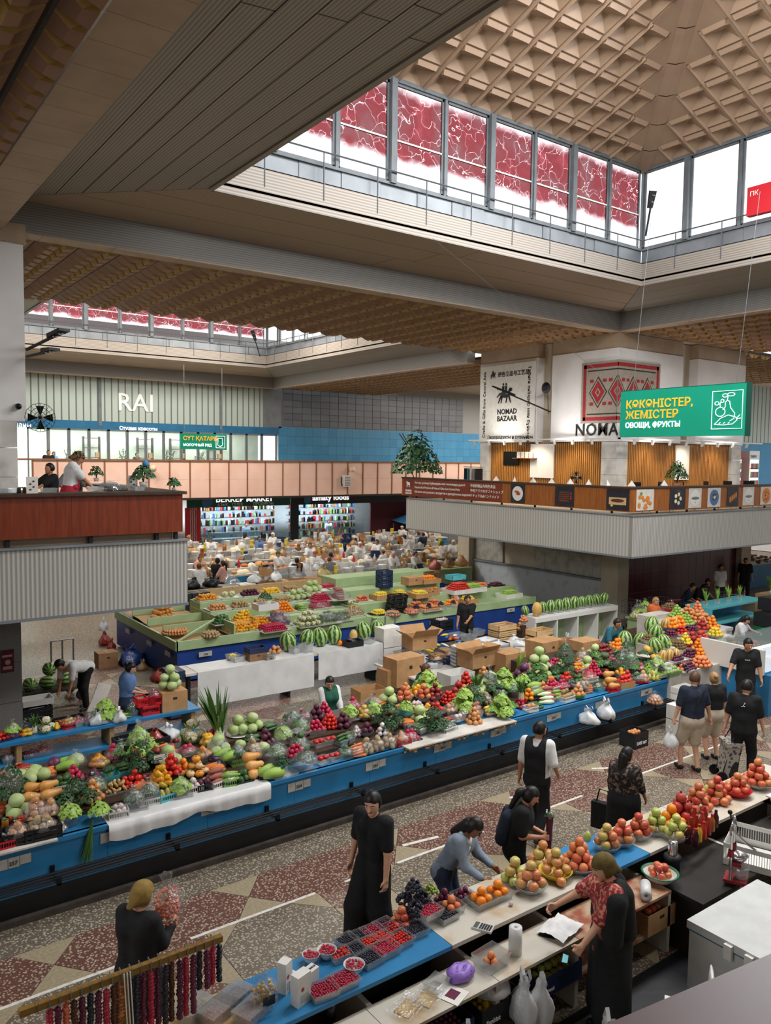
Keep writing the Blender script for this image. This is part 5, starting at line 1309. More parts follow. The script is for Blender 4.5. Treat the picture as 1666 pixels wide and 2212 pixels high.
for i,(p,kind,R,ly,c,b)in enumerate(ents):
 one=ITEM[kind]['r']>.055 and ly==1 and not ITEM[kind]['lay']and R<ITEM[kind]['r']*1.45
 sc_k=1.35 if ITEM[kind]['r']<.09 else 1.12
 if kind in('radish','cherry_tomato'):R,ly,sc_k=min(R,.14),min(ly,4),1.6
 heap(kind,p,R*1.3,ly,place_words(i),c or None,scale=sc_k,rz=RND.uniform(-.2,.2)if not ITEM[kind]['lay']else RND.uniform(1.2,1.9),bag='bag_film' if b else None,n1=one)
p=disp(477,1600);heap('leeks',p,.1,1,'standing beside the cabbages above plate two fifty-five',n1=True,scale=1.8)
p=at(200,1792,y=CY-.06);heap('chives',(p.x,CY-.07,.93),.06,1,'left of the oilcloth above plate two fifty-six',n1=True,scale=1.5)

mat('jar_red','#8e2a1e','#a33a22',rough=.12,scale=9);mat('jar_amber','#b06a24','#8f4e1a',rough=.12,scale=9);mat('jar_dark','#4a1a22','#381420',rough=.12);mat('lid_black','#1c1c1e',rough=.3);mat('lid_red','#b3322e',rough=.3);mat('lid_green','#4d7a3a',rough=.3)
def jar(p,r,h,m,lid,lb,gr=None):
 o=Em('jar',p,lb=lb,cat='jar',gr=gr);o=G().lathe([(0,0),(r*.95,0),(r,h*.06),(r,h*.8),(r*.85,h*.88),(0,h*.88)],10).obj('jar_body',m,o,sm=True);G().lathe([(r*.88,h*.86),(r*.9,h*.88),(r*.9,h),(0,h)],10).obj('lid',lid,o)
for i,(px,py,m,l,w_)in enumerate(((6,1742,'jar_amber','lid_black','amber'),(12,1788,'jar_amber','lid_green','amber'),(26,1745,'jar_red','lid_red','red'),(20,1762,'jar_red','lid_red','red'),(35,1775,'jar_red','lid_green','red'),(20,1785,'jar_dark','lid_red','dark'),(46,1770,'jar_red','lid_red','red'),(46,1784,'jar_red','lid_red','red'),(2,1760,'jar_amber','lid_red','amber'))):
 jar(disp(px,py),.045,.12 if i%2 else .10,m,l,'small %s jar of preserves with lid beside the onions above plate two fifty-seven'%w_,'preserve jars above plate two fifty-seven')
carton(disp(28,1664),.42,.3,.13,'carton','brown carton holding an orange bag at the picture edge above plate two fifty-seven');wrap(disp(28,1662)+Vector((0,0,.1)),.17,.1,'bag_red','crumpled orange plastic bag in the carton above plate two fifty-seven')
carton(disp(25,1690),.5,.26,.14,'carton_dark','lower brown carton under the carton with the orange bag',lid=True)

p=disp(338,1662);o=Em('price_card',(p.x-.07,p.y-.1,p.z+.13),lb='small white price card standing on the dark tomatoes above plate two fifty-six',cat='card');G().box(0,0,0,.16,.004,.11).obj('card','paper',o);G().box(.02,-.002,.04,.13,.0,.05).obj('writing','letter_black',o);G().box(.02,-.002,.065,.11,.0,.073).obj('writing','letter_black',o)

ob('plastic_crate',crate_g(.7,.5,.22).mesh('plastic_crate','pl_black'),None,disp(305,1622),.1,lb='large black crate full of loose plastic bags at the back above plate two fifty-six',cat='crate')
Bag(disp(290,1616)+Vector((0,0,.14)),.17,.17,'bag_milky','white carrier bag slumped in the large black crate',5);Bag(disp(318,1606)+Vector((0,0,.14)),.14,.18,'bag_red','red plastic bag in the large black crate',6,False)

for i,px in enumerate((1272,1308)):
 p=at(px,1555,y=CY-.2);Bag((p.x,CY-.2,.515),.19,.26+.06*i,'bag_milky',('squat' if i==0 else 'taller')+' white carrier bag standing on the rod shelf under plate two forty-nine',11+i)
p=at(1412,1522,y=CY-.15);heap('onion',(p.x,CY-.18,.52),.17,3,'netted on the rod shelf beside plate two forty-eight',bag='bag_film')
p=at(365,1590,z=1.1);Bag(p,.2,.16,'bag_milky','white carrier bag lying behind the tomatoes above plate two fifty-five',21)

# ------ back shelf of the counter with red baskets and the seated vendor's goods
YS=13.7
sh_=Em('rear_shelf',(0,0,0),lb='low blue edged shelf behind the counter under the red baskets',cat='shelf')
for zz,yy in((.80,YS),(.42,YS)):G().box(1.2,yy-.04,zz-.05,5.75,yy+.55,zz).obj('shelf_board','blue_paint',sh_)
for x in(1.3,2.6,4.1,5.6):G().box(x,YS,0,x+.08,YS+.5,.76).obj('post','chip_board',sh_)
def shp(px,dy=.22):p=at(px,1600-(px*.19),y=YS+dy);return Vector((p.x,YS+dy,.80))
SH=[(8,'tomato',.16,2,'tray:carton_navy',0),(28,'lettuce',.12,1,'tray:carton_navy',1),(45,'tomato',.06,1,None,0),(58,'yellow_pepper',.10,2,None,0),(75,'scallion',.06,1,None,0),(100,'cauliflower',.1,2,None,0),(122,'yellow_pepper',.07,2,None,0),(148,'pepper',.12,2,'basket:pl_red',1),(170,'radish',.11,3,'tub:clear_plastic',1),(192,'dark_tomato',.12,2,'tub:clear_plastic',1),(205,'broccoli',.1,1,None,1),(228,'lettuce',.15,1,None,0),(250,'tomato',.08,2,None,0),(270,'zucchini',.12,2,None,0),(285,'spinach',.1,1,None,1)]
for px,k,R,ly,c,b in SH:heap(k,shp(px),R,ly,'on the blue edged rear shelf near %s'%('the granite pillar' if px<80 else 'the cauliflowers' if px<160 else 'the red baskets' if px>215 else 'the middle of the shelf'),c,bag='bag_film' if b else None,rz=.3 if k!='zucchini' else 1.4)
for i,(px,dz)in enumerate(((322,0),(312,.17),(334,.17))):
 p=shp(px,.2);cont('basket:pl_red',(p.x,p.y,p.z+dz),.17,0,('lowest red plastic basket on the rear shelf','upper empty red plastic basket on the rear shelf','upper red plastic basket with bagged radishes on the rear shelf')[i],.16)
p=shp(334,.2);heap('radish',(p.x,p.y,p.z+.27),.11,3,'bagged in the upper red basket of the rear shelf',bag='bag_film')
r=carton(shp(370,.25),.48,.4,.36,'carton','upright brown carton with a hand slot under the pale cabbages',lid=True);p=shp(368,.25);heap('cabbage',(p.x,p.y,p.z+.37),.22,2,'on the upright brown carton by the seated woman')
for i,(px,dy,m)in enumerate(((215,.1,'bag_milky'),(258,.05,'bag_milky'),(60,.3,'bag_film'))):Bag(shp(px,dy),.15,.2,m,'thin plastic bag on the rear shelf '+('beside the broccoli','in front of the zucchini','behind the yellow peppers')[i],31+i)
for i,(px,k)in enumerate(((20,'garlic'),(65,'radish'),(95,'tomato'))):
 p=at(px,1640,y=YS+.2);heap(k,(p.x,YS+.2,.42),.13,2,'on the lower board of the rear shelf','tub:clear_plastic',bag='bag_film')
# ------ near fruit stall
mat('stall_board','#c3bcae','#ad8e62',rough=.5,scale=2.5,detail=8,lo=.55,hi=.75);mat('stall_dark','#2a241f','#1f1a16',rough=.8,scale=4);mat('newsprint','#b39a7c','#8f4a30',rough=.7,scale=7,detail=6)
ZT,ZL=.93,.74
ns=Em('fruit_stall',(0,0,0),lb='near fruit stall with white worn boards on two levels',cat='stall')
for k,(a,b,m)in enumerate(((2.75,4.75,'blue_paint'),(4.75,6.75,'stall_board'),(6.75,7.8,'blue_paint'),(7.8,9.0,'stall_board'),(9.0,11.6,'stall_board'))):G().box(a+.004,5.35,ZT-.04,b-.004,6.02,ZT).obj('top_board',m,ns)
for k,(a,b,m)in enumerate(((2.75,3.75,'stall_board'),(3.75,4.95,'stall_board'),(4.95,6.05,'stall_board'),(6.05,7.6,'newsprint'))):G().box(a+.004,4.92,ZL-.03,b-.004,5.34,ZL).obj('lower_board',m,ns)
G().box(2.75,5.9,0,11.6,5.98,ZT-.04).obj('front_panel','stall_dark',ns);G().box(2.75,5.0,.26,9.2,5.85,.3).obj('bottom_shelf','newsprint',ns)
for x in(2.8,3.8,4.95,6.05,7.6,9.1,11.5):G().box(x,4.96,0,x+.05,5.9,ZL-.03).obj('divider','stall_board',ns)
def nt(px,py,z=ZT):return at(px,py,z=z)
NT=[ 
 (1040,1955,'mandarin',.12,3,'tub:clear_plastic','in the tub beside the calculator'),(1075,1940,'mandarin',.12,4,'tub:clear_plastic','in the taller tub beside the green apples'),
 (1112,1905,'green_apple',.13,3,None,'heaped behind the big clear apple bowl'),(1146,1925,'blush_apple',.15,4,'bowl:clear_plastic','in the big clear bowl next to the persimmons'),(1172,1868,'blush_apple',.13,3,None,'piled behind the clear bowls'),
 (1200,1895,'blush_apple',.15,4,'bowl:pl_yellow','in the yellow rimmed bowl'),(1250,1880,'peach',.17,4,'bowl:clear_plastic','in the bowl next to the vendor in black shawl'),
 (1310,1838,'blush_apple',.13,4,'bowl:clear_plastic','in the clear bowl in front of the floral blouse woman'),(1342,1826,'apple',.13,4,'bowl:clear_plastic','in the clear bowl beside the white price sheet'),(1378,1812,'apple',.13,4,'bowl:clear_plastic','in the bowl left of the green apples'),
 (1416,1802,'green_apple',.13,5,'bowl:clear_plastic','in the tall heap of green apples'),(1460,1815,'green_apple',.13,2,'bowl:clear_plastic','in the low bowl beside the juice bottles'),(1450,1785,'orange',.15,3,None,'heaped behind the low green apple bowl'),
 (1470,1768,'pomegranate',.15,3,None,'heaped behind the juice bottles'),(1508,1748,'apple',.16,4,None,'piled behind the juice bottles'),(1548,1732,'apple',.16,4,None,'piled beside the juice press'),(1592,1718,'apple',.16,4,'bowl:pl_red','in the red bowl behind the juice press'),(1636,1700,'apple',.19,4,'bowl:clear_plastic','in the bowl on the white scale'),(1530,1725,'green_apple',.10,3,None,'behind the red apples by the juice press'),
]
for px,py,k,R,ly,c,wd in NT:heap(k,nt(px,py),R*1.22,ly,wd,c,scale=1.38)
heap('green_pear',nt(1268,1838)+Vector((0,0,.12)),.04,1,'perched by the shawl vendor',n1=True,scale=1.4)
heap('apple',nt(1212,1915),.04,1,'alone at the board edge by the vendor hand',n1=True,scale=1.25)

BT=[(697,2150,.13,'berry_red','raspberries','nearest the white boxes'),(742,2128,.13,'berry_red','raspberries','left of the small white bowl'),(800,2080,.12,'berry_black','blackberries','right of the small white bowl'),(832,2060,.13,'berry_red','red currants','between blackberries and strawberries'),(862,2040,.13,'tomato','strawberries','beside the dark blackberries'),(895,2018,.13,'berry_black','blackberries','under the dark grapes'),(925,1996,.13,'berry_red','raspberries','raised in front of the dark grapes'),(962,1985,.13,'berry_black','blackberries','under the green grapes'),
 (735,2072,.10,'tomato','strawberries','behind the small white bowl'),(765,2062,.10,'berry_black','blackberries','behind the red currants'),(748,2042,.10,'berry_black','blueberries','at the far corner of the berries'),(778,2032,.10,'berry_black','blueberries','second from the far corner'),(805,2022,.11,'berry_red','red currants','with yellow raspberries behind'),(830,2008,.10,'plum','cherries','behind the strawberries'),(800,2046,.09,'tomato','strawberries','in the middle of the berry punnets'),(826,2036,.09,'tomato','strawberries','left of the large strawberry punnet'),(850,2014,.10,'tomato','strawberries','beside the red apples')]
for i,(px,py,R,m,nm,wd)in enumerate(BT):
 p=nt(px,py);dz=.09 if 'raised' in wd else 0
 r=Em('berry_punnet',(p.x,p.y,ZT+dz),RND.uniform(-.1,.1),lb='clear punnet of %s %s'%(nm,wd),cat='punnet')
 tub(1.95*R,1.6*R,.075,.004,.86).obj('punnet','clear_plastic',r);o=berries(1.7*R,1.36*R,.0125 if nm!='strawberries' else .017,m,i).obj('berries',m,r,(0,0,.05),sm=True);o['kind']='stuff'
for i,(px,py,R)in enumerate(((765,2100,.095),(706,2068,.09),(672,2078,.08))):
 p=nt(px,py);r=Em('berry_bowl',(p.x,p.y,ZT),lb='round white bowl of raspberries '+('beside the red currant punnet','behind the white tea boxes','half hidden behind the white boxes')[i],cat='bowl')
 bowl_g(R,.08).obj('bowl','pl_white',r,sm=True);g=G();q=random.Random(i)
 for k in range(46):a=q.uniform(0,6.28);u=R*.8*math.sqrt(q.random());g.sph((u*math.cos(a),u*math.sin(a),.07+.018*(1-u/R)),.0125,5,3)
 o=g.obj('berries','berry_red',r,sm=True);o['kind']='stuff'
heap('grapes',nt(905,1990)+Vector((0,.08,.02)),.15,2,'piled above the raised raspberries',scale=1.2);heap('green_grapes',nt(935,1965)+Vector((0,.05,.05)),.08,2,'on the dark grapes',scale=1.2)
heap('peach',nt(975,1970),.13,2,'in the tub beside the calculator','tub:clear_plastic',scale=1.1);heap('plum',nt(960,1955),.11,3,'heaped behind the peach tub',scale=1.4);heap('plum',nt(1000,1945),.12,2,'in the tub by the grey cardigan','tub:clear_plastic',scale=1.2);heap('apple',nt(868,2000),.12,3,'beside the dark grapes')

mat('calc_grey','#b9b9b6',rough=.4);mat('key_dark','#2c2d2f',rough=.5);mat('screen_grey','#59605a',rough=.2)
p=nt(1036,2000);r=Em('calculator',(p.x,p.y-.05,ZT),.5,lb='grey calculator lying on the white stall board',cat='calculator')
G().box(-.06,-.1,0,.06,.1,.02).obj('case','calc_grey',r);G().box(-.05,.045,.02,.05,.085,.023).obj('display','screen_grey',r)
for i in range(4):
 for j in range(5):G().box(-.048+i*.025,-.085+j*.024,.02,-.03+i*.025,-.068+j*.024,.025).obj('key','key_dark',r)
def roll(p,r_,h,lying,lb,rz=0):
 o=ob('bag_roll',G().lathe([(r_*.25,0),(r_,0),(r_*1.02,h*.5),(r_*.96,h),(r_*.3,h),(r_*.25,h*.95),(r_*.25,0)],16).mesh('bag_roll','oilcloth',True),None,p,rot=(PI/2,0,rz)if lying else(0,0,rz),lb=lb,cat='bag roll')
p=nt(1113,2060,ZL);roll((p.x,max(p.y,4.98),ZL),.065,.27,False,'upright roll of white plastic bags on the lower board')
p=nt(1350,1888,ZL);roll((p.x-.1,5.1,ZL+.07),.06,.26,True,'roll of white plastic bags lying beside the green rimmed bowl',-.9)
g=G();q=random.Random(9);n=12
for j in range(n+1):
 for i in range(n+1):u,v=i/n-.5,j/n-.5;g.v.append((u*.42,v*.3,.03+.05*math.exp(-6*(u*u+v*v))+.014*math.sin(9*u+4*v)+q.uniform(0,.014)))
for j in range(n):
 for i in range(n):a=j*(n+1)+i;g.f.append((a,a+1,a+n+2,a+n+1));g.m.append(0)
p=nt(1185,1995,ZL);g.obj('folded_cloth','cl_white',loc=(p.x,5.12,ZL),rz=.2,sm=True,lb='crumpled white cloth on the lower board beside the bag roll',cat='cloth')
p=nt(1135,1990,ZL);r=Em('phone',(p.x,5.15,ZL),.6,lb='black phone half under the crumpled white cloth',cat='phone');G().box(-.04,-.08,0,.04,.08,.009).obj('case','key_dark',r);G().box(-.036,-.075,.009,.036,.075,.0105).obj('screen','glasses_black',r)
p=nt(1040,2050,ZL);p=Vector((p.x-.1,5.13,ZL));cont('tub:clear_plastic',(p.x,p.y,ZL),.16,.1,'large clear tub with a few apricots on the worn board',.13);heap('peach',(p.x,p.y,ZL+.015),.08,2,'at the bottom of the large clear tub')
g=G().lathe([(.03,0),(.13,.02),(.15,.07),(.10,.11),(.04,.10),(0,.08)],14);q=random.Random(3);g.v=[(x*(1+q.uniform(-.2,.2)),y*.7*(1+q.uniform(-.2,.2)),z*(1+q.uniform(-.25,.25)))for x,y,z in g.v]
mat('bag_lilac','#8f6cc0','#5c3f8c',rough=.35,scale=26,lo=.6,hi=.66);p=nt(950,2065,ZL);g.obj('gift_bag','bag_lilac',loc=(p.x-.05,5.16,ZL),sm=True,lb='crumpled lilac dotted bag on the lower board',cat='bag')
p=nt(888,2088,ZL);p=Vector((p.x,5.18,ZL));cont('tub:clear_plastic',(p.x,p.y,ZL),.11,.3,'milky plastic tub of coins on the lower board',.08);
for i,(px,py)in enumerate(((1103,1963),(1032,1968),(1164,1945))):pass
p=nt(1104,1957);heap('garlic',p,.03,1,'slice lying on the white board',n1=True)

p=nt(930,2110,ZL);r=Em('leaflet',(p.x,5.05,ZL+.004),.35,lb='white leaflet with a berry photo on the lower board',cat='leaflet');G().box(-.11,-.13,0,.11,.13,.003).obj('sheet','paper',r);G().box(-.06,-.07,.003,.06,.03,.0045).obj('picture','plum',r)
for i,(px,py)in enumerate(((838,2140),(880,2122))):
 p=nt(px,py,ZL);r=Em('foil_bag',(p.x,5.12,ZL),.35+.1*i,lb=('nearer' if i==0 else 'farther')+' shiny clear bag of tan fruit leather',cat='foil bag')
 G().box(-.14,-.1,0,.14,.1,.014).obj('fruit_leather','peach_flat',r)if 'peach_flat' in M else G().box(-.1,-.075,0,.1,.075,.012).obj('fruit_leather','ginger',r)
 g=G();q=random.Random(i)
 for a in range(9):
  for b in range(7):g.v.append((-.16+a*.04,-.12+b*.04,.02+q.uniform(0,.018)))
 for a in range(8):
  for b in range(6):k=a*7+b;g.f.append((k,k+7,k+8,k+1));g.m.append(0)
 g.obj('film','bag_film',r,sm=True)
def cup(p,r_,h,m,lb):
 o=Em('paper_cup',p,lb=lb,cat='cup');G().lathe([(0,0),(r_*.72,0),(r_,h),(r_*.92,h),(r_*.66,.006),(0,.006)],14).obj('cup',m,o,sm=True);G().lathe([(r_*.99,h-.004),(r_*1.05,h),(r_*.99,h+.004),(r_*.93,h)],14).obj('rim','pl_white',o,sm=True)
cup(nt(714,2195,ZL),.045,.12,'pl_black','dark paper cup standing at the near end of the stall');cup(nt(688,2182,ZL),.035,.08,'pl_black','smaller dark paper cup behind the larger one')
p=nt(720,2160,ZL);r=Em('glass_bottle',(p.x,p.y,ZL),lb='small corked bottle of yellow oil beside the paper cups',cat='bottle');G().lathe([(0,0),(.035,0),(.037,.02),(.035,.11),(.014,.15),(.013,.2),(0,.2)],12).obj('bottle','jar_oil' if 'jar_oil' in M else 'jar_amber',r,sm=True);G().lathe([(.013,.2),(.013,.225),(0,.225)],8).obj('cork','pale_wood',r)
for i,(px,py,w_,h,rz)in enumerate(((615,2140,.1,.27,.5),(668,2122,.16,.12,.3),(650,2165,.15,.26,.25),(628,2130,.13,.1,.35))):
 p=nt(px,py);r=Em('tea_box',(p.x,p.y,ZT),rz,lb=('tall slim white carton at the near stall end','low white carton reading FRUIT BALLS on its lid','wide white printed carton beside the nut bag','white carton lying between the tall cartons')[i],cat='carton')
 G().box(-w_/2,-.045,0,w_/2,.045,h).obj('carton','carton_white',r)
 if i==1:text('FRUIT BALLS',.026,'letter_black',r,(-.075,-.01,h+.001),(0,0,0),ext=.001,bold=.0015)
 if i in(0,2):G().lathe([(0,0),(.018,0)],10).obj('emblem','pomegranate',r,(-w_*.15,-.047,h*.55)).rotation_euler=(PI/2,0,0);G().box(-w_*.3,-.047,h*.12,w_*.3,-.0455,h*.38).obj('print','plate_grey',r)
G().box(0,0,0,.001,.001,.001)if False else None
p=nt(570,2180);r=Em('nut_bag',(p.x,p.y,ZT),lb='clear bag of pale nuts with black label beside the white cartons',cat='nut bag');g=G();q=random.Random(8)
for i in range(80):g.sph((q.uniform(-.09,.09),q.uniform(-.05,.05),.02+q.random()*.2),.016,6,4)
o=g.obj('nuts','ginger',r,sm=True);o['kind']='stuff';g=G().lathe([(.1,0),(.13,.05),(.13,.18),(.08,.25),(.03,.28),(.06,.33)],12);g.v=[(x,y*.65,z)for x,y,z in g.v];g.jit(.006).obj('film','bag_film',r,sm=True);G().box(-.05,-.088,.08,.06,-.084,.16).obj('label_patch','glasses_black',r)
for i,(px,py,m,nm)in enumerate(((505,2165,'plum','dark dried plums'),(470,2195,'peach','dried orange peel'),(420,2190,'ginger','mixed dried fruit'),(545,2195,'berry_red','red dried berries'))):
 p=nt(px,py);r=Em('snack_tub',(p.x,p.y,ZT),.4,lb='clear lidded tub of %s below the hanging fruit strings'%nm,cat='tub');tub(.3,.2,.09,.004,.88).obj('tub','clear_plastic',r);o=berries(.25,.16,.018,m,i).obj('filling',m,r,(0,0,.04),sm=True);o['kind']='stuff';G().box(-.15,-.1,.09,.15,.1,.096).obj('lid','clear_plastic',r)
G().box(1.0,5.35,ZT-.05,2.74,6.02,ZT-.01).obj('trestle_board','pale_wood',lb='plain wooden trestle board under the dried fruit tubs',cat='board')

mat('wood_yellow','#8c6a30','#775826',rough=.55,scale=4,stretch=(1,8,8));mat('string_white','#d8d6d0',rough=.7)
a,b=at(40,2185,z=1.6),at(480,2025,z=1.6);Yr=5.73;r=Em('hanging_rack',(a.x,Yr,0),lb='yellow wooden rack hung with strings of dried fruit',cat='rack');Lr=b.x-a.x
G().box(0,-.025,1.57,Lr,.025,1.62).obj('beam','wood_yellow',r);G().box(Lr*.46,-.03,.9,Lr*.46+.06,.03,1.57).obj('post','wood_yellow',r)
for k in range(19):x=.12+k*(Lr-.2)/18;G().tube([(x,-.03,1.56),(x,-.034,1.635),(x,.034,1.635),(x,.03,1.56)],.0045,5).obj('hook','steel',r)
for i,x in enumerate((.47,.485,.5)):G().tube([(Lr*x,-.05,1.63),(Lr*x+.02,-.055,1.2),(Lr*x+.03,-.05,.96)],.005,5).obj('cord','string_white',r)
cols=['berry_red','plum','peach','dates','plum','grape_dark','plum','berry_red','dates','peach',None,'grape_dark','plum','berry_red','plum','grape_dark','dates','plum','berry_red','plum','grape_dark','plum','radish','grape_dark']
for k,m in enumerate(cols):
 if not m:continue
 x=a.x+.2+k*(Lr-.22)/23;g=G();q=random.Random(k);top=1.55;ln=.5 if k<20 else .32
 g.tube([(0,0,.04),(0,0,-.02)],.003,4)
 zz=-.03
 while zz>-ln:g.sph((q.uniform(-.005,.005),q.uniform(-.005,.005),zz),(.027,.027,.02),7,4);zz-=.028
 ob('fruit_string',g.mesh('fruit_string',m,True),None,(x,Yr+q.uniform(-.015,.02),top),lb='lumpy %s dried fruit string hung %s'%({'berry_red':'dark red','plum':'purple','peach':'orange','dates':'brown','grape_dark':'blackish','radish':'bright pink'}[m],'left of the rack post' if k<10 else 'right of the rack post'),cat='fruit string',gr='hanging fruit strings')

film('pet','#f0f0f0',gloss=.12,diff=.1,rough=.08,bump=0)
JU=[(1487,1822,'jar_dark','dark plum'),(1503,1828,'jar_dark','dark plum'),(1510,1818,'lemon','yellow'),(1520,1812,'tomato','red'),(1530,1803,'pomegranate','brick red'),(1538,1795,'jar_amber','amber'),(1546,1786,'jar_dark','blackish'),(1492,1802,'jar_red','crimson'),(1505,1797,'jar_red','crimson'),(1516,1790,'pomegranate','brick red'),(1500,1780,'jar_red','crimson'),(1522,1778,'jar_red','crimson')]
for i,(px,py,m,nm)in enumerate(JU):
 p=nt(px,py);r=Em('juice_bottle',(p.x,p.y,ZT),lb='small bottle of %s juice with red cap %s'%(nm,'in the front rank' if i<7 else 'in the back rank'),cat='bottle',gr='juice bottles on the near stall')
 b_=G().lathe([(0,0),(.034,0),(.037,.01),(.037,.13),(.018,.18),(.016,.19),(0,.19)],10).obj('bottle',m,r,sm=True);G().lathe([(.02,.188),(.02,.215),(0,.215)],8).obj('cap','lid_red' if m!='jar_dark' or i<6 else 'lid_black',b_)

mat('chrome','#c9cbcc',rough=.15,metal=.9);mat('press_red','#8c1d26',rough=.35)
p=nt(1590,1900,.75);r=Em('juice_press',(p.x,p.y,.75),.4,lb='chrome and red lever juice press beside the juice bottles',cat='juice press')
G().box(-.12,-.12,0,.12,.12,.03).obj('base','press_red',r)
for sx in(-.1,.1):G().tube([(sx,.05,.03),(sx,.05,.55)],.016,8).obj('column','chrome',r);G().lathe([(.02,.55),(.03,.6),(.018,.66),(0,.72)],10).obj('finial','chrome',r,(sx,.05,0),sm=True);G().lathe([(.03,.3),(.035,.34),(.03,.38)],10).obj('collar','press_red',r,(sx,.05,0),sm=True)
G().lathe([(.05,.24),(.1,.3),(.105,.3),(.06,.23)],14).obj('cup','chrome',r,(0,-.02,0),sm=True);G().box(-.11,-.06,.2,.11,.07,.235).obj('bracket','press_red',r)
G().tube([(.12,.05,.5),(.3,-.06,.32),(.42,-.16,.2)],.013,7).obj('lever','chrome',r);G().tube([(.1,.05,.52),(.26,.12,.66)],.012,7).obj('lever','rod_black',r);G().sph((.26,.12,.66),.028).obj('knob','rod_black',r,sm=True)
G().lathe([(0,0),(.07,0),(.09,.15),(.084,.15),(.066,.01),(0,.01)],14).obj('juice_jug','clear_plastic',r,(0,-.05,.03),sm=True)
p=nt(1495,1905,.7);r=Em('juicer',(p.x,5.2,.70),lb='steel electric juicer on the dark shelf below the juice bottles',cat='juicer');G().lathe([(0,0),(.09,0),(.085,.14),(.1,.16),(.1,.2),(.07,.22),(0,.22)],14).obj('motor_body','steel_dark',r,sm=True);G().lathe([(.055,.22),(.055,.36),(.05,.38),(0,.38)],14).obj('feed_tube','chrome',r,sm=True)
ns2=Em('juice_bench',(0,0,0),lb='low dark bench carrying the juicer and the press',cat='bench');G().box(7.7,4.6,.66,10.6,5.34,.7).obj('top','stall_dark',ns2);
for x in(7.75,10.5):G().box(x,4.65,0,x+.06,5.3,.66).obj('leg','stall_dark',ns2)
p=nt(1640,1790);r=Em('weighing_scale',(10.2,5.62,ZT),lb='white weighing scale under the big apple bowl',cat='scale')
p=nt(1636,1720);r.location=(p.x,p.y-.02,ZT-.001);G().box(-.16,-.17,0,.16,.17,.0).obj('plinth','pl_white',r);
r.location=(p.x+.05,p.y-.3,ZT);G().lathe([(.12,0),(.13,.04),(.06,.08),(.0,.08)],16).obj('foot','pl_white',r,sm=True);G().box(-.15,-.13,.08,.15,.13,.1).obj('platform','pl_white',r)
p=at(1625,1850,z=.72);cont('basket:pl_white',(p.x,min(p.y,5.1),.7),.36,.35,'large white lattice laundry basket behind the juice press',.26)
p=nt(1402,1862,ZL);p=Vector((p.x-.25,5.13,ZL));r=Em('fruit_bowl',(p.x,p.y,ZL),lb='white bowl with green rim holding pink apples',cat='bowl');bowl_g(.2,.1).obj('bowl','pl_white',r,sm=True);G().lathe([(.195,.097),(.215,.1),(.2,.107),(.185,.1)],20).obj('rim','pl_darkgreen',r,sm=True);heap('apple',(p.x,p.y,ZL+.045),.14,2,'in the green rimmed white bowl',scale=1.1)

CT=[(1390,1965,.5,.34,.24,'carton','apple','plain brown carton of red apples under the newsprint shelf',None,None),(1445,1940,.46,.34,.2,'carton_navy','green_pear','navy printed carton of pears and apples',None,None),(1490,1925,.4,.34,.2,'carton_navy','blush_apple','blue and orange carton of mixed apples',None,None),(1175,2090,.62,.38,.2,'carton_navy','green_apple','navy carton printed sweet on the bottom shelf','sweet','letter_white'),(1040,2150,.5,.36,.2,'carton_black','lemon','black carton printed Sunkist below the worn board','Sunkist','letter_white'),(930,2200,.5,.36,.2,'carton_navy','plum','navy carton of bagged fruit below the leaflet',None,None)]
for i,(px,py,w_,d,h,m,k,lab,wd,wc)in enumerate(CT):
 zc=.3;p=at(px,py,z=zc+h*.5);yy=5.15
 carton((p.x,yy-.02,zc),w_,d,h,m,lab,0,0,False,wd,wc or 'letter_white');heap(k,(p.x,yy-.02,zc+.07),w_*.42,2,'in the '+('plain brown carton','navy printed carton','blue orange carton','carton printed sweet','carton printed Sunkist','navy carton below the leaflet')[i],box=True,D=d*.38,scale=1.1)
p=at(1128,2080,y=4.88);r=Bag((p.x,4.84,.28),.15,.42,'bag_milky','white carrier bag hanging from the bag roll at the stall edge',41,True);p=at(1165,2100,y=4.8);Bag((p.x+.02,4.8,.22),.14,.46,'bag_milky','second white carrier bag hanging right of the bag roll',42,False)
p=at(1030,2110,z=.55);wrap((p.x,5.12,.52),.2,.14,'bag_milky','grey film bundle in the black carton below the worn board');Bag((at(1005,2200,y=4.9).x,4.86,.2),.09,.3,'bag_milky','thin white bag with a paper cup hanging below the black carton',43)

mat('freezer_white','#cfd0cd','#c2c3c0',rough=.35,scale=4)
r=Em('chest_freezer',(7.6,3.95,0),lb='white chest freezer with grey blue trim behind the stall',cat='freezer');G().box(-.55,-.45,.05,.75,.4,.78).obj('body','freezer_white',r);G().box(-.57,-.47,.8,.77,.42,.88).obj('lid','freezer_white',r);G().box(-.56,-.46,.78,.76,.41,.8).obj('seal','band_blue',r)
for x in(-.3,.4):G().box(x,-.49,.72,x+.06,-.45,.86).obj('hinge','pl_white',r);G().box(-.61,-.2+x*.3,.72,-.57,-.12+x*.3,.86).obj('latch','pl_white',r)
G().box(2.9,3.3,.001,9.0,4.9,.012).obj('rubber_mat','black_paint',lb='black rubber mat on the floor behind the near stall',cat='mat')
r=Em('plastic_chair',(6.35,3.9,0),.6,lb='light plastic chair back at the foot of the picture',cat='chair');G().box(-.2,-.2,.42,.2,.2,.45).obj('seat','pl_white',r);G().lathe([(.2,.0),(.22,.3),(.16,.42),(0,.45)],10).obj('backrest','pl_white',r,(0,-.19,.45),sm=True).scale=(1,.12,1)
for sx in(-.18,.18):
 for sy in(-.18,.18):G().tube([(sx,sy,0),(sx*.95,sy*.95,.42)],.018,6).obj('leg','pl_white',r)
Bag((5.55,4.15,0),.24,.5,'bag_milky','large white bag on the floor at the foot of the picture',51)
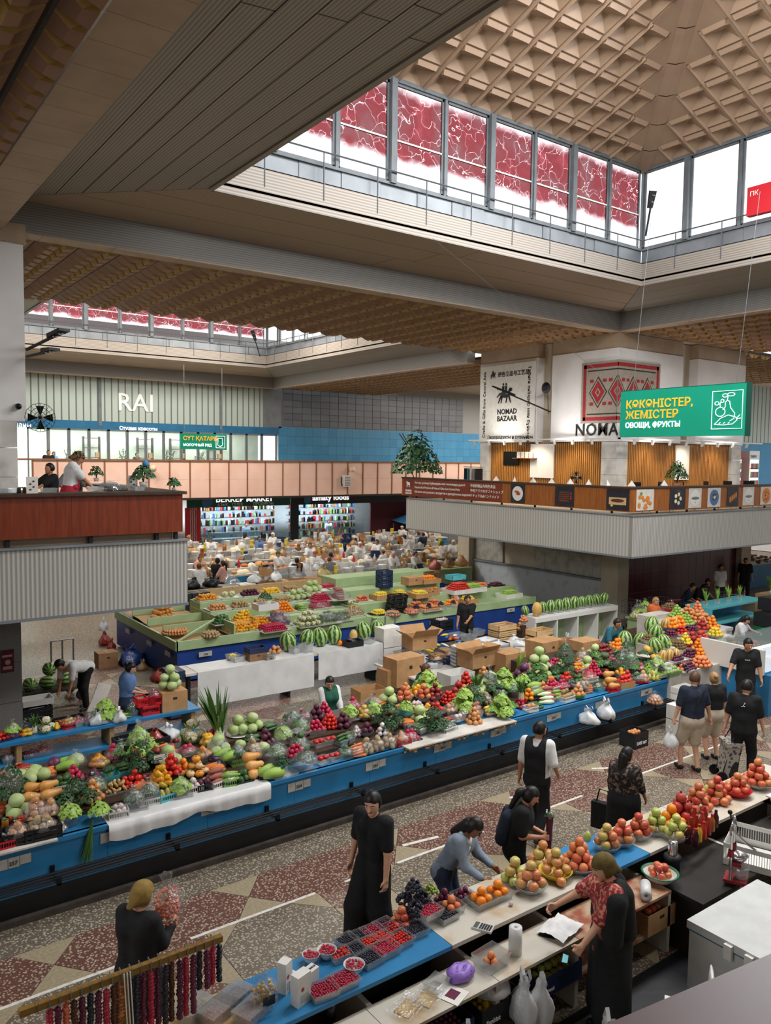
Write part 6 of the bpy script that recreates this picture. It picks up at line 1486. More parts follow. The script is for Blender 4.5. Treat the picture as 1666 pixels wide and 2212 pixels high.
mat('rail_maroon','#6a3f3c','#5c3533',rough=.4,scale=4);a=at(1310,2212,z=4.9);b=at(1666,2060,z=4.9);r=Em('gallery_rail',(a.x,a.y,0),math.atan2(b.y-a.y,b.x-a.x),lb='maroon gallery rail top close to the viewer at the lower corner',cat='rail');G().box(-.35,-.28,4.86,3.0,0,4.9).obj('rail_top','rail_maroon',r);G().box(-.35,-.24,3.95,3.0,-.04,4.86).obj('rail_panel','wood_red',r)
bo=Em('balcony_near',(0,0,0),kind='structure');G().box(-14,-7,2.9,14,.35,3.95).obj('slab','plaster_cream',bo)
# ------ stepped stalls in the middle of the hall
def stepper(y0,n,depth,z0,rise):
 def f(px,py):
  for k in range(n):
   p=at(px,py,z=z0+k*rise)
   if p.y<y0+(k+1)*depth:return Vector((p.x,max(p.y,y0+k*depth+.1),z0+k*rise))
  return Vector((p.x,y0+n*depth-.15,z0+(n-1)*rise))
 return f
def plate(p,num,rz=0,lab=''):
 r=Em('number_plate',p,rz,lb=lab,cat='sign');G().box(0,0,0,.34,.008,.12).obj('plate','plate_grey',r)
 text(num,.07,'letter_black',r,(.13,-.003,.03),(PI/2,0,0),ext=.001,bold=.001);return r
BX0_=12.65

A_=stepper(17.95,4,.72,1.0,.16);AX0,AX1=7.0,12.9
sa_=Em('vegetable_stall',(0,0,0),lb='royal blue vegetable stall with pale green sloping bins and white trays',cat='stall')
for k in range(3):G().box(AX0+k*(AX1-AX0)/3,17.98,.06,AX0+(k+1)*(AX1-AX0)/3-.006,20.8,.84).obj('plinth_panel','royal_blue',sa_)
G().box(AX0,20.8,.06,AX0+2.2,22.6,.84).obj('plinth_panel','royal_blue',sa_)
G().box(AX0-.04,17.92,.82,AX1,17.99,1.04).obj('front_rim','pale_green',sa_);G().box(AX0-.06,17.92,.82,AX0+.0,22.6,1.04).obj('side_rim','pale_green',sa_)
for k in range(4):G().box(AX0+1.5,17.99+k*.72,.84,AX1,17.99+(k+1)*.72,1.0+k*.16-.005).obj('display_step','pale_green',sa_)

g=G().add([(AX0,17.99,.90),(AX0+1.5,17.99,.90),(AX0+1.5,20.8,1.12),(AX0,20.8,1.12)],[(0,1,2,3)]);g.add([(AX0,20.8,1.12),(AX0+1.5,20.8,1.12),(AX0+1.5,22.6,1.12),(AX0,22.6,1.12)],[(0,1,2,3)]);g.obj('bin_floor','chip_board',sa_)
for ya,yb in((18.9,18.94),(20.0,20.04),(21.2,21.24)):G().box(AX0,ya,.9,AX0+1.5,yb,1.25).obj('divider','pale_green',sa_)
G().slab([(AX0,17.99,1.02),(AX0+.05,17.99,1.02),(AX0+1.5,18.9,1.3),(AX0+1.45,18.9,1.3)],.04).obj('divider','pale_green',sa_);G().box(AX0+1.48,17.99,.9,AX0+1.52,20.8,1.3).obj('divider','pale_green',sa_)
plate((AX0+.52,17.91,.60),'596',0,'grey plate reading 596 on the royal blue stall front');
for i,yy in enumerate((18.6,19.9,21.6)):plate((AX0-.075,yy,.6),'',-PI/2,('nearest','middle','farthest')[i]+' small blank plate on the shaded side of the royal blue stall')
for px,py,k,R,ly,wd,sc_ in((352,1335,'butternut',.5,3,'heaped in the pale green corner bin',1.5),(383,1318,'eggplant',.5,2,'in the bin behind the squashes',1.0),(378,1368,'onion',.42,2,'in the corner bin of the royal blue stall',1.0),(455,1375,'potato',.3,2,'in the sloping bin above plate five ninety-six',1.1),(415,1300,'garlic',.35,2,'in the farther bin of the royal blue stall',1.1),(330,1318,'white_radish',.3,2,'in the bin at the far corner of the blue stall',1.0)):
 p=at(px,py,z=1.05);heap(k,p,R*.8,ly,wd,scale=sc_,rz=.5)
AT=[(490,1352,'green_pepper',.2,2,'on the white tray at the stall corner'),(515,1362,'pepper',.3,2,'on the front white tray'),(560,1356,'pepper',.28,3,'on the front white tray beside the black bags'),(535,1345,'yellow_pepper',.22,3,'behind the mixed peppers'),(598,1350,'red_cabbage',.3,2,'wrapped in dark film beside the peppers'),(618,1372,'radish',.3,2,'in the row under the cauliflowers'),(668,1352,'cauliflower',.28,2,'on the middle white tray'),(705,1345,'broccoli',.26,2,'on the tray right of the cauliflowers'),(612,1322,'mandarin',.24,3,'piled on the second tier'),(650,1318,'zucchini',.2,2,'right of the orange pile'),(640,1296,'cabbage',.3,1,'at the back left of the top tier'),(675,1292,'cabbage',.3,2,'in the middle of the top tier'),(708,1286,'cabbage',.3,3,'at the right of the top tier'),(690,1312,'radish',.26,3,'bagged on the second tier'),(722,1306,'radish',.24,3,'heaped on the second tier right'),(755,1300,'sweet_potato',.3,4,'bagged at the right end of the top tier'),(765,1328,'ginger',.24,4,'bagged at the right end of the stall'),(735,1340,'broccoli',.22,1,'wrapped on the right tray')]
for i,(px,py,k,R,ly,wd)in enumerate(AT):
 p=A_(px,py);heap(k,p,R*1.3,ly+1,wd+' of the royal blue stall','tray:pl_white' if i<18 else None,scale=1.3 if ITEM[k]['r']<.06 else 1.0,bag='bag_film' if i in(4,13,15,16,17,7)else None,rz=1.4 if ITEM[k]['lay']else 0)
q=random.Random(77);n_=0
for k in range(4):
 for i in range(7):
  p=Vector((AX0+1.85+i*.66,17.99+k*.72+.36,1.0+k*.16))
  if any(abs(p.x-A_(t[0],t[1]).x)<.42 and abs(p.y-A_(t[0],t[1]).y)<.4 for t in AT):continue
  kk=q.choice(['mandarin','pepper','radish','potato','cauliflower','onion','small_cabbage','beet','yellow_pepper']);heap(kk,p,.29,2,'in tray %s of the %s tier on the royal blue stall'%(('one','two','three','four','five','six','seven')[i],('lowest','second','third','top')[k]),'tray:pl_white',scale=1.3)
for k in range(2):
 for i in range(9):
  p=Vector((BX0_+.4+i*.68,17.71+k*.85+.42,1.02+k*.25));kk=q.choice(['apple','orange','grapes','peach','lemon','plum','lime'])
  if k==0 and 5<i:continue
  heap(kk,p,.24,1 if kk=='grapes' else 2,'in tray %s of the %s step on the pale green stall'%(('one','two','three','four','five','six','seven','eight','nine')[i],('lowest','second')[k]),q.choice(['tray:pl_white','carton:carton','tray:pl_black']),scale=1.15)
p=at(573,1312,z=1.5);ob('foam_box',tub(.6,.42,.17,.03,.97).mesh('foam_box','pl_white'),None,(p.x,p.y,1.45),lb='white foam box of dark kale on the royal blue stall',cat='box');heap('parsley',(p.x,p.y,1.56),.2,2,'piled in the white foam box',scale=1.5)

BX0,BX1,BY=12.65,19.0,17.65;B_=stepper(BY,4,.85,1.02,.25)
sb_=Em('fruit_stall',(0,0,0),lb='pale green stepped fruit stall with a royal blue front by the grey core wall',cat='stall')
G().box(BX0+.1,BY+.04,.06,BX1,BY+3.4,.84).obj('plinth','royal_blue',sb_);G().box(BX0,BY,.82,BX1+.02,BY+.06,1.04).obj('front_rim','pale_green',sb_)
for k in range(4):G().box(BX0+(0 if k<3 else .3),BY+.06+k*.85,.84,BX1-(0 if k==0 else 2.6 if k>1 else 0),BY+.06+(k+1)*.85,1.02+k*.25-.004).obj('display_step','pale_green',sb_)
plate((14.55,BY-.01,.62),'592',0,'grey plate reading 592 on the stall beside the man in a dark polo');plate((17.7,BY-.01,.66),'591',0,'grey plate reading 591 at the right of the blue stall front')
BT_=[(862,1334,'apple',.2,2,None,'bagged at the left end'),(893,1326,'peach',.2,2,None,'bagged behind the trolley'),(925,1318,'apple',.3,2,'tray:pl_white','in the white tray'),(985,1302,'orange',.14,3,None,'bagged on the second step'),(955,1308,'lemon',.12,2,None,'behind the white tray'),(1028,1288,'tomato',.34,4,'carton:carton_white','in the white carton with red tomatoes'),(1062,1286,'lime',.3,3,'carton:carton_white','in the middle white carton'),(1100,1290,'lime',.26,3,'carton:carton_white','in the right white carton'),(940,1262,'orange',.26,2,'carton:carton','in the brown carton on the top step'),(915,1292,'lemon',.22,2,'carton:carton','in the small brown carton')]
for px,py,k,R,ly,c,wd in BT_:heap(k,B_(px,py),R*1.15,ly,wd+' of the pale green stall',c,bag='bag_film' if 'bagged' in wd else None,scale=1.05)
for i,(px,py)in enumerate(((900,1312),(925,1330),(975,1322),(1000,1318),(950,1326))):heap('grapes',B_(px,py),.16,1,'in dark punnets %s of the pale green stall'%('left','front left','middle','right','front middle')[i],'tub:clear_plastic',scale=1.2)
for i in range(4):p=B_(855,1322);ob('plastic_crate',crate_g(.5,.36,.12).mesh('plastic_crate','pl_black'),None,(p.x+.02*i,p.y,p.z+.13*i),lb=('bottom','second','third','top')[i]+' black crate of the stack at the left end of the pale green stall',cat='crate')
ob('plastic_crate',crate_g(.6,.4,.16).mesh('plastic_crate','pl_turq'),None,B_(1015,1258),lb='teal mesh crate behind the orange carton on the pale green stall',cat='crate')
carton(B_(905,1265),.6,.42,.24,'carton','brown closed carton left of the orange carton',lid=True);carton(B_(985,1298)+Vector((0,.2,0)),.55,.4,.18,'carton','brown tray carton between the oranges and the white cartons');carton(B_(1045,1272)+Vector((0,.5,0)),.5,.4,.15,'carton_dark','flat brown carton behind the red tomatoes')
for i in range(3):p=B_(858,1275);ob('plastic_crate',crate_g(.42,.34,.17).mesh('plastic_crate','carton_navy'),None,(p.x,p.y,p.z+.18*i),lb=('lowest','middle','uppermost')[i]+' navy crate of the stack on the pale green stall',cat='crate')
# ------ table under white cloth
tb=Em('trestle_table',(0,0,0),lb='long trestle table under hanging white oilcloth',cat='table');G().box(6.2,15.45,.90,11.25,16.15,.95).obj('table_top','board_white',tb)
for x in(6.3,8.7,11.1):G().box(x,15.6,0,x+.06,16.0,.9).obj('leg','steel_dark',tb)
for i,(a,b,zb)in enumerate(((6.45,9.28,.2),(9.4,11.25,.33))):
 g=G();n=26
 for j in range(6):
  for k in range(n+1):
   t=k/n;g.v.append((a+(b-a)*t,15.43-.02*abs(math.sin(t*11+i))*(j/5)-.015*math.sin(t*31+j)*.4,.955-(.955-zb)*(j/5)))
 for j in range(5):
  for k in range(n):q=j*(n+1)+k;g.f.append((q,q+1,q+n+2,q+n+1));g.m.append(0)
 for k in range(n):q=k;g.add([g.v[q],g.v[q+1],(g.v[q+1][0],16.1,.957),(g.v[q][0],16.1,.957)],[(0,1,2,3)])
 g.obj('oilcloth','oilcloth',sm=True,lb=('longer left' if i==0 else 'shorter right')+' white oilcloth hanging in front of the trestle table',cat='tablecloth')
def tt(px,py):p=at(px,py,z=.96);return Vector((p.x,min(max(p.y,15.6),16.0),.96))
for i,(px,py)in enumerate(((612,1402),(646,1393),(676,1390),(713,1388),(767,1375),(796,1370))):heap('watermelon',tt(px,py),.15,1,'on the white cloth table, '+('first from its left','second from its left','third from its left','fourth from its left','beside the black carton','farthest right')[i],n1=True,scale=1.25)
heap('long_melon',tt(744,1378),.1,1,'between watermelons on the white cloth table',n1=True);heap('onion',tt(580,1404),.16,2,'behind the navy carton on the cloth table',scale=1.4);heap('orange',tt(735,1395),.05,1,'alone on the white cloth table',n1=True,scale=1.6)
carton(tt(552,1424),.42,.3,.16,'carton_dark','low brown carton under the navy one on the cloth table');carton(tt(552,1424)+Vector((0,0,.165)),.42,.3,.12,'carton_navy','navy carton stacked on the brown one on the cloth table');carton(tt(762,1395),.44,.3,.14,'carton_black','black carton of dark fruit on the cloth table');heap('eggplant',tt(762,1395)+Vector((0,0,.09)),.18,1,'in the black carton of the cloth table',rz=1.5)
for i,(px,py,k)in enumerate(((494,1420,'lemon'),(514,1428,None),(587,1426,'kiwi'),(638,1410,None),(662,1408,None),(800,1390,None))):
 p=tt(px,py);cont('tub:clear_plastic',p,.15,.1*i,'clear plastic tub %s on the white cloth table'%('of lemons','empty beside the lemons','of kiwis','of greenish lids','with a jug','turned upside down at the right end')[i],.2 if i in(3,4)else .12)
 if k:heap(k,p+Vector((0,0,.01)),.12,2,'in the clear tub on the cloth table')
for i,(px,py)in enumerate(((838,1370),(838,1420))):p=at(px,1440,y=15.7);ob('foam_box',G().box(-.28,-.2,0,.28,.2,.48).mesh('foam_box','paper'),None,(p.x,15.7,.3+.5*(1-i)),lb=('upper' if i==0 else 'lower')+' white printed sausage carton at the right end of the cloth table',cat='carton')
for i,(x,dz)in enumerate(((6.05,0),(6.05,.25),(6.05,.5),(6.05,.74))):carton((x,15.75,.05+dz),.32,.5,.23,('carton_navy','carton','carton_dark','carton_navy')[i],('bottom','second','third','top')[i]+' fruit carton of the stack at the left end of the cloth table',lid=True)
# ------ vendors' clutter between counter and tables
CL=[ 
 (796,1512,.42,.62,.42,.26,'carton','open brown carton right of the woman with a green vest',0,0),(845,1490,.3,.5,.4,.5,'carton','tall closed brown carton beside the hanging oilcloth',0,1),(872,1475,.45,.8,.5,.62,'carton','large closed brown carton behind the second green vest vendor',0,1),(906,1398,.95,.7,.5,.3,'carton','open carton with raised flaps beside the snack bags',.25,0),
 (1032,1460,.45,.8,.5,.34,'carton_dark','lower brown carton of the pair behind the cabbages',0,1),(1032,1436,.8,.8,.5,.34,'carton','upper open brown carton of the pair behind the cabbages',.18,0),(1098,1462,.5,.62,.5,.6,'carton','brown carton with film wrapped tubs on top',0,1),(1000,1445,.5,.5,.4,.36,'carton_dark','brown carton under the tall tub stack',0,1),(985,1480,.6,.7,.45,.3,'carton_white','film covered carton with an arched handle',0,0),
 (1176,1420,.7,.8,.55,.45,'carton','big brown carton behind the man in a cap',0,1),(1222,1450,.4,.5,.42,.24,'carton_dark','bottom brown carton of the stack by the cap man',0,1),(1222,1425,.65,.5,.42,.24,'carton','middle brown carton of the stack by the cap man',0,1),(1222,1402,.9,.5,.42,.24,'carton','top brown carton of the stack by the cap man',0,0),(1262,1435,.6,.62,.45,.3,'carton','lower wide carton behind the tomato trays',0,1),(1262,1408,.92,.62,.45,.3,'carton','upper wide carton behind the tomato trays',0,1)]
for px,py,z,w_,d,h,m,lab,fl,ld in CL:
 p=at(px,py,z=z);p.y=min(max(p.y,12.0),15.2)
 p=at(px,py,y=p.y);carton((p.x,p.y,z if z>.5 else .0)if False else(p.x,p.y,max(.0,p.z)),w_,d,h,m,lab,RND.uniform(-.1,.1),fl,bool(ld))
wt=Em('work_table',(0,0,0),lb='low white work table heaped with packaging behind the cabbages',cat='table');G().box(10.6,13.3,.62,15.6,14.9,.66).obj('table_top','board_white',wt)
for x in(10.7,13,15.5):G().box(x,13.4,0,x+.06,14.8,.62).obj('leg','blue_paint',wt)
def wk(px,py,z=.66):p=at(px,py,z=z);return Vector((p.x,p.y,z))
for i,(px,py,w_,h)in enumerate(((990,1440,.3,.5),(1008,1438,.25,.44),(1050,1402,.5,.26),(1075,1412,.45,.26),(1100,1420,.4,.2))):
 r=Em('tub_stack',wk(px,py),RND.uniform(-.2,.2),lb='stack of clear plastic tubs '+('standing tall left of the cartons','beside the tallest tub stack','behind the upper open carton','right of the upper open carton','on the carton by the cabbages')[i],cat='tub stack');n=int(h/.04)
 for k in range(n):tub(w_,w_*.8,.06,.004,.9).obj('tub','bag_milky' if k%2 else 'clear_plastic',r,(0,0,k*.04))
for i,(px,py)in enumerate(((988,1380),(1012,1384),(1030,1372),(870,1420),(890,1415))):cont('tub:clear_plastic',wk(px,py),.2,0,'loose clear tub '+('behind the tall tub stack','next to the snack bags','behind the man in a dark polo','beside the sausage cartons','in front of the raised carton flaps')[i],.16)
for i in range(26):
 q=random.Random(100+i);px,py=925+q.random()*70,1375+q.random()*45;m=q.choice(['pl_orange','pl_red','pl_white','pl_green','pl_blue','lemon'])
 g=G().sph((0,0,.03),(.1,.06,.035),8,5);g.v=[(x*(1+.3*(abs(x)>.08)),y,z)for x,y,z in g.v]
 ob('snack_packet',g.mesh('snack_packet',m,True),None,wk(px,py)+Vector((0,0,.02+.05*(i%3))),rot=(q.uniform(-.5,.5),q.uniform(-.4,.4),q.uniform(0,6)),lb='shiny %s snack packet in the pile beside the raised carton flaps'%{'pl_orange':'orange','pl_red':'red','pl_white':'white','pl_green':'green','pl_blue':'blue','lemon':'yellow'}[m],cat='snack packet',gr='snack packets beside the raised carton flaps')
for i,px in enumerate((945,985)):cont('basket:pl_navy',wk(px,1432),.3,0,('left' if i==0 else 'right')+' navy lattice crate in front of the snack packets',.14)
for i,(px,py,z)in enumerate(((1085,1385,.66),(1085,1368,.82),(1085,1352,.98),(1165,1385,.66),(1165,1366,.84))):ob('wooden_crate',crate_g(.66,.42,.15).mesh('wooden_crate','pale_wood'),None,wk(px,py,z)if i in(0,3)else(wk(1085 if i<3 else 1165,1385).x,wk(1085 if i<3 else 1165,1385).y,z),lb='pale wooden crate, '+('lowest of three left of the melon shelf','middle of three left of the melon shelf','top of three left of the melon shelf','lower of two at the melon shelf end','upper of two at the melon shelf end')[i],cat='crate')
Bag(wk(912,1432),.16,.2,'bag_milky','white carrier bag above the second green vest vendor',61);Bag(wk(1120,1395),.2,.18,'bag_milky','milky bag of packaging left of the wooden crates',62,False)
ob('plastic_crate',crate_g(.5,.42,.3).mesh('plastic_crate','steel_dark'),None,wk(1000,1372)+Vector((0,.9,0)),lb='dark wire crate of garlic behind the packaging table',cat='crate');heap('garlic',wk(1000,1372)+Vector((0,.9,.2)),.22,2,'in the dark wire crate',box=True,scale=1.3)

def trolley(p,rz,lb,h=1.1):
 r=Em('hand_trolley',p,rz,lb=lb,cat='trolley')
 for sx in(-.2,.2):G().tube([(sx,0,.08),(sx,0,h),(sx*.6,.04,h+.07)],.018,7).obj('upright','steel',r);G().tube([(sx*1.25-.03,0,.09),(sx*1.25+.03,0,.09)],.09,12).obj('wheel','rod_black',r)
 for z in(.3,.65,.95):G().tube([(-.2,0,z),(.2,0,z)],.014,6).obj('cross_bar','steel',r)
 G().tube([(-.12,.04,h+.07),(.12,.04,h+.07)],.018,7).obj('handle','steel',r);G().box(-.22,-.22,.05,.22,0,.07).obj('toe_plate','steel',r);return r
p=at(893,1400,z=.3);trolley((11.75,16.55,0),.4,'grey tubular hand trolley behind the sausage cartons');trolley((12.55,16.9,0),.2,'taller grey tubular trolley in front of the pale green stall',1.25)
# ------ white cubby shelf with the row of watermelons
ms=Em('display_shelf',(0,0,0),lb='white cubby shelf carrying a row of small watermelons',cat='shelf');MX0,MX1,MY=16.1,19.7,14.95
G().box(MX0,MY,1.07,MX1,MY+.55,1.12).obj('top','pl_white',ms);G().box(MX0,MY-.012,.98,MX1,MY,1.1).obj('front_rail','pl_white',ms);G().box(MX0,MY,.0,MX1,MY+.55,.1).obj('plinth','pl_white',ms);G().box(MX0,MY+.52,.1,MX1,MY+.55,1.07).obj('rear_panel','pale_green',ms)
for k in range(5):x=MX0+k*(MX1-MX0-.05)/4;G().box(x,MY,.1,x+.05,MY+.52,1.07).obj('partition','pl_white',ms)
for k in range(9):
 x=MX0+.52+k*.335;cont('tub:clear_plastic',(x,MY+.2,1.12),.09,0,'clear cup under the watermelon, number %s from the oval melon'%('one','two','three','four','five','six','seven','eight','nine')[k],.1);put('watermelon_small',(x,MY+.2,1.12+.05+.17),lb='small striped watermelon standing in a clear cup, number %s from the oval melon'%('one','two','three','four','five','six','seven','eight','nine')[k],gr='watermelons on the white cubby shelf',rz=k,scale=1.3)
put('long_melon',(MX0+.22,MY+.15,1.12+.2),scale=1.4,lb='tall smooth tan melon at the left end of the white cubby shelf');put('watermelon_small',(MX0+.02,MY+.4,1.12+.15),lb='striped watermelon behind the tall tan melon')
for i,(x,m)in enumerate(((16.9,'bag_blue'),(17.7,'bag_milky'),(18.9,'bag_red'))):Bag((x,MY+.22,.1),.16,.3,m,('purple blue bag in the first open cubby','white bag in the middle cubby','orange bag in the last cubby of the white shelf')[i],71+i)
for k,(x,z,kind)in enumerate(((15.75,1.0,'peach'),(15.6,.8,'apple'),(15.85,.7,'radish'))):heap(kind,(x,MY+.1,z),.13,3,'in a small stand left of the white cubby shelf','bowl:clear_plastic')
st_=Em('stool_stand',(15.7,MY+.1,0),lb='small dark stand with fruit bowls left of the cubby shelf',cat='stand');G().box(-.25,-.2,.62,.3,.2,.66).obj('top','wood_dark',st_);G().box(-.15,-.15,.66,.0,.15,.98).obj('riser','wood_dark',st_);G().box(-.2,-.15,0,.25,.15,.62).obj('base','wood_dark',st_)
# ------ fruit pyramid at the right end of the blue counter
F_=stepper(9.7,7,.36,.95,.11)
fs_=Em('fruit_stall',(0,0,0),lb='tall stepped fruit display at the right end of the blue counter',cat='stall')
for k in range(7):G().box((14.6,14.6,14.8,15.4,16.5,16.7,16.9)[k],9.7+k*.36,.0 if k==0 else .4,18.6,9.7+(k+1)*.36,.95+k*.11-.004).obj('display_step','board_white',fs_)
FT=[(1385,1408,'watermelon',.15,1,'','nearest the man in teal',1.3),(1350,1400,'watermelon',.15,1,'','half hidden behind the man in teal',1.1),(1415,1385,'watermelon',.15,1,'','second from the man in teal',1.15),(1437,1375,'watermelon',.15,1,'','beside the ribbed melons',1.15),(1415,1412,'watermelon',.15,1,'','in the lower pair on the left',1.0),(1434,1404,'watermelon',.15,1,'','in the lower pair on the right',1.0),
 (1438,1362,'melon',.09,1,'','upright left of the upper pair',1.3),(1456,1358,'melon',.09,1,'','upright right of the upper pair',1.3),(1432,1430,'melon',.09,1,'','first of three by the orange pumpkins',1.15),(1446,1428,'melon',.09,1,'','second of three by the orange pumpkins',1.15),(1460,1426,'melon',.09,1,'','third of three by the orange pumpkins',1.15),(1400,1412,'pumpkin',.1,1,'','in the rear beside the melons',1.15),(1416,1432,'pumpkin',.1,1,'','in front beside the melons',1.2),
 (1465,1365,'orange',.2,3,'bowl:pl_blue','in the left blue bowl',1.2),(1488,1362,'orange',.19,3,'bowl:pl_blue','in the right blue bowl',1.2),(1484,1342,'lime',.17,4,'bowl:pl_blue','in the upper heap',1.3),(1504,1358,'lime',.17,4,'bowl:pl_blue','in the lower heap',1.3),(1502,1336,'apple',.18,4,'','at the top left',1.2),(1520,1332,'peach',.18,4,'','at the top right',1.2),(1520,1352,'apple',.2,4,'bowl:pl_white','in the middle column',1.2),(1540,1350,'apple',.18,3,'','at the right shoulder',1.2),
 (1545,1378,'lemon',.17,3,'bowl:clear_plastic','of pale yellow beside the white freezer',1.2),(1460,1398,'kiwi',.2,3,'','beside the lower watermelons',1.2),(1480,1396,'lemon',.15,4,'bowl:pl_red','in the red bowl',1.2),(1495,1392,'pomegranate',.15,3,'','left of the middle',1.2),(1512,1390,'pomegranate',.15,3,'','right of the middle',1.2),(1530,1392,'tomato',.16,4,'','behind the orange column',1.3),(1508,1412,'mandarin',.17,4,'','in the central column',1.2),(1512,1435,'mandarin',.17,4,'','in the lower column',1.2),
 (1468,1412,'green_grapes',.15,1,'bowl:pl_white','in the white bowl',1.2),(1495,1420,'plum',.17,3,'tray:pl_white','left of the mandarins',1.3),(1480,1432,'plum',.16,3,'tray:pl_white','in the lower left tray',1.3),(1505,1452,'plum',.17,3,'tray:pl_white','in the lower right tray',1.3),(1535,1410,'peach',.19,3,'','heaped wide on the right',1.15),(1550,1425,'peach',.19,3,'','heaped low on the right',1.15),(1540,1445,'peach',.19,3,'','near the standing fruit seller',1.15),(1560,1402,'green_pear',.17,3,'','under the yellow papaya',1.2),(1525,1462,'peach',.15,2,'tray:pl_white','in the lowest tray',1.1),(1548,1466,'apple',.13,2,'tray:pl_white','in the lowest right tray',1.1),
 (1446,1456,'lime',.19,2,'tub:pl_green','in the neon green bag',1.3),(1485,1452,'eggplant',.16,3,'','dark beside the limes',.9),(1462,1470,'grapes',.15,1,'tub:clear_plastic','in the blueberry tubs left',1.0),(1490,1468,'grapes',.15,1,'tub:clear_plastic','in the blueberry tubs right',1.0),
 (1300,1415,'dark_tomato',.24,3,'tray:pl_white','on the upper paper lined tray',1.2),(1335,1402,'orange',.2,3,'tray:pl_white','in front of the man in teal',1.1),(1320,1445,'dark_tomato',.24,3,'tray:pl_white','on the lower paper lined tray',1.2),(1365,1432,'orange',.19,3,'tray:pl_white','between tomatoes and pumpkins',1.1),(1385,1445,'radish',.15,3,'tub:pl_red','behind the orange pumpkins',1.3)]
for px,py,k,R,ly,c,wd,sc_ in FT:
 p=F_(px,py)if px>1395 else at(px,py,y=min(max(at(px,py,z=1.15).y,11.2),12.2))
 heap(k,p,R*(1.25 if ly>1 else 1),ly,wd+' of the fruit display',c or None,scale=sc_*(1.1 if ly>1 else 1),n1=(ly==1 and k!='grapes'),rz=1.5 if ITEM[k]['lay']else 0)
q=random.Random(91);FP=[F_(t[0],t[1])for t in FT if t[0]>1395]
for k in range(7):
 x=(14.75,14.75,15.0,15.6,16.7,17.9,18.0)[k];i=0
 while x<18.4:
  p=Vector((x,9.7+k*.36+.18,.95+k*.11))
  if all((p-f).length>.3 for f in FP):kk=q.choice(['apple','orange','peach','plum','lemon','tomato','pomegranate','kiwi']);heap(kk,p,.19,3,'in bowl %s of the %s fruit display step'%(('one','two','three','four','five','six','seven','eight','nine','ten')[i%10],('lowest','second','third','fourth','fifth','sixth','top')[k]),q.choice(['bowl:clear_plastic','bowl:pl_white','bowl:pl_red']),scale=1.2)
  x+=.44;i+=1
wrap(F_(1446,1458)+Vector((0,0,.02)),.19,.2,'bag_neon' if 'bag_neon' in M else 'bag_film','bright bag around the limes of the fruit display')
ft2=Em('side_board',(0,0,0),lb='sloping board with tomato trays beside the man in teal',cat='stand');G().box(12.6,11.5,.5,15.0,12.4,1.0).obj('board','wood_dark',ft2)

for i,z in enumerate((0,.3)):carton((14.25,9.1,z),.62,.42,.28,'carton_white',('lower' if i==0 else 'upper')+' white and navy grape carton at the counter end',lid=True)
for i in range(2):carton((14.45,9.2,.62+.13*i),.5,.4,.12,'carton_white',('lower' if i==0 else 'upper')+' flat blueberry tray under the grapes at the counter end',lid=False)
carton((12.75,9.2,0),.42,.36,.3,'carton_black','black printed carton with red fruit standing on the floor by the counter',words='1000 шт',wc='letter_white');heap('apple',(12.75,9.2,.16),.17,2,'in the black carton on the floor',box=True)
film('case_glass','#e8f0f2',gloss=.12,diff=.08,rough=.05,bump=0)
gc=Em('display_case',(0,0,0),lb='glass topped display case on a blue counter beside the fruit seller',cat='display case');G().box(16.6,8.6,0,22.0,10.1,.9).obj('counter','blue_paint',gc);G().box(16.5,8.7,.9,16.58,10.2,1.45).obj('end_panel','pl_white',gc)
G().slab([(16.6,8.7,.95),(22,8.7,.95),(22,9.1,1.35),(16.6,9.1,1.35)],.01,(0,-.7,.7)).obj('glass','case_glass',gc);G().box(16.6,9.1,1.34,22,10.1,1.38).obj('top','case_glass',gc);G().tube([(16.6,9.1,1.36),(22,9.1,1.36)],.03,6).obj('light_tube','letter_lit',gc)
for i in range(6):heap('peach' if i%2 else 'garlic',(17.0+i*.55,9.35,.92),.2,1,'in the glass case, tray %s from the fruit display'%('one','two','three','four','five','six')[i],'tray:steel')
r=Em('chest_freezer',(19.5,11.9,0),lb='pale grey freezer behind the glass display case',cat='freezer');G().box(-.6,-.4,.05,.6,.4,.95).obj('body','freezer_white',r);G().box(-.62,-.42,.95,.62,.42,1.03).obj('lid','freezer_white',r)
# ------ far right: greens shelf, cartons, trolleys, bench
gs=Em('greens_shelf',(0,0,0),lb='turquoise shelf of potted green herbs near the maroon tiles',cat='shelf');G().box(22.2,13.4,.95,25.4,14.3,1.0).obj('top','pl_turq',gs);G().box(22.2,13.4,0,22.28,14.3,.95).obj('side','pl_turq',gs);G().box(22.2,14.25,0,25.4,14.3,.95).obj('rear_panel','blue_paint',gs);G().box(22.2,13.4,.45,25.4,14.3,.5).obj('board','pl_turq',gs)
for i in range(8):heap('celery',(22.45+i*.33,13.75+.2*(i%2),1.0),.08,1,'in a clear cup on the turquoise shelf, number %s from the trolley'%('one','two','three','four','five','six','seven','eight')[i],'tub:clear_plastic',n1=True,scale=1.2)
for i,(x,y,z,m,lab)in enumerate(((24.2,12.6,0,'pl_darkgreen','dark green crate below the patterned carton'),(24.2,12.6,.42,'carton_black','patterned dark carton on the green crate'),(25.5,12.4,0,'carton','brown carton right of the green crate'),(25.4,12.4,.45,'carton','upper brown carton near the right edge'),(24.6,12.7,.85,'carton_black','open black carton on the patterned one'))):carton((x,y,z),.9,.6,.4,m,lab,lid=True)
for i,x in enumerate((26.5,27.2,27.8)):heap('scallion' if i else 'leeks',(x,13.8,1.0),.1,1,'upright on the far shelf near the right edge, %s'%('tallest','middle','last')[i],'tub:clear_plastic',n1=True,scale=1.2)
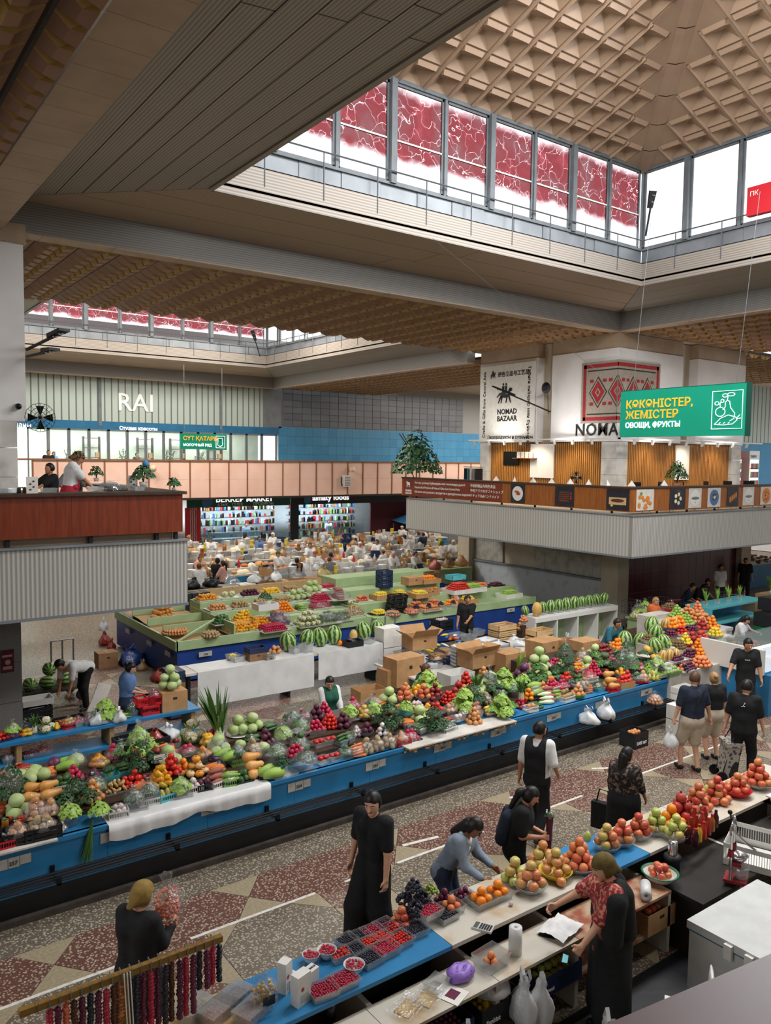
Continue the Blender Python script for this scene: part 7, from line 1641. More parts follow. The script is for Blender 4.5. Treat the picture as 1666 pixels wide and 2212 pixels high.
G().box(26.2,13.4,.0,29,14.2,1.0).obj('crate_shelf','chip_board',lb='plain shelf with leeks near the right edge',cat='shelf')
def cart(p,rz,lb):
 r=Em('shopping_cart',p,rz,lb=lb,cat='shopping cart');g=G()
 for k in range(9):t=k/8;g.tube([(-.28,-.45+t*.9,.45+.1*t),(-.28,-.45+t*.9,.95)],.006,4);g.tube([(.28,-.45+t*.9,.45+.1*t),(.28,-.45+t*.9,.95)],.006,4);g.tube([(-.28,-.45+t*.9,.45+.1*t),(.28,-.45+t*.9,.45+.1*t)],.006,4)
 for z in(.6,.78,.95):
  for sx in(-.28,.28):g.tube([(sx,-.45,z),(sx,.45,z)],.008,4)
  for sy in(-.45,.45):g.tube([(-.28,sy,z),(.28,sy,z)],.008,4)
 g.obj('basket','steel',r);G().tube([(-.28,-.5,1.0),(.28,-.5,1.0)],.02,6).obj('handle','pl_red',r)
 for sx in(-.22,.22):
  for sy in(-.4,.4):G().tube([(sx,sy,.1),(sx,sy*.9,.45)],.012,5).obj('leg','steel',r);G().tube([(sx-.015,sy,.06),(sx+.015,sy,.06)],.06,10).obj('wheel','rod_black',r)
cart((21.6,15.6,0),.3,'wire shopping cart holding a white bag by the core column');cart((22.7,15.4,0),-.3,'second wire shopping cart by the maroon tiled wall');cart((25.6,14.9,0),1.2,'tilted wire shopping cart beside the seated men');Bag((21.6,15.6,.55),.22,.35,'bag_milky','white bag inside the first shopping cart',81)
bn=Em('bench',(0,0,0),lb='low wooden bench under the seated men',cat='bench');G().box(23.6,15.9,.42,26.6,16.4,.47).obj('seat','wood_bar',bn)
for x in(23.7,26.4):G().box(x,15.95,0,x+.1,16.35,.42).obj('leg','wood_bar',bn)
gt=Em('side_table',(0,0,0),lb='pale green table of bagged tomatoes behind the orange blouse',cat='table');G().box(19.6,14.0,.8,22.0,14.6,.85).obj('top','pale_green',gt)
for x in(19.65,21.9):G().box(x,14.05,0,x+.06,14.55,.8).obj('leg','pale_green',gt)
for i,(px,k)in enumerate(((1245,'green_pear'),(1262,'lettuce'),(1285,'tomato'),(1300,'tomato'),(1318,'dark_tomato'))):heap(k,(19.7+i*.45,14.3,.85),.18,3,'bagged on the pale green table, place %s'%('one','two','three','four','five')[i],bag='bag_film',scale=1.2)
for i,(px,py,m)in enumerate(((1500,1300,'bag_amber'),(1520,1300,'bag_amber'),(1540,1312,'bag_milky'))):p=at(px,py+20,z=.95);Bag((19.2+i*.7,12.9,.95),.22,.32,m,('amber bag of bread left','amber bag of bread right','white knotted bag')[i]+' behind the fruit display',91+i)
rb=Em('rear_board',(0,0,0),lb='board with scale and bags behind the fruit display',cat='table');G().box(17.2,12.6,.88,21.2,13.2,.93).obj('top','wood_dark',rb);
for x in(17.3,21.0):G().box(x,12.65,0,x+.08,13.1,.88).obj('leg','wood_dark',rb)
r=Em('weighing_scale',(18.2,12.85,.93),lb='white electronic scale beside the woman in orange',cat='scale');G().box(-.17,-.15,0,.17,.15,.07).obj('body','pl_white',r);G().box(-.18,-.16,.08,.18,.16,.1).obj('platform','chrome',r);G().box(-.08,-.17,.015,.08,-.15,.06).obj('display','screen_grey',r)
# ------ left middle: cart with watermelons, sacks, crates on the floor
r=Em('platform_cart',(4.15,18.3,0),.1,lb='flat platform cart loaded with big watermelons behind the granite pillar',cat='cart');G().box(-.75,-.4,.28,.75,.4,.33).obj('platform','rust',r)
for sx in(-.6,.6):
 for sy in(-.35,.35):G().tube([(sx,sy-.03,.12),(sx,sy+.03,.12)],.12,12).obj('wheel','rod_black',r)
for x in(.2,.45,.7):G().tube([(x,.38,.33),(x,.38,1.25)],.02,6).obj('upright','steel',r)
G().tube([(.2,.38,1.25),(.7,.38,1.25)],.02,6).obj('handle','steel',r)
for i,(x,y,z)in enumerate(((3.75,18.2,.47),(4.1,18.15,.47),(4.5,18.25,.47),(4.2,18.4,.70))):put('watermelon',(x,y,z),lb='big striped watermelon on the platform cart, '+('deepest behind the pillar','middle of the bottom row','right of the bottom row','on top of the others')[i],rot=(PI/2,0,i),scale=.98)
for i,(px,py,R,H,m,lab)in enumerate(((282,1435,.34,.42,'bag_blue','big blue sack on the floor beside the royal blue stall'),(310,1382,.2,.36,'bag_red','orange sack leaning on the shaded stall side'),(318,1425,.17,.3,'bag_milky','white sack beside the big blue sack'),(283,1355,.17,.3,'bag_milky','milky bag on the carton by the stall side'),(350,1470,.25,.28,'bag_red','red net sack in front of the royal blue stall corner'),(262,1400,.14,.25,'bag_red','small red sack beside the floor carton'),(320,1445,.15,.22,'bag_amber','sack of potatoes below the white sack'))):
 p=at(px,py,z=.0 if i not in(3,)else .4);Bag((min(p.x,6.75),p.y,.0 if i!=3 else .4),R,H,m,lab,101+i,i not in(1,4))
carton((6.1,20.6,0),.5,.4,.38,'carton_dark','brown carton on the floor by the shaded stall side',lid=True)
for i,(x,y,z,k,lab)in enumerate(((4.1,16.3,0,'mandarin','black crate of small oranges under the bending man hands'),(5.25,16.25,0,'mandarin','black crate with white paper and oranges in front of the bending man'),(3.55,16.9,0,None,'lowest black crate of the pile behind the pillar'),(3.55,16.9,.2,None,'upper black crate of the pile behind the pillar'))):
 ob('plastic_crate',crate_g(.6,.42,.18).mesh('plastic_crate','pl_black'),None,(x,y,z),.1,lb=lab,cat='crate')
 if k:heap(k,(x,y,z+.08),.22,1,'in the %s floor crate of the bending man'%('first' if i==0 else 'second'),box=True)
r=ob('foam_tray',tub(.6,.4,.12,.02,.97).mesh('foam_tray','pl_white'),None,(3.6,16.9,.42),lb='white foam tray on the black crates behind the pillar',cat='tray');p=(4.75,16.6,.35);ob('cardboard_sheet',G().box(-.22,-.01,-.3,.22,.01,.3).mesh('cardboard_sheet','paper'),None,(4.75,16.55,.42),rot=(.2,.35,.6),lb='pale cardboard sheet held by the bending man',cat='cardboard')

q=random.Random(55)
for i in range(34):
 x,y=10.75+q.random()*4.7,13.45+q.random()*1.3;t=i%4;nm_=('near the sausage cartons','in the middle','near the wooden crates')[min(2,int((x-10.75)/1.6))]
 if t==0:ob('plastic_tub',tub(.3,.22,.12,.005,.88).mesh('plastic_tub','clear_plastic'),None,(x,y,.66),q.uniform(0,3),lb='spare clear tub lying %s of the packaging table'%nm_,cat='tub',gr='spare tubs on the packaging table')
 elif t==1:ob('lid_stack',G().box(-.12,-.09,0,.12,.09,q.uniform(.08,.2)).mesh('lid_stack','bag_milky'),None,(x,y,.66),q.uniform(0,3),lb='stack of clear lids %s of the packaging table'%nm_,cat='lids',gr='lid stacks on the packaging table')
 elif t==2:carton((x,y,.66),.34,.26,.2,q.choice(['carton','carton_white','carton_dark']),'small carton %s of the packaging table'%nm_,q.uniform(0,3),lid=True)['group']='small cartons on the packaging table'
 else:wrap((x,y,.66),.16,.2,q.choice(['bag_milky','bag_film','bag_amber']),'loose bag lying %s of the packaging table, piece %s'%(nm_,('one','two','three','four','five','six','seven','eight','nine')[i//4]))
# ------ right gallery: bar, posters, signs, carpet
NX=(PI/2,0,-PI/2) 
NY=(PI/2,0,0) 
br=Em('gallery_bar',(0,0,0),lb='long brown wooden bar front along the restaurant gallery',cat='bar')
XB,YBR=18.6,13.8
ys=[24.4,22.3,20.6,18.6,16.6,15.0,13.8]
for a,b in zip(ys,ys[1:]):G().box(XB,b+.004,4.05,XB+.05,a-.004,4.72).obj('panel','wood_bar',br)
xs=[18.65,20.3,21.7,23.0,24.3,25.6,27.0,28.5,31,34]
for a,b in zip(xs,xs[1:]):G().box(a+.004,YBR,4.05,b-.004,YBR+.05,4.72).obj('panel','wood_bar',br)
G().box(XB-.04,YBR-.04,4.72,XB+.3,24.4,4.76).obj('bar_top','wood_dark',br);G().box(XB+.3,YBR-.04,4.72,34,YBR+.3,4.76).obj('bar_top','wood_dark',br)
for y in(14.5,16,17.5,19,20.5,22,23.6):G().box(XB+.1,y,3.95,XB+.15,y+.05,4.72).obj('post','steel_dark',br)
for x in(20,21.5,23,24.5,26,27.5):G().box(x,YBR+.1,3.95,x+.05,YBR+.15,4.72).obj('post','steel_dark',br)
mat('foodcard_dark','#2a2b33','#1f2026',rough=.4,scale=5);mat('foodcard_light','#d8d2c8','#c9c2b6',rough=.4,scale=5);mat('foodcard_blue','#3f6ea0',rough=.4);mat('food_red','#c4532c','#8e2f1c',rough=.4,scale=30);mat('food_brown','#6e3a24','#4a2418',rough=.4,scale=30);mat('food_gold','#d98f3c','#b8682a',rough=.4,scale=40);mat('food_green','#5c8a3a',rough=.5)
def poster(p,w_,h,rz,base,kind,lb):
 """printed food photo on the bar front; the dish is laid on the card in low relief"""
 r=Em('food_poster',p,rz,lb=lb,cat='poster');r=G().box(0,-.012,0,w_,0,h).obj('card',base,r);c=(w_/2,-.014,h/2);q=random.Random(int(w_*1000)+len(lb))
 def disc(rad,m,dy=-.014):G().lathe([(0,0),(rad,0),(rad*.96,.003),(0,.003)],18).obj('print',m,r,(w_/2,dy,h/2),0).rotation_euler=(PI/2,0,0)
 def blob(x,z,rx,rz_,m,dy=-.017):G().sph((x,dy,z),(rx,.006,rz_),8,5).obj('print',m,r)
 if kind=='plate':disc(h*.4,'pl_white');[blob(w_/2+q.uniform(-.12,.12)*h,h/2+q.uniform(-.15,.15)*h,h*.12,h*.06,'food_red',-.02)for _ in range(6)]
 elif kind=='sausage':[blob(w_/2,h*(.25+.11*i),w_*.32,h*.05,'food_brown')for i in range(5)];[blob(w_*(.85),h*(.4+.12*i),h*.05,h*.05,'tomato')for i in range(3)]
 elif kind=='fish':G().box(w_*.12,-.016,h*.25,w_*.88,-.012,h*.6).obj('print','pale_wood',r);blob(w_/2,h*.45,w_*.3,h*.09,'food_brown',-.018);blob(w_*.25,h*.2,h*.08,h*.05,'lemon')
 elif kind=='fried':[blob(w_*q.uniform(.15,.85),h*q.uniform(.1,.75),h*.12,h*.1,'food_gold')for _ in range(16)];blob(w_*.25,h*.8,h*.1,h*.08,'food_green',-.02)
 elif kind=='dumpling':disc(h*.42,'foodcard_dark');[blob(w_/2+h*.22*math.cos(i*1.25),h/2+h*.22*math.sin(i*1.25),h*.11,h*.1,'cream_food',-.02)for i in range(5)]
 elif kind=='rolls':[blob(w_*(.25+.17*i),h*(.35+.08*i),w_*.08,h*.17,'food_gold')for i in range(4)]
 elif kind=='greyfish':disc(h*.42,'pl_white');blob(w_/2,h/2,h*.36,h*.08,'steel',-.02);blob(w_/2,h*.3,h*.07,h*.05,'lemon',-.02)
 elif kind=='blueplate':disc(h*.42,'foodcard_blue');[blob(w_/2+q.uniform(-.2,.2)*h,h/2+q.uniform(-.2,.2)*h,h*.1,h*.06,'food_brown',-.02)for _ in range(8)];blob(w_/2,h/2,h*.1,h*.1,'cream_food',-.024)
 elif kind=='pizza':disc(h*.44,'food_gold');[blob(w_/2+q.uniform(-.28,.28)*h,h/2+q.uniform(-.28,.28)*h,h*.05,h*.05,'food_red',-.02)for _ in range(10)]
for px,w_,base,kd,lab in((1104,.62,'foodcard_dark','plate','dark poster of a round dish of red stew'),(1200,.74,'foodcard_dark','sausage','dark poster of grilled sausages'),(1311,.78,'foodcard_dark','fish','dark poster of a baked fish on a board')):
 p=at(px,1070,x=XB-.005);poster((XB-.004,p.y,4.09),w_,.6,-PI/2,base,kd,lab+' on the bar front')
for px,w_,base,kd,lab in((1375,.8,'foodcard_light','fried','bright poster of fried chicken pieces'),(1447,.78,'foodcard_dark','dumpling','black poster of a plate of dumplings'),(1488,.66,'foodcard_light','greyfish','pale poster of a grilled grey fish'),(1529,.7,'foodcard_light','blueplate','white poster of a blue plate with rice'),(1571,.64,'foodcard_dark','rolls','dark poster of golden rolls in a row'),(1605,.66,'foodcard_light','greyfish','grey poster of fish on a round plate'),(1643,.7,'foodcard_light','pizza','white poster of a pizza')):
 p=at(px,1075,y=YBR-.005);poster((p.x,YBR-.004,4.09),w_,.6,0,base,kd,lab+' on the bar front')

lp_=Em('bar_sign',(XB-.006,24.2,4.1),lb='white multilingual lettering NOMAD BAZAAR on the brown bar front',cat='sign');G().box(-.004,-5.3,-.04,.0,0.1,.61).obj('backing','wood_red',lp_)
for i,s_ in enumerate(('Ұлттық қолөнер бұйымдары мен экоөнімдер дүкені','Handcrafted Products & Natural Gifts from Central Asia','Магазин натуральных продуктов и рукодельных изделий')):text(s_,.115,'letter_white',lp_,(-.008,-.62,.43-i*.17),NX,ext=.002,sx=.98)
for i,s_ in enumerate(('中亚的精品与特色食品','中央アジアのギフトショップ','ナチュラル&ハンドメイド')):text(s_,.125,'letter_white',lp_,(-.008,-3.75,.42-i*.17),NX,ext=.002)
text('NOMAD\nBAZAAR',.1,'letter_white',lp_,(-.008,-.06,.12),NX,ext=.002,bold=.003)
g=G().sph((-.012,-.25,.42),(.004,.10,.06),8,5).sph((-.012,-.15,.47),(.004,.04,.05),6,4)
for dy in(-.34,-.28,-.2,-.15):g.box(-.014,dy,.28,-.01,dy+.02,.4)
g.obj('emblem','letter_white',lp_)
# upper white panels: NOMAD BAZAAR banner on the left block, carpet and NOMAD on the corner block
XW=20.985
bs=Em('banner',(XW,22.6,6.15),lb='white banner with black NOMAD BAZAAR rider emblem on the pier block',cat='banner');bsr=bs;bs=G().box(-.02,-2.85,0,0,0,2.85).obj('sheet','paper',bsr)
text('NOMAD\nBAZAAR',.27,'letter_black',bs,(-.024,-.95,1.02),NX,ext=.003,bold=.009);text('绿色食品与工艺品',.2,'letter_black',bs,(-.024,-.95,2.42),NX,ext=.003,bold=.004);text('Экопродукты и сувениры',.19,'letter_black',bs,(-.024,-.45,.1),NX,ext=.003,bold=.003)
o=text('Crafts & Gifts from Central Asia',.19,'letter_black',bs,(-.024,-.3,.15),NX,ext=.003,bold=.003);o.rotation_euler=Matrix(((0,0,-1),(0,1,0),(1,0,0))).to_euler()if False else(Matrix.Rotation(-PI/2,3,'Z')@Matrix.Rotation(PI/2,3,'X')@Matrix.Rotation(PI/2,3,'Z')).to_euler()
o=text('Табиғи өнімдер мен бұйымдар',.19,'letter_black',bs,(-.024,-2.5,2.7),NX,ext=.003,bold=.003);o.rotation_euler=(Matrix.Rotation(-PI/2,3,'Z')@Matrix.Rotation(PI/2,3,'X')@Matrix.Rotation(-PI/2,3,'Z')).to_euler()
def rider(parent,cy_,cz,s_):
 g=G().sph((-.03,cy_,cz),(.006,.26*s_,.13*s_),10,6).sph((-.03,cy_-.28*s_,cz+.16*s_),(.006,.1*s_,.07*s_),8,5)
 g.tube([(-.03,cy_-.2*s_,cz+.05*s_),(-.03,cy_-.26*s_,cz+.17*s_)],.05*s_,6)
 for dy,d2 in((-.2,-.3),(-.12,-.06),(.14,.2),(.2,.34)):g.tube([(-.03,cy_+dy*s_,cz-.05*s_),(-.03,cy_+d2*s_,cz-.32*s_)],[.035*s_,.02*s_],5)
 g.tube([(-.03,cy_+.24*s_,cz+.04*s_),(-.03,cy_+.42*s_,cz-.1*s_)],[.03*s_,.015*s_],5)
 for dy in(-.05,.1):g.tube([(-.03,cy_+dy*s_,cz+.1*s_),(-.03,cy_+dy*s_,cz+.3*s_)],.05*s_,6);g.sph((-.03,cy_+dy*s_,cz+.37*s_),(.006,.05*s_,.05*s_),6,4)
 g.obj('emblem','letter_black',parent)
rider(bs,-1.35,1.75,1.0);rider(bs,-.7,2.5,.38)
nm=Em('wall_sign',(XW,18.9,6.2),lb='large black NOMAD lettering under the hanging carpet',cat='sign');text('NOMAD',.56,'letter_black',nm,(-.01,-1.0,.12),NX,ext=.012,bold=.003,space=1.08)

mat('felt_grey','#a89c8e','#94897c',rough=.95,scale=20,bump=.3);mat('felt_red','#a83238','#8e282e',rough=.95,scale=20);mat('felt_black','#33352f',rough=.95)
cp=Em('felt_carpet',(0,0,0),lb='grey and red patterned felt carpet hung around the pier corner',cat='carpet')
ya,yb=at(1257,860,x=XW).y,16.2;za,zb=6.72,8.72;xe=at(1426,850,y=16.18).x
def cpt(u,z,d=.0):
 """u runs along the carpet: left face then round the corner"""
 L1=ya-yb
 return(XW-.03-d,ya-u,z)if u<L1 else(XW-.03+(u-L1),16.17-d,z)
LT=(ya-yb)+(xe-XW)
def cstrip(u0,u1,z0,z1,m,nm_,d=.004):
 g=G();L1=ya-yb;us=[u0]+([L1]if u0<L1<u1 else[])+[u1]
 for a,b in zip(us,us[1:]):
  if a<L1 and b<=L1+1e-6:g.box(XW-.03-d,ya-b,z0,XW-.012,ya-a,z1)
  else:g.box(XW-.03+(a-L1),16.17-d,z0,XW-.03+(b-L1),16.188,z1)
 g.obj(nm_,m,cp)
cstrip(0,LT,za,zb,'felt_grey','ground',0)
for z0,z1 in((za+.08,za+.2),(zb-.2,zb-.08)):cstrip(.1,LT-.1,z0,z1,'felt_red','border')
for u0 in(.08,LT-.2):cstrip(u0,u0+.12,za+.08,zb-.08,'felt_red','border')
for z0,z1 in((za+.27,za+.31),(zb-.31,zb-.27)):cstrip(.26,LT-.26,z0,z1,'felt_black','border_line')
n=4
for k in range(n):
 uc=.32+(k+.5)*(LT-.64)/n;hw,hh=(LT-.64)/n*.48,.52;zc=(za+zb)/2
 for m,f,d in(('felt_black',1.0,.008),('felt_grey',.88,.012),('felt_red',.74,.016),('felt_grey',.3,.02),('felt_red',.18,.024)):
  L1=ya-yb;pts=[(uc-hw*f,zc),(uc,zc-hh*f),(uc+hw*f,zc),(uc,zc+hh*f)]
  if uc+hw<L1 or uc-hw>L1:
   G().add([cpt(u,z,d)for u,z in pts]+[cpt(u,z,0)for u,z in pts],[(0,1,2,3),(0,4,5,1),(1,5,6,2),(2,6,7,3),(3,7,4,0)]).obj('medallion',m,cp)
  else:
   for sgn in(-1,1):
    tip=(uc+sgn*hw*f,zc);pp=[(L1-1e-4 if sgn<0 else L1+1e-4,z)for z in(zc-hh*f*(1-abs(L1-uc)/max(hw*f,.01))if abs(L1-uc)<hw*f else zc,zc+hh*f*(1-abs(L1-uc)/max(hw*f,.01))if abs(L1-uc)<hw*f else zc)]
    v=[cpt(*tip,d),cpt(pp[0][0],pp[0][1],d),cpt(pp[1][0],pp[1][1],d)]
    if(uc<L1)==(sgn<0):v=[cpt(*tip,d),cpt(uc,zc-hh*f,d),cpt(*pp[0],d),cpt(*pp[1],d),cpt(uc,zc+hh*f,d)]
    G().add(v,[tuple(range(len(v)))]).obj('medallion',m,cp)
 for sgn in(-1,1):
  for q in(-1,1):
   u=uc+q*hw*.72;z=zc+sgn*hh*.72;cstrip(u-.07,u+.07,z-.05,z+.05,'felt_red','motif',.01)

SX=14.3;y0s,y1s=8.1,10.95;zt,zb2=at(1598,828,x=SX).z,at(1598,940,x=SX).z
sg=Em('hanging_sign',(SX,y1s,zb2),lb='large green hanging sign lettered in yellow and white with a fruit drawing',cat='sign');Hs=zt-zb2;Ls=y1s-y0s
sgb=G().box(0,-Ls,0,.16,0,Hs).obj('box','sign_green',sg);G().box(.001,-Ls-.02,-.02,.17,-Ls,Hs+.02).obj('end_cap','sign_green_dark',sg);G().box(.01,-Ls,Hs,.16,0,Hs+.015).obj('edge','sign_green_dark',sg)
text('КӨКӨНІСТЕР,\nЖЕМІСТЕР',.235,'letter_yellow',sgb,(-.006,-.14,Hs*.62),NX,ext=.004,bold=.004,space=1.0);text('ОВОЩИ, ФРУКТЫ',.155,'letter_lit',sgb,(-.006,-.14,Hs*.2),NX,ext=.004,bold=.003,space=1.0)
fy=-Ls*.76;g=G();lw=.007
def ln(pts,c=False):g.tube([(-.008,fy-u,v)for u,v in pts]+([(-.008,fy-pts[0][0],pts[0][1])]if c else[]),lw,5)
def circ(cu,cv,ru,rv,a0=0,a1=6.283,n=16):return[(cu+ru*math.cos(a0+(a1-a0)*i/n),cv+rv*math.sin(a0+(a1-a0)*i/n))for i in range(n+1)]
S_=Hs*.74;z_=Hs*.13;ln([(0,z_),(S_*.86,z_),(S_*.86,z_+S_),(0,z_+S_)],True)
K=lambda u,v:(u*S_*.86,z_+v*S_)
ln([K(*p)for p in circ(.28,.45,.16,.12)]);ln([K(.28,.57),K(.26,.66),K(.3,.72)]);ln([K(*p)for p in((.5,.75),(.58,.72),(.62,.55),(.76,.4),(.74,.26),(.6,.2))]);ln([K(*p)for p in((.5,.75),(.44,.7),(.44,.58),(.36,.5))]);ln([K(.5,.75),K(.52,.86)])
for cu,cv,ru in((.62,.9,.12),(.42,.88,.08),(.16,.68,.07),(.34,.74,.05)):ln([K(*p)for p in circ(cu,cv,ru,.045)])
ln([K(*p)for p in((.1,.12),(.3,.28),(.55,.36),(.8,.3),(.84,.22),(.7,.12),(.4,.1),(.1,.12))]);ln([K(.84,.28),K(.93,.36)]);ln([K(.84,.25),K(.96,.27)])
for u in(.25,.4,.55):ln([K(u,.14),K(u+.05,.17)])
g.obj('drawing','letter_lit',sgb)
for yy in(-.25,-Ls+.25):G().tube([(.08,yy,Hs),(.08,yy-.3,10.5-zb2)],.006,4).obj('wire','steel',sg)

p=at(390,970,y=33.0);q2=at(490,970,y=33.0);Wl=q2.x-p.x;Hl=at(390,936,y=33.0).z-p.z
s2=Em('hanging_sign',(p.x,33.0,p.z),lb='small green hanging sign in front of the glazed studio',cat='sign');s2b=G().box(0,0,0,Wl,.12,Hl).obj('box','sign_green',s2);text('СҮТ ҚАТАРЫ',.25,'letter_yellow',s2b,(.12,-.004,Hl*.58),NY,ext=.003,bold=.006);text('МОЛОЧНЫЙ РЯД',.155,'letter_lit',s2b,(.12,-.004,Hl*.2),NY,ext=.003,bold=.003)
g=G();lw=.012
for pts in(((Wl-.52,.08),(Wl-.1,.08),(Wl-.1,Hl-.08),(Wl-.52,Hl-.08),(Wl-.52,.08)),((Wl-.42,Hl*.75),(Wl-.22,Hl*.75),(Wl-.2,Hl*.3),(Wl-.32,Hl*.2),(Wl-.44,Hl*.3),(Wl-.42,Hl*.75))):g.tube([(u,-.008,v)for u,v in pts],lw,4)
g.obj('drawing','letter_lit',s2)
for x in(.2,Wl-.2):G().tube([(x,.06,Hl),(x,.06,9.4-p.z)],.01,4).obj('wire','steel',s2)

G().tube([at(935,515,y=14.1),at(1200,730,y=16.0),at(1290,800,x=20.0)],.006,4).obj('cable','steel',lb='thin pale cable sagging from the lantern edge across the pier',cat='cable')

def floodlamp(p,tip,lb,head=.5):
 p,tip=Vector(p),Vector(tip);r=Em('flood_lamp',p,lb=lb,cat='lamp');d=(tip-p);G().tube([(0,0,0),d*.7],.03,6).obj('arm','steel_dark',r);u=d.normalized();s_=u.cross(Vector((0,0,1))).normalized();a,b=d*.62,d
 w_=.11;n_=s_.cross(u)
 G().add([a-s_*w_*.6,a+s_*w_*.6,b+s_*w_,b-s_*w_,a-s_*w_*.6+n_*.08,a+s_*w_*.6+n_*.08,b+s_*w_+n_*.05,b-s_*w_+n_*.05],[(3,2,1,0),(4,5,6,7),(0,1,5,4),(1,2,6,5),(2,3,7,6),(3,0,4,7)]).obj('lamp_head','steel_dark',r)
 for k in(.75,.9):G().sph(tuple(d*k-n_*.01),(.05,.05,.03),8,4).obj('lens','chrome',r)
 return r
floodlamp(at(58,755,y=16.4),at(140,715,y=15.2),'dark flood lamp on an arm beside the left pier, upper one');floodlamp(at(58,770,y=16.6),at(118,757,y=15.6),'dark flood lamp on an arm beside the left pier, lower one')
floodlamp(at(1190,890,x=20.9),at(1065,836,x=20.0),'dark flood lamp on a long arm in front of the NOMAD banner');floodlamp(at(1395,510,y=14.0),at(1412,412,y=13.7),'grey flood lamp on the lantern rail near the clear windows');floodlamp(at(562,770,y=37.0),at(545,715,y=36.5),'grey flood lamp in the far lantern corner')
r=Em('speaker_horn',at(1182,838,x=20.8),lb='small round black spotlight beside the carpet',cat='spotlight');G().lathe([(0,0),(.17,.0),(.2,.06),(.1,.12),(0,.12)],14).obj('housing','steel_dark',r,sm=True).rotation_euler=(0,-PI/2,0);[G().sph((-.02,.07*math.cos(a),.07*math.sin(a)),.045,8,4).obj('lens','pl_white',r)for a in(.8,2.4,3.9,5.5)];G().tube([(.05,0,-.15),(.1,0,-.9)],.015,5).obj('arm','steel_dark',r)

q=random.Random(2)
for i in range(16):
 x,y=(20.55,22.4-i*.8)if i<8 else(21.3+(i-8)*.95,15.75)
 r=Em('track_spotlight',(x,y,6.12),lb='small white spotlight on the rail below the white panels, %s'%('left face' if i<8 else 'right face'),cat='spotlight',gr='white spotlights under the pier panels');G().lathe([(0,0),(.05,0),(.05,.16),(0,.16)],8).obj('can','pl_white',r,(0,0,-.1)).rotation_euler=(.3*(i>=8),-.3*(i<8),0);G().box(-.02,-.02,.02,.02,.02,.06).obj('clip','pl_white',r)
tr=Em('lamp_rail',(0,0,0),lb='white lamp rail running round the pier block',cat='rail');G().box(20.5,15.7,6.17,20.56,22.7,6.22).obj('rail','pl_white',tr);G().box(20.5,15.7,6.17,29,15.76,6.22).obj('rail','pl_white',tr)
for i,(x,y)in enumerate(((20.4,21.2),(20.4,19.6),(20.4,17.8),(22.6,15.6),(24.6,15.6),(26.6,15.6))):lamp('wall_wash','SPOT',(x,y,6.1),(21.2 if i<3 else x,y if i<3 else 16.4,4.0),55,(1,.82,.55),.15,spot=2.2)
for i,(x,y)in enumerate(((19.9,21),(19.9,17.8),(22.5,14.9),(26.5,14.9))):lamp('panel_wash','SPOT',(x,y,6.0),(21.0 if i<2 else x,y if i<2 else 16.2,7.8),75,(1,.97,.93),.1,spot=2.3)

for i,(y,z,h)in enumerate(((19.45,4.75,1.2),)):ob('wall_panel',G().box(0,-.55,0,.05,.55,h).mesh('wall_panel','plaster_white'),None,(21.06,y,4.85),lb='white textured wall panel on the wood slats left of the corner',cat='picture')
ob('wall_panel',G().box(-.4,0,0,.4,.05,1.2).mesh('wall_panel','plaster_white'),None,(24.75,16.25,4.85),lb='white textured wall panel on the wood slats right of the corner',cat='picture')
p=at(1105,990,x=21.1);ob('notice_board',G().box(0,-.4,-.25,.03,.4,.25).mesh('notice_board','glasses_black'),None,(21.07,p.y,p.z),lb='black lettered notice on the slatted wall',cat='notice');p=at(1143,985,x=21.1);r=Em('book_shelf',(21.05,p.y,p.z-.1),lb='small wooden shelf with booklets on the slatted wall',cat='shelf');G().box(-.2,-.45,0,.05,.6,.03).obj('board','wood_bar',r);[G().box(-.1,-.3+.2*k,.03,-.08,-.14+.2*k,.25).obj('booklet','paper',r)for k in range(4)]
def fan(p,rz,lb,R=.2):
 r=Em('fan',p,rz,lb=lb,cat='fan');g=G()
 for k in range(10):a=PI*k/10;g.tube([(R*math.cos(a)*c,-.05*(1-abs(c)),R*math.sin(a)*c)for c in(-1,-.6,0,.6,1)],.004,4,False)
 for f in(1,.7,.4):g.tube([(R*f*math.cos(i*.52),-.03*(1-f),R*f*math.sin(i*.52))for i in range(13)],.005,4,False)
 g.obj('cage','steel_dark',r)
 for k in range(4):a=k*PI/2;G().add([(.03*math.cos(a),.01,.03*math.sin(a)),(R*.85*math.cos(a-.3),.03,R*.85*math.sin(a-.3)),(R*.85*math.cos(a+.35),.0,R*.85*math.sin(a+.35))],[(0,1,2),(2,1,0)]).obj('blade','rod_black',r)
 G().lathe([(0,0),(.05,0),(.05,.12),(0,.14)],10).obj('motor','pl_white',r).rotation_euler=(-PI/2,0,0);return r
fan(at(87,902,y=15.9),-.3,'black wire wall fan on the left pier',.27);fan(at(1245,1032,x=20.2),-1.2,'black fan behind the restaurant bar',.22)
r=Em('security_camera',at(40,878,y=16.1),lb='small black and white camera on the left pier',cat='camera');G().sph((0,0,0),.06).obj('dome','rod_black',r,sm=True);G().box(-.03,0,-.05,.03,.1,.06).obj('bracket','pl_white',r)
mat('leaf_plant','#3f6b3a','#2f5530',rough=.5,scale=8);mat('terracotta','#a86a48',rough=.7)
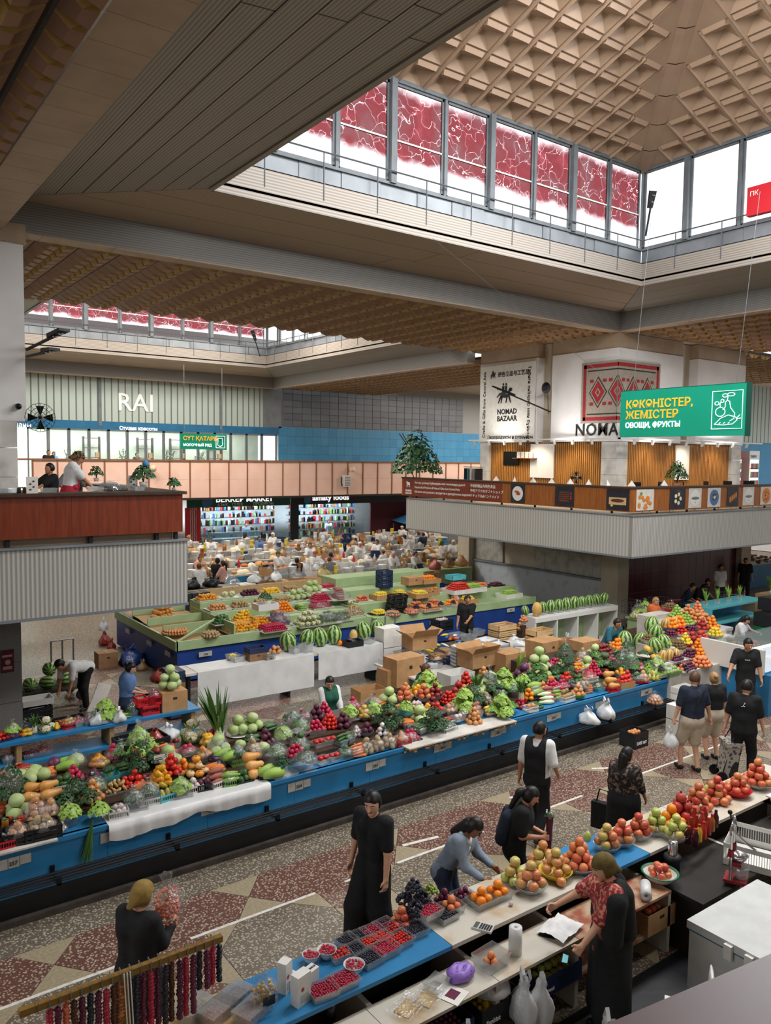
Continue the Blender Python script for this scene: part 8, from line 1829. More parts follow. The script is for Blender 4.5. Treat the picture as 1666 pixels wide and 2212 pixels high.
def plant(p,h,R,lb,pot='pl_white',n=70,flower=None):
 r=Em('potted_plant',p,lb=lb,cat='plant');G().lathe([(0,0),(R*.28,0),(R*.36,h*.22),(R*.3,h*.22),(0,h*.2)],12).obj('pot',pot,r,sm=True);q=random.Random(n)
 for k in range(4):G().tube([(0,0,h*.2),(q.uniform(-.3,.3)*R,q.uniform(-.3,.3)*R,h*.6),(q.uniform(-.6,.6)*R,q.uniform(-.6,.6)*R,h*.95)],.008+.006*h,4).obj('stem','wood_dark',r)
 g=ruff(n*3,R,h*.6,R*.07+.012,n);g.v=[(x,y,z+h*.38)for x,y,z in g.v];o=g.obj('foliage','leaf_plant',r);o['kind']='stuff'
 if flower:G().sph((R*.2,0,h),R*.3).obj('flower',flower,r,sm=True)
plant(at(900,1040,x=19.2)+Vector((0,0,-.7)),2.7,1.0,'tall leafy tree in a pot at the far end of the restaurant bar','terracotta',170);plant(at(1462,1050,y=14.6)+Vector((0,0,-.1)),.9,.35,'leafy potted plant in front of the right white wall panel','terracotta',90)
plant(at(310,1052,y=14.2),.42,.22,'bushy plant in white pot on the left gallery counter',n=80,flower='cl_skyblue');plant(at(376,1060,y=13.85),.24,.13,'small plant in white pot near the corner of the left counter',n=40);plant(at(208,1040,y=17.0),.34,.16,'small plant with blue flag behind the apron woman',n=41)
for i in range(9):p=at(1072+i*40,1043+i*.6,x=19.0)if i<7 else at(1365+(i-7)*70,1044,y=14.3);ob('menu_card',G().add([(-.1,-.06,0),(.1,-.06,0),(0,0,.17),(-.1,.06,0),(.1,.06,0)],[(0,1,2),(3,2,4),(0,2,3),(1,4,2)]).mesh('menu_card','paper'),None,(p.x,p.y,4.76),i*.7,lb='folded white menu card standing on the restaurant bar',cat='menu card',gr='menu cards on the restaurant bar')
for i in range(6):
 x=20.4+i*1.25;r=Em('bar_chair',(x,14.75,3.95),i*.3,lb='dark metal chair behind the bar posters, number %s from the corner'%('one','two','three','four','five','six')[i],cat='chair');G().box(-.2,-.2,.44,.2,.2,.48).obj('seat','rod_black',r);G().box(-.2,.17,.7,.2,.2,.9).obj('backrest','rod_black',r);[G().tube([(sx,sy,0),(sx,sy,.44 if sy<0 else .9)],.014,5).obj('leg','rod_black',r)for sx in(-.18,.18)for sy in(-.18,.18)]
def fridge(p,m,words,lb,wc='letter_white'):
 r=Em('drinks_fridge',p,lb=lb,cat='fridge');G().box(0,.02,0,.75,.7,2.0).obj('body',m,r);G().box(.06,0,.25,.69,.02,1.62).obj('door_glass','glass_shop',r);G().box(.05,.015,.22,.7,.025,1.65).obj('interior','letter_lit',r);text(words,.13,wc,r,(.06,-.003,1.74),NY,ext=.003,bold=.003)
 for k in range(4):G().box(.06,.0,.25+k*.34,.69,.012,.28+k*.34).obj('shelf','steel',r);[G().box(.09+j*.075,-.002,.28+k*.34,.145+j*.075,.01,.48+k*.34).obj('can',('pl_red','pl_blue','pl_green','pl_orange')[(j+k)%4],r)for j in range(8)]
fridge((29.2,17.0,3.95),'pl_red','Coca-Cola','red drinks fridge with white script at the right edge');fridge((30.5,17.0,3.95),'pl_white','TASSAY','white drinks fridge lettered in blue beside the red one','foodcard_blue')
Str(G().box(29.0,19.5,3.95,40,19.7,6.4),'wall_right_gallery','tile_blue');Str(G().box(29.0,19.45,6.4,40,19.6,9.0),'wall_right_gallery_upper','profiled_glass')
mat('goods','#8a6a4c','#3f4d5c',rough=.6,scale=9,rnd=['#8a6a4c','#3f4d5c','#b08a5a','#7a3f3c'])
r=Em('clothes_rail',at(1010,1032,x=19.8),lb='dark rail of clothes beside the tall potted tree',cat='clothes rail');[G().box(.02,-.5+k*.16,-.7,.3,-.42+k*.16,.35).obj('garment',('cl_black','cl_grey','cl_beige','cl_teal','cl_black')[k],r)for k in range(5)];G().tube([(.16,-.6,.4),(.16,.4,.4)],.015,5).obj('bar','steel',r)
# ------ left gallery counter
lc=Em('gallery_counter',(0,0,0),lb='red brown wooden counter on the left gallery above ribbed cladding',cat='counter')
xs=[-2,0,1.2,2.35,3.5,4.45,5.42]
for a,b in zip(xs,xs[1:]):G().box(a+.002,13.62,4.12,b-.002,13.68,4.8).obj('panel','wood_red',lc)
G().box(-2,13.56,4.8,5.48,14.1,4.85).obj('counter_top','wood_dark',lc);G().box(5.36,13.68,4.12,5.42,17.9,4.8).obj('side_panel','wood_red',lc);G().box(4.9,14.1,4.8,5.48,17.9,4.85).obj('counter_top','wood_dark',lc)
for x in(1.0,2.5,3.8,4.95,5.3):G().box(x,13.7,3.95,x+.06,13.78,4.8).obj('post','steel_dark',lc)
G().box(-2,13.8,3.97,5.3,13.84,4.1).obj('kick_board','tan_panel',lc)
for i,px in enumerate((70,287)):p=at(px,1065 if i==0 else 1050,y=13.75 if i==0 else 14.3);r=Em('menu_stand',(p.x,p.y,4.85),.1,lb=('white printed menu stand at the left of the counter','small menu stand beside the bushy plant')[i],cat='menu stand');G().box(-.09,0,0,.09,.02,.27).obj('card','paper',r);[G().sph((-.03+.05*(k%2),-.004,.06+.045*k),(.02,.004,.015),6,4).obj('print','food_brown',r)for k in range(4)]
r=Em('glass_cover',(4.35,14.35,4.85),lb='round dark glass cover on the left counter',cat='cover');G().lathe([(.22,0),(.2,.08),(.12,.15),(0,.17)],14).obj('dome','case_glass',r,sm=True);G().lathe([(.23,0),(.24,.01),(.2,.015)],14).obj('base','steel_dark',r)
for i,(x,y)in enumerate(((3.2,13.85),(4.05,14.2),(4.75,14.1),(4.6,14.6),(2.6,13.9))):cont('tub:clear_plastic',(x,y,4.85),.13,.2*i,'clear tub on the left gallery counter '+('in front of the apron','beside the glass cover','beside the bushy plant','behind the glass cover','beside the menu stand')[i],.08)
for i in range(3):r=Em('steel_jug',(2.75+.09*i,13.9,4.85),lb=('left','middle','right')[i]+' small steel pot beside the white menu stand',cat='pot');G().lathe([(0,0),(.035,0),(.03,.09),(.035,.1),(.0,.1)],10).obj('pot','chrome',r,sm=True)
# ------ back wall signs and shops
rs=Em('wall_sign',(at(253,885,y=YB-.1).x,YB-.09,at(253,886,y=YB-.1).z),lb='large white RAI letters on the profiled glass wall',cat='sign');text('RAI',1.25,'letter_white',rs,(0,0,0),NY,ext=.02,bold=.01)
p=at(258,928,y=YB-.1);r=Em('wall_sign',(p.x,YB-.09,p.z),lb='white script sign over the glazed studio',cat='sign');text('Студия красоты',.25,'letter_lit',r,(0,0,0),(PI/2,0,0),ext=.01,bold=.004)
p=at(38,922,y=YB-.1);r=Em('wall_sign',(p.x,YB-.09,p.z),lb='part of a pale sign behind the left pier',cat='sign');text('шаны',.3,'letter_lit',r,(-.2,0,0),NY,ext=.01)
sx0=at(400,1100,y=YB).x;sx1=at(622,1100,y=YB).x;tx0=at(640,1100,y=YB).x;tx1=at(795,1100,y=YB).x
s1=Em('shop_front',(0,0,0),lb='dark green shop front with white lettering and bottle shelves',cat='shop');G().box(sx0,YB-.3,2.72,sx1,YB-.2,3.3).obj('sign_board','sign_green_dark',s1);text('БЕККЕР MARKET',.44,'letter_lit',s1,(sx0+1.6,YB-.31,2.99),NY,ext=.01,bold=.01);text('АЗЫҚ - ТҮЛІК          ПРОДУКТЫ',.22,'letter_white',s1,(sx0+1.7,YB-.31,2.77),NY,ext=.005)
G().lathe([(0,0),(.32,0),(.32,.02),(0,.02)],16).obj('emblem','foodcard_blue',s1,(sx0+1.1,YB-.3,3.0)).rotation_euler=(PI/2,0,0)
mat('ornament','#c9b0b0','#a02028',rough=.6,tex='wave',scale=3,detail=4);G().box(sx0-.1,YB-.3,0,sx0+.75,YB-.2,2.72).obj('pilaster','pl_red',s1);G().box(sx0+.15,YB-.31,0,sx0+.5,YB-.295,2.72).obj('ornament','ornament',s1);G().box(sx0+.75,YB-.25,0,sx1,YB-.23,2.72).obj('shop_glass','glass_shop',s1)
s3=Em('shop_front',(0,0,0),lb='dark shop front lettered almaty foods in lit white',cat='shop');G().box(tx0-.5,YB-.3,2.72,tx1+3.4,YB-.2,3.3).obj('sign_board','steel_dark',s3);text('almaty foods',.5,'letter_lit',s3,(tx0+.9,YB-.31,2.95),NY,ext=.01,bold=.01);G().sph((tx0+.55,YB-.33,3.0),(.25,.03,.25)).obj('emblem','foodcard_blue',s3);G().box(tx0,YB-.25,0,tx1,YB-.23,2.72).obj('shop_glass','glass_shop',s3);G().box(tx1,YB-.3,0,tx1+3.4,YB-.2,2.72).obj('side_panel','cl_maroon',s3);G().box(sx1+.02,YB-.3,0,tx0,YB-.2,2.72).obj('side_panel','steel_dark',s3)
q=random.Random(3)
for s_,xa,xb in((s1,sx0+.9,sx1-.3),(s3,tx0+.2,tx1-.2)):
 for k in range(6):G().box(xa,YB+1.2,.3+k*.42,xb,YB+1.6,.33+k*.42).obj('shelf','steel',s_)
 for mi,m in enumerate(('pl_white','foodcard_blue','jar_amber','pl_red','jar_dark','pl_green')):
  g=G()
  for k in range(6):
   x=xa
   while x<xb:
    if q.randrange(6)==mi:h=q.uniform(.15,.34);g.box(x,YB+1.15,.33+k*.42,x+.09,YB+1.25,.33+k*.42+h)
    x+=.11
  o=g.obj('shelf_goods',m,s_);o['kind']='stuff'
 lamp('shop_light','AREA',((xa+xb)/2,YB+.6,3.2),((xa+xb)/2,YB+.7,0),330,(.92,.97,1),xb-xa-.5,.6)
r=Em('display_fridge',(sx0+1.6,YB+.3,0),lb='curved glass fridge counter inside the green shop',cat='fridge');G().box(0,0,0,3.0,.6,.9).obj('base','freezer_white',r);G().box(0,0,.9,3.0,.5,1.25).obj('glass','case_glass',r)

p=at(748,1038,y=PY-.1);r=Em('air_unit',(p.x,PY-.15,p.z),lb='white louvred air unit on the pink parapet',cat='air unit');G().box(-.22,-.1,-.35,.22,.1,.3).obj('case','pl_white',r);[G().box(-.18,-.115,-.28+k*.09,.18,-.1,-.24+k*.09).obj('louvre','pl_grey',r)for k in range(6)];G().tube([(-.3,0,-.3),(-.35,0,-.1),(-.35,0,.2)],.03,6).obj('pipe','rod_black',r)
for i,px in enumerate((327,758)):r=Em('wall_lamp',at(px,1012 if i==0 else 1014,y=PY-.12),lb=('left' if i==0 else 'right')+' round cream lamp on the pink parapet',cat='lamp');G().lathe([(0,0),(.13,0),(.16,.2),(0,.2)],12).obj('shade','cream_food',r,sm=True).rotation_euler=(PI/2,0,.3)

for i,x in enumerate((10.6,13.2,15.6,17.4)):plant((x,YB+1.2,3.9),1.9,.5,'tall plant behind the studio glass, number %s from the pier'%('one','two','three','four')[i],'pl_white',60+i)
for i,x in enumerate((11.8,14.6,16.4,18.6)):r=Em('studio_shelf',(x,YB+1.8,3.9),lb='open shelf inside the glazed studio, number %s from the pier'%('one','two','three','four')[i],cat='shelf');[G().box(-.4,0,.4+k*.5,.4,.3,.43+k*.5).obj('board','wood_dark',r)for k in range(5)];[G().box(sx,0,0,sx+.04,.3,2.5).obj('post','steel_dark',r)for sx in(-.42,.38)];[G().box(-.3+.25*k,.05,.43+.5*(k%4),-.12+.25*k,.25,.7+.5*(k%4)).obj('box','carton',r)for k in range(3)]
# ------ rows of far market stalls
KIND=[]
def far_kind(nm,g,m,cat,desc,sm=True):KIND.append((nm,[g.mesh(nm,x,sm)for x in m],cat,desc))
far_kind('white_tub',G().lathe([(0,0),(.12,0),(.14,.22),(.15,.24),(0,.25)],10),['pl_white'],'tub','white lidded tub');far_kind('cheese_mound',G().lathe([(.2,0),(.2,.03),(.14,.1),(.06,.15),(0,.16)],10),['cream_food','dried_fruit','cream_food'],'food heap','pale mound of cheese or dried fruit');far_kind('jar_tower',G().lathe([(0,0),(.07,0),(.07,.13),(.075,.14),(.075,.16),(.07,.17),(.07,.3),(.075,.31),(.075,.34),(0,.34)],8),['jar_amber','lemon','pl_white'],'jar','pair of stacked jars');far_kind('food_tub',tub(.36,.26,.16,.01,.9),['clear_plastic','pl_grey'],'tub','rectangular tub of goods',False);far_kind('filled_bag',G().lathe([(.12,0),(.16,.08),(.14,.2),(.05,.28),(.03,.3),(.07,.36)],9).jit(.012),['bag_milky','bag_amber','bag_film'],'bag','full plastic bag');far_kind('round_loaf',G().sph((0,0,.05),(.14,.11,.06),9,5),['dried_fruit','cream_food','carrot'],'food','rounded block of food');far_kind('goods_carton',carton_g(.4,.3,.2),['carton','carton_white','carton_navy'],'box','small carton of goods',False);far_kind('sauce_bottle',G().lathe([(0,0),(.05,0),(.05,.18),(.02,.24),(.02,.3),(0,.3)],8),['jar_amber','pl_red','pl_white'],'bottle','bottle of sauce or oil')
ROWS=[(25.2,13.4,22.0,'pale_green_bright','the bright green stall',[3,4,6,2,0,3],30),(27.7,11.2,26.0,'blue_paint','the nearer blue dairy counter',[1,5,0,4,7,3,6,1],50),(31.2,12.6,27.0,'blue_paint','the middle dairy counter',[1,5,0,2,4,3],50),(34.9,14.4,30.0,'blue_paint','the farthest blue counter',[2,7,4,1,5,0,6],56)]
mat('pale_green_bright','#5fae3c','#55a034',rough=.45,scale=3)
for Y,xa,xb,m,nm_,ks,cnt in ROWS:
 r=Em('market_stall',(0,0,0),lb='long market counter, '+nm_,cat='counter');n=4
 for k in range(n):G().box(xa+k*(xb-xa)/n,Y,.0,xa+(k+1)*(xb-xa)/n-.03,Y+1.1,.86).obj('front_panel',m,r)
 G().box(xa,Y-.04,.86,xb,Y+1.15,.92).obj('counter_top','board_white',r);G().box(xa,Y+.6,.92,xb,Y+1.15,1.08).obj('riser','board_white',r);q=random.Random(int(Y*10))
 for i in range(cnt*2):
  x=xa+.2+(xb-xa-.4)*((i//2)+q.uniform(-.3,.3))/cnt;back=i%2;ki=q.choice(ks);nme,mes,cat,desc=KIND[ki]
  ob(nme,q.choice(mes),None,(x,Y+.28+q.uniform(-.12,.12)+back*.55,1.08 if back else .92),q.uniform(0,6),q.uniform(.95,1.35),lb=desc+' on '+nm_,cat=cat,gr='goods on '+nm_)

pw=Em('plywood_screen',(0,0,0),lb='plain plywood screen behind the royal blue stall',cat='screen');[G().box(9.0+k*1.75,22.9,0,9.0+(k+1)*1.75-.01,22.95,1.35).obj('panel','pale_wood',pw)for k in range(3)];G().box(8.8,22.95,.9,14.4,23.6,1.0).obj('rear_table','wood_dark',pw)
for i in range(8):carton((9.5+i*.62,23.25,1.0),.55,.45,.36,('carton_black','carton_black','carton_white','carton_white','carton_dark','carton','carton','carton_dark')[i],'carton number %s from the left on the plywood screen'%('one','two','three','four','five','six','seven','eight')[i],lid=bool(i%2))
for i,(x,m)in enumerate(((9.6,'pl_black'),(10.2,'pl_black'),(10.9,'clear_plastic'),(11.7,'bag_milky'),(12.5,'bag_milky'),(13.2,'bag_film'))):Bag((x,23.25,1.37),.24,.3,m,('first','second','third','fourth','fifth','sixth')[i]+' bundle from the left on the cartons behind the plywood',120+i,False)
for i in range(4):carton((8.65,22.2,.36*i),.7,.5,.35,'pl_orange' if i<2 else 'carton_black',('lowest orange','second orange','third black','top black')[i]+' citrus carton stacked left of the plywood',lid=True,words='Citrix' if i>1 else None,wc='letter_white')
for i in range(4):carton((9.3,22.2,.36*i),.55,.5,.35,'carton_black',('lowest','second','third','top')[i]+' black citrus carton next to the orange ones',lid=True,words='citrX',wc='letter_white')
for i in range(14):q=random.Random(300+i);carton((14.6+(i%7)*.72,22.4+(i//7)*.5,.5+.4*(i//7)),.6,.42,.3,q.choice(['carton','carton_dark','carton_white','carton_navy']),'carton %s from the left in the %s row behind the green stalls'%(('one','two','three','four','five','six','seven')[i%7],'lower' if i<7 else 'upper'),lid=q.random()<.5)
G().box(14.3,22.2,0,19.6,23.3,.5).obj('low_platform','wood_dark',lb='low dark platform under the carton rows',cat='platform')
for i,(x,y,R,m)in enumerate(((15.2,24.6,.3,'bag_yellow'),(20.4,24.5,.28,'radish_bag' if False else 'bag_red'),(21.2,24.6,.25,'bag_amber'),(22.0,24.7,.3,'bag_amber'))):Bag((x,y,1.0),R,.45,m,('yellow bag beside the bright green stall','pink filled bag near the core wall','tan bag near the core wall','larger tan bag nearest the core wall')[i],140+i,False)
r=Em('side_counter',(0,0,0),lb='pale green counter end beside the core wall',cat='counter');G().box(19.4,24.2,0,22.2,25.0,1.0).obj('body','pale_green',r)

r=Em('meat_stall',(0,0,0),lb='blue stall of red meat beyond the maroon tiles',cat='stall');G().box(31.5,18.2,0,36,20,1.0).obj('body','blue_paint',r);G().box(31.4,18.1,1.0,36,20,1.05).obj('top','steel',r);q=random.Random(5)
for i in range(40):ob('meat_cut',ITEM['ginger']['me']if False else MEAT[i%2],None,(31.6+q.random()*4,18.3+q.random()*1.4,1.1+q.random()*.1),q.uniform(0,6),q.uniform(.8,1.4),lb='cut of red meat on the blue meat stall',cat='meat',gr='meat cuts on the blue stall')if False else None
g=G()
for i in range(60):g.sph((31.7+q.random()*4,18.3+q.random()*1.4,1.1+q.random()*.08),(.14,.1,.05),7,4)
mat('meat','#8e3a38','#c99a90',rough=.4,scale=12);g.obj('meat','meat',lb='mixed red meat cuts laid out on the blue meat stall',cat='meat',kind='stuff')

p=at(1645,430,x=19.2);r=Em('hydrant_box',(19.28,p.y,p.z),lb='red fire hydrant cabinet hung in the lantern window',cat='cabinet');G().box(-.12,-.35,-.35,.05,.35,.35).obj('case','pl_red',r);text('ПК',.16,'letter_white',r,(-.125,.28,.12),NX,ext=.003)
# ------ the people
def D(a):return math.radians(a-90) 
def hp_(px,py,h,z=0):p=at(px,py,z=z+h);return Vector((p.x,p.y,z))

P=person((2.25,6.75,0),D(30),'woman in black top and mustard headscarf lifting a bag of dried fruit',h=1.7,hair='scarf',haircol='cl_mustard',top='cl_black',bottom='cl_black',legs='skirt',sleeve=.95,female=True,bulk=1.15,head=(-.2,.25),hands=[(.12,.34,1.2),(-.12,.32,1.25)])
b=P['root'].matrix_basis@Vector((.05,.33,1.16));g=G();q=random.Random(5)
for i in range(120):a=q.uniform(0,6.28);u=math.sqrt(q.random());g.sph((.13*u*math.cos(a),.1*u*math.sin(a),q.uniform(0,.3)),(.022,.016,.012),6,4)
r=Em('dried_fruit_bag',b,.5,lb='clear bag of curled dried apple rings held up by the headscarf woman',cat='bag');o=g.obj('dried_apple','peach',r,sm=True);o['kind']='stuff';g=G().lathe([(.06,-.03),(.16,.05),(.17,.2),(.11,.32),(.03,.36),(.06,.46)],12).jit(.012);g.obj('film','bag_film',r,sm=True)

person((4.93,6.9,0),D(195),'young man with black fringe in a black tee and wide black trousers',h=1.86,skin='skin_light',hair='short',top='cl_black',bottom='cl_black',legs='wide',sleeve=.42,head=(.35,.2),hands=[(.27,.06,.82),(-.27,.12,.84)],feet=[(.1,.14),(-.1,-.12)],bulk=.95)

def scarf(P):
 u=P['up'];G().tube([tuple(u(-.07,-.03,.54)),tuple(u(-.06,.07,.5)),tuple(u(0,.1,.46)),tuple(u(.06,.07,.5)),tuple(u(.07,-.03,.54)),tuple(u(0,-.08,.55)),tuple(u(-.07,-.03,.54))],.03,7).obj('neck_scarf','cl_white',P['root'],sm=True);G().tube([tuple(u(.03,.11,.45)),tuple(u(.05,.14,.3)),tuple(u(.05,.14,.14))],[.03,.035,.03],7).obj('scarf_end','cl_white',P['root'],sm=True)
person((5.7,6.58,0),D(-62),'woman in grey blue cardigan and white scarf bending over the fruit',h=1.64,skin='skin_brown',hair='long',top='cl_greyblue',bottom='cl_denim',sleeve=.92,female=True,lean=.5,head=(0,.35),hands=[(.16,.55,.98),(-.14,.57,1.0)],extra=both(scarf,specs))

def backpack(m):
 def f(P):
  u=P['up'];P['garment']('backpack',[(u(-.08,-.17,.06),u(-.08,-.16,.36),.09,.08),(u(.08,-.17,.06),u(.08,-.16,.36),.09,.08)],m,.05)
  for sx in(-1,1):G().tube([tuple(u(sx*.09,-.13,.44)),tuple(u(sx*.11,.02,.545)),tuple(u(sx*.12,.125,.40)),tuple(u(sx*.14,.06,.2)),tuple(u(sx*.14,-.1,.14))],.016,6).obj('strap',m,P['root'])
 return f
P=person((6.74,6.5,0),D(-48),'woman with black ponytail, dark tee and navy backpack holding a thin bouquet',h=1.64,skin='skin_tan',hair='pony',top='cl_black',bottom='cl_black',sleeve=.42,female=True,bulk=1.15,lean=.2,head=(.15,.3),hands=[(.14,.34,1.12),(-.06,.36,1.08)],extra=backpack('cl_navy'),hold=(1.2,1.2))
b=P['root'].matrix_basis@Vector((.06,.40,.98));r=Em('bouquet',b,lb='thin dark wrapped bouquet with small white flowers',cat='bouquet');G().tube([(0,0,-.3),(.01,0,.3)],[.02,.045],7).obj('wrapping','cl_maroon',r);g=ruff(30,.06,.05,.014,6);g.v=[(x,y,z+.3)for x,y,z in g.v];g.obj('foliage','leaf_dark',r);[G().sph((.04*math.cos(a),.04*math.sin(a),.36),.012,6,4).obj('flower','pl_white',r)for a in(0,1.5,3,4.5)]

person(hp_(1163,1557,1.76),D(25),'man in white shirt sleeves and black vest walking away along the aisle',h=1.76,skin='skin_tan',hair='short',top='cl_white',bottom='cl_black',sleeve=.46,head=(-.5,.1),hands=[(.26,.14,.98),(-.25,-.02,.9)],feet=[(.1,-.22,.06),(-.1,.24)],extra=both(vest('cl_black'),beard('hair_black')))

P=person((9.0,6.62,0),D(15),'woman in dark floral blouse seen from behind beside the apple bowls',h=1.56,skin='skin_tan',hair='long',top='cl_floral',bottom='cl_black',legs='skirt',sleeve=.75,female=True,bulk=1.25,head=(-.4,.1),hands=[(.26,.22,.9),(-.26,.05,.78)])
r=Em('tote_bag',wpt(P,(-.34,.1,.25)),.3,lb='black tote bag hanging beside the floral blouse',cat='tote bag');G().box(-.05,-.16,0,.05,.16,.38).obj('bag_body','cl_black',r);G().tube([(0,-.1,.38),(0,-.06,.56),(0,.06,.56),(0,.1,.38)],.012,5).obj('handle','cl_black',r)

def shawl(P):
 u=P['up'];b=P['b']
 P['garment']('shawl',[(u(-.21,.0,.47),u(-.09,-.06,.53),.085,.07),(u(.21,.0,.47),u(.09,-.06,.53),.085,.07),(u(-.1,-.09,.45),u(-.12,-.09,.12),.10,.11),(u(.1,-.09,.45),u(.12,-.09,.12),.10,.11),(u(-.23,.02,.42),u(-.27,.06,.14),.09,.09),(u(.23,.0,.42),u(.26,.02,.08),.1,.1),(u(-.2,.08,.3),u(-.21,.08,.16),.07,.07)],'cl_black',.06)
P=person((6.06,4.55,0),D(145),'fruit vendor in olive headscarf and black shawl over a red patterned dress',h=1.8,skin='skin_light',hair='scarf',haircol='cl_olive',top='cl_pattern_red',bottom='cl_black',legs='skirt',sleeve=.45,female=True,bulk=1.35,lean=.05,head=(.1,.3),hands=[(.2,.5,1.1),(-.24,.38,.92)],extra=both(shawl,apron('cl_pattern_red')),hold=(.9,1.3))
r=Em('banknote',wpt(P,(-.26,.5,.9)),.6,lb='pale green banknote folded in the vendor hand',cat='banknote');G().add([(-.05,-.02,0),(.05,-.02,.01),(.05,.03,.02),(-.05,.03,.0),(-.05,-.02,.003),(.05,-.02,.013),(.05,.03,.023),(-.05,.03,.003)],[(0,3,2,1),(4,5,6,7),(0,1,5,4),(2,3,7,6),(1,2,6,5),(3,0,4,7)]).obj('note','pl_turq',r)

def crossbag(P):
 u=P['up'];G().tube([tuple(u(.12,-.13,.5)),tuple(u(.0,-.145,.3)),tuple(u(-.15,-.1,.08))],.014,5).obj('cross_strap','cl_black',P['root'])
P1=person(hp_(1500,1450,1.80),D(66),'bearded man in navy tee and beige shorts pulling a shopping trolley',h=1.80,skin='skin_light',hair='short',haircol='hair_brown',top='cl_navy',bottom='cl_beige',legs='shorts',sleeve=.42,head=(-.9,.2),hands=[(.33,-.05,.86),(-.34,.06,.82)],feet=[(.1,-.06),(-.12,.12)],bulk=1.22,extra=both(beard('hair_brown'),crossbag),hold=(1.3,1.3))
person(hp_(1545,1458,1.66)+Vector((.25,.15,0)),D(62),'woman with tied fair hair in black tee and cream shorts beside the bearded man',h=1.64,skin='skin_light',hair='bun',haircol='hair_fair',top='cl_black',bottom='cl_beige',legs='shorts',sleeve=.42,female=True,head=(-.2,.15),bulk=1.05,hands=[(.3,.1,.84),(-.24,.22,.95)])
bp=wpt(P1,(-.36,.1,.42));Bag((bp.x,bp.y,.42),.12,.3,'bag_milky','thin white carrier bag held by the bearded man',151)
mat('trolley_fabric','#4b4a4c','#a39b90',rough=.8,tex='voronoi',scale=14,lo=.3,hi=.42)
tp=wpt(P1,(.42,-.42,0));r=Em('shopping_trolley',(tp.x,tp.y,0),.9,lb='patterned grey shopping trolley bag on two wheels',cat='trolley')
g=G().prism([(-.17,-.11),(.17,-.11),(.17,.11),(-.17,.11)],.14,.62);g.v=[(x*(1-.12*(z<.2)),y-.12*(z-.14)-.0,z)for x,y,z in g.v];g.obj('bag_body','trolley_fabric',r);g=G().box(-.19,-.2,.61,.19,.08,.68);g.obj('flap','trolley_fabric',r)
for sx in(-.15,.15):G().tube([(sx,.13,.08),(sx,.0,.66),(sx*.8,-.14,.95)],.012,6).obj('frame','steel_dark',r);G().tube([(sx*1.2-.015,.14,.09),(sx*1.2+.015,.14,.09)],.09,14).obj('wheel','rod_black',r)
G().tube([(-.12,-.14,.95),(.12,-.14,.95)],.016,6).obj('handle','wood_bar',r);G().tube([(-.1,-.1,.05),(-.1,-.1,.16)],.012,5).obj('foot','steel_dark',r)
def logo(P):
 u=P['up'];g=G();y=-.142
 g.tube([tuple(u(.0,y,.40)),tuple(u(.01,y,.43)),tuple(u(.03,y,.45))],.004,4);g.tube([tuple(u(.0,y,.40)),tuple(u(-.03,y,.385))],.004,4);g.tube([tuple(u(.0,y,.405)),tuple(u(.028,y,.39))],.004,4);g.sph(tuple(u(.012,y,.455)),.007,6,4);g.obj('logo','letter_white',P['root'])
person(hp_(1612,1467,1.8),D(20),'man in black tee with small white back logo and dark glasses',h=1.80,skin='skin_light',hair='short',top='cl_black',bottom='cl_black',sleeve=.45,head=(-.35,.15),hands=[(.3,.12,.84),(-.3,.0,.86)],feet=[(.12,.12),(-.12,-.1)],bulk=1.15,extra=both(specs,logo))
def chestword(P):
 u=P['up'];o=text('THRVE',.035,'letter_white',P['root'],tuple(u(.06,.135,.36)),(PI/2,0,PI),ext=.001)
person((15.9,8.75,0),D(222),'young fruit seller in black tee facing the customers beside the fruit display',h=1.82,skin='skin_tan',hair='short',top='cl_black',bottom='cl_black',sleeve=.42,head=(.2,.25),hands=[(.42,.3,.92),(-.28,.14,.86)],extra=chestword)
person((14.45,6.55,0),D(150),'person in grey tee at the right edge of the picture',h=1.72,skin='skin_light',hair='short',haircol='hair_brown',top='cl_grey',bottom='cl_black',sleeve=.42,hands=[(.25,.3,1.0),(-.25,.2,.9)])

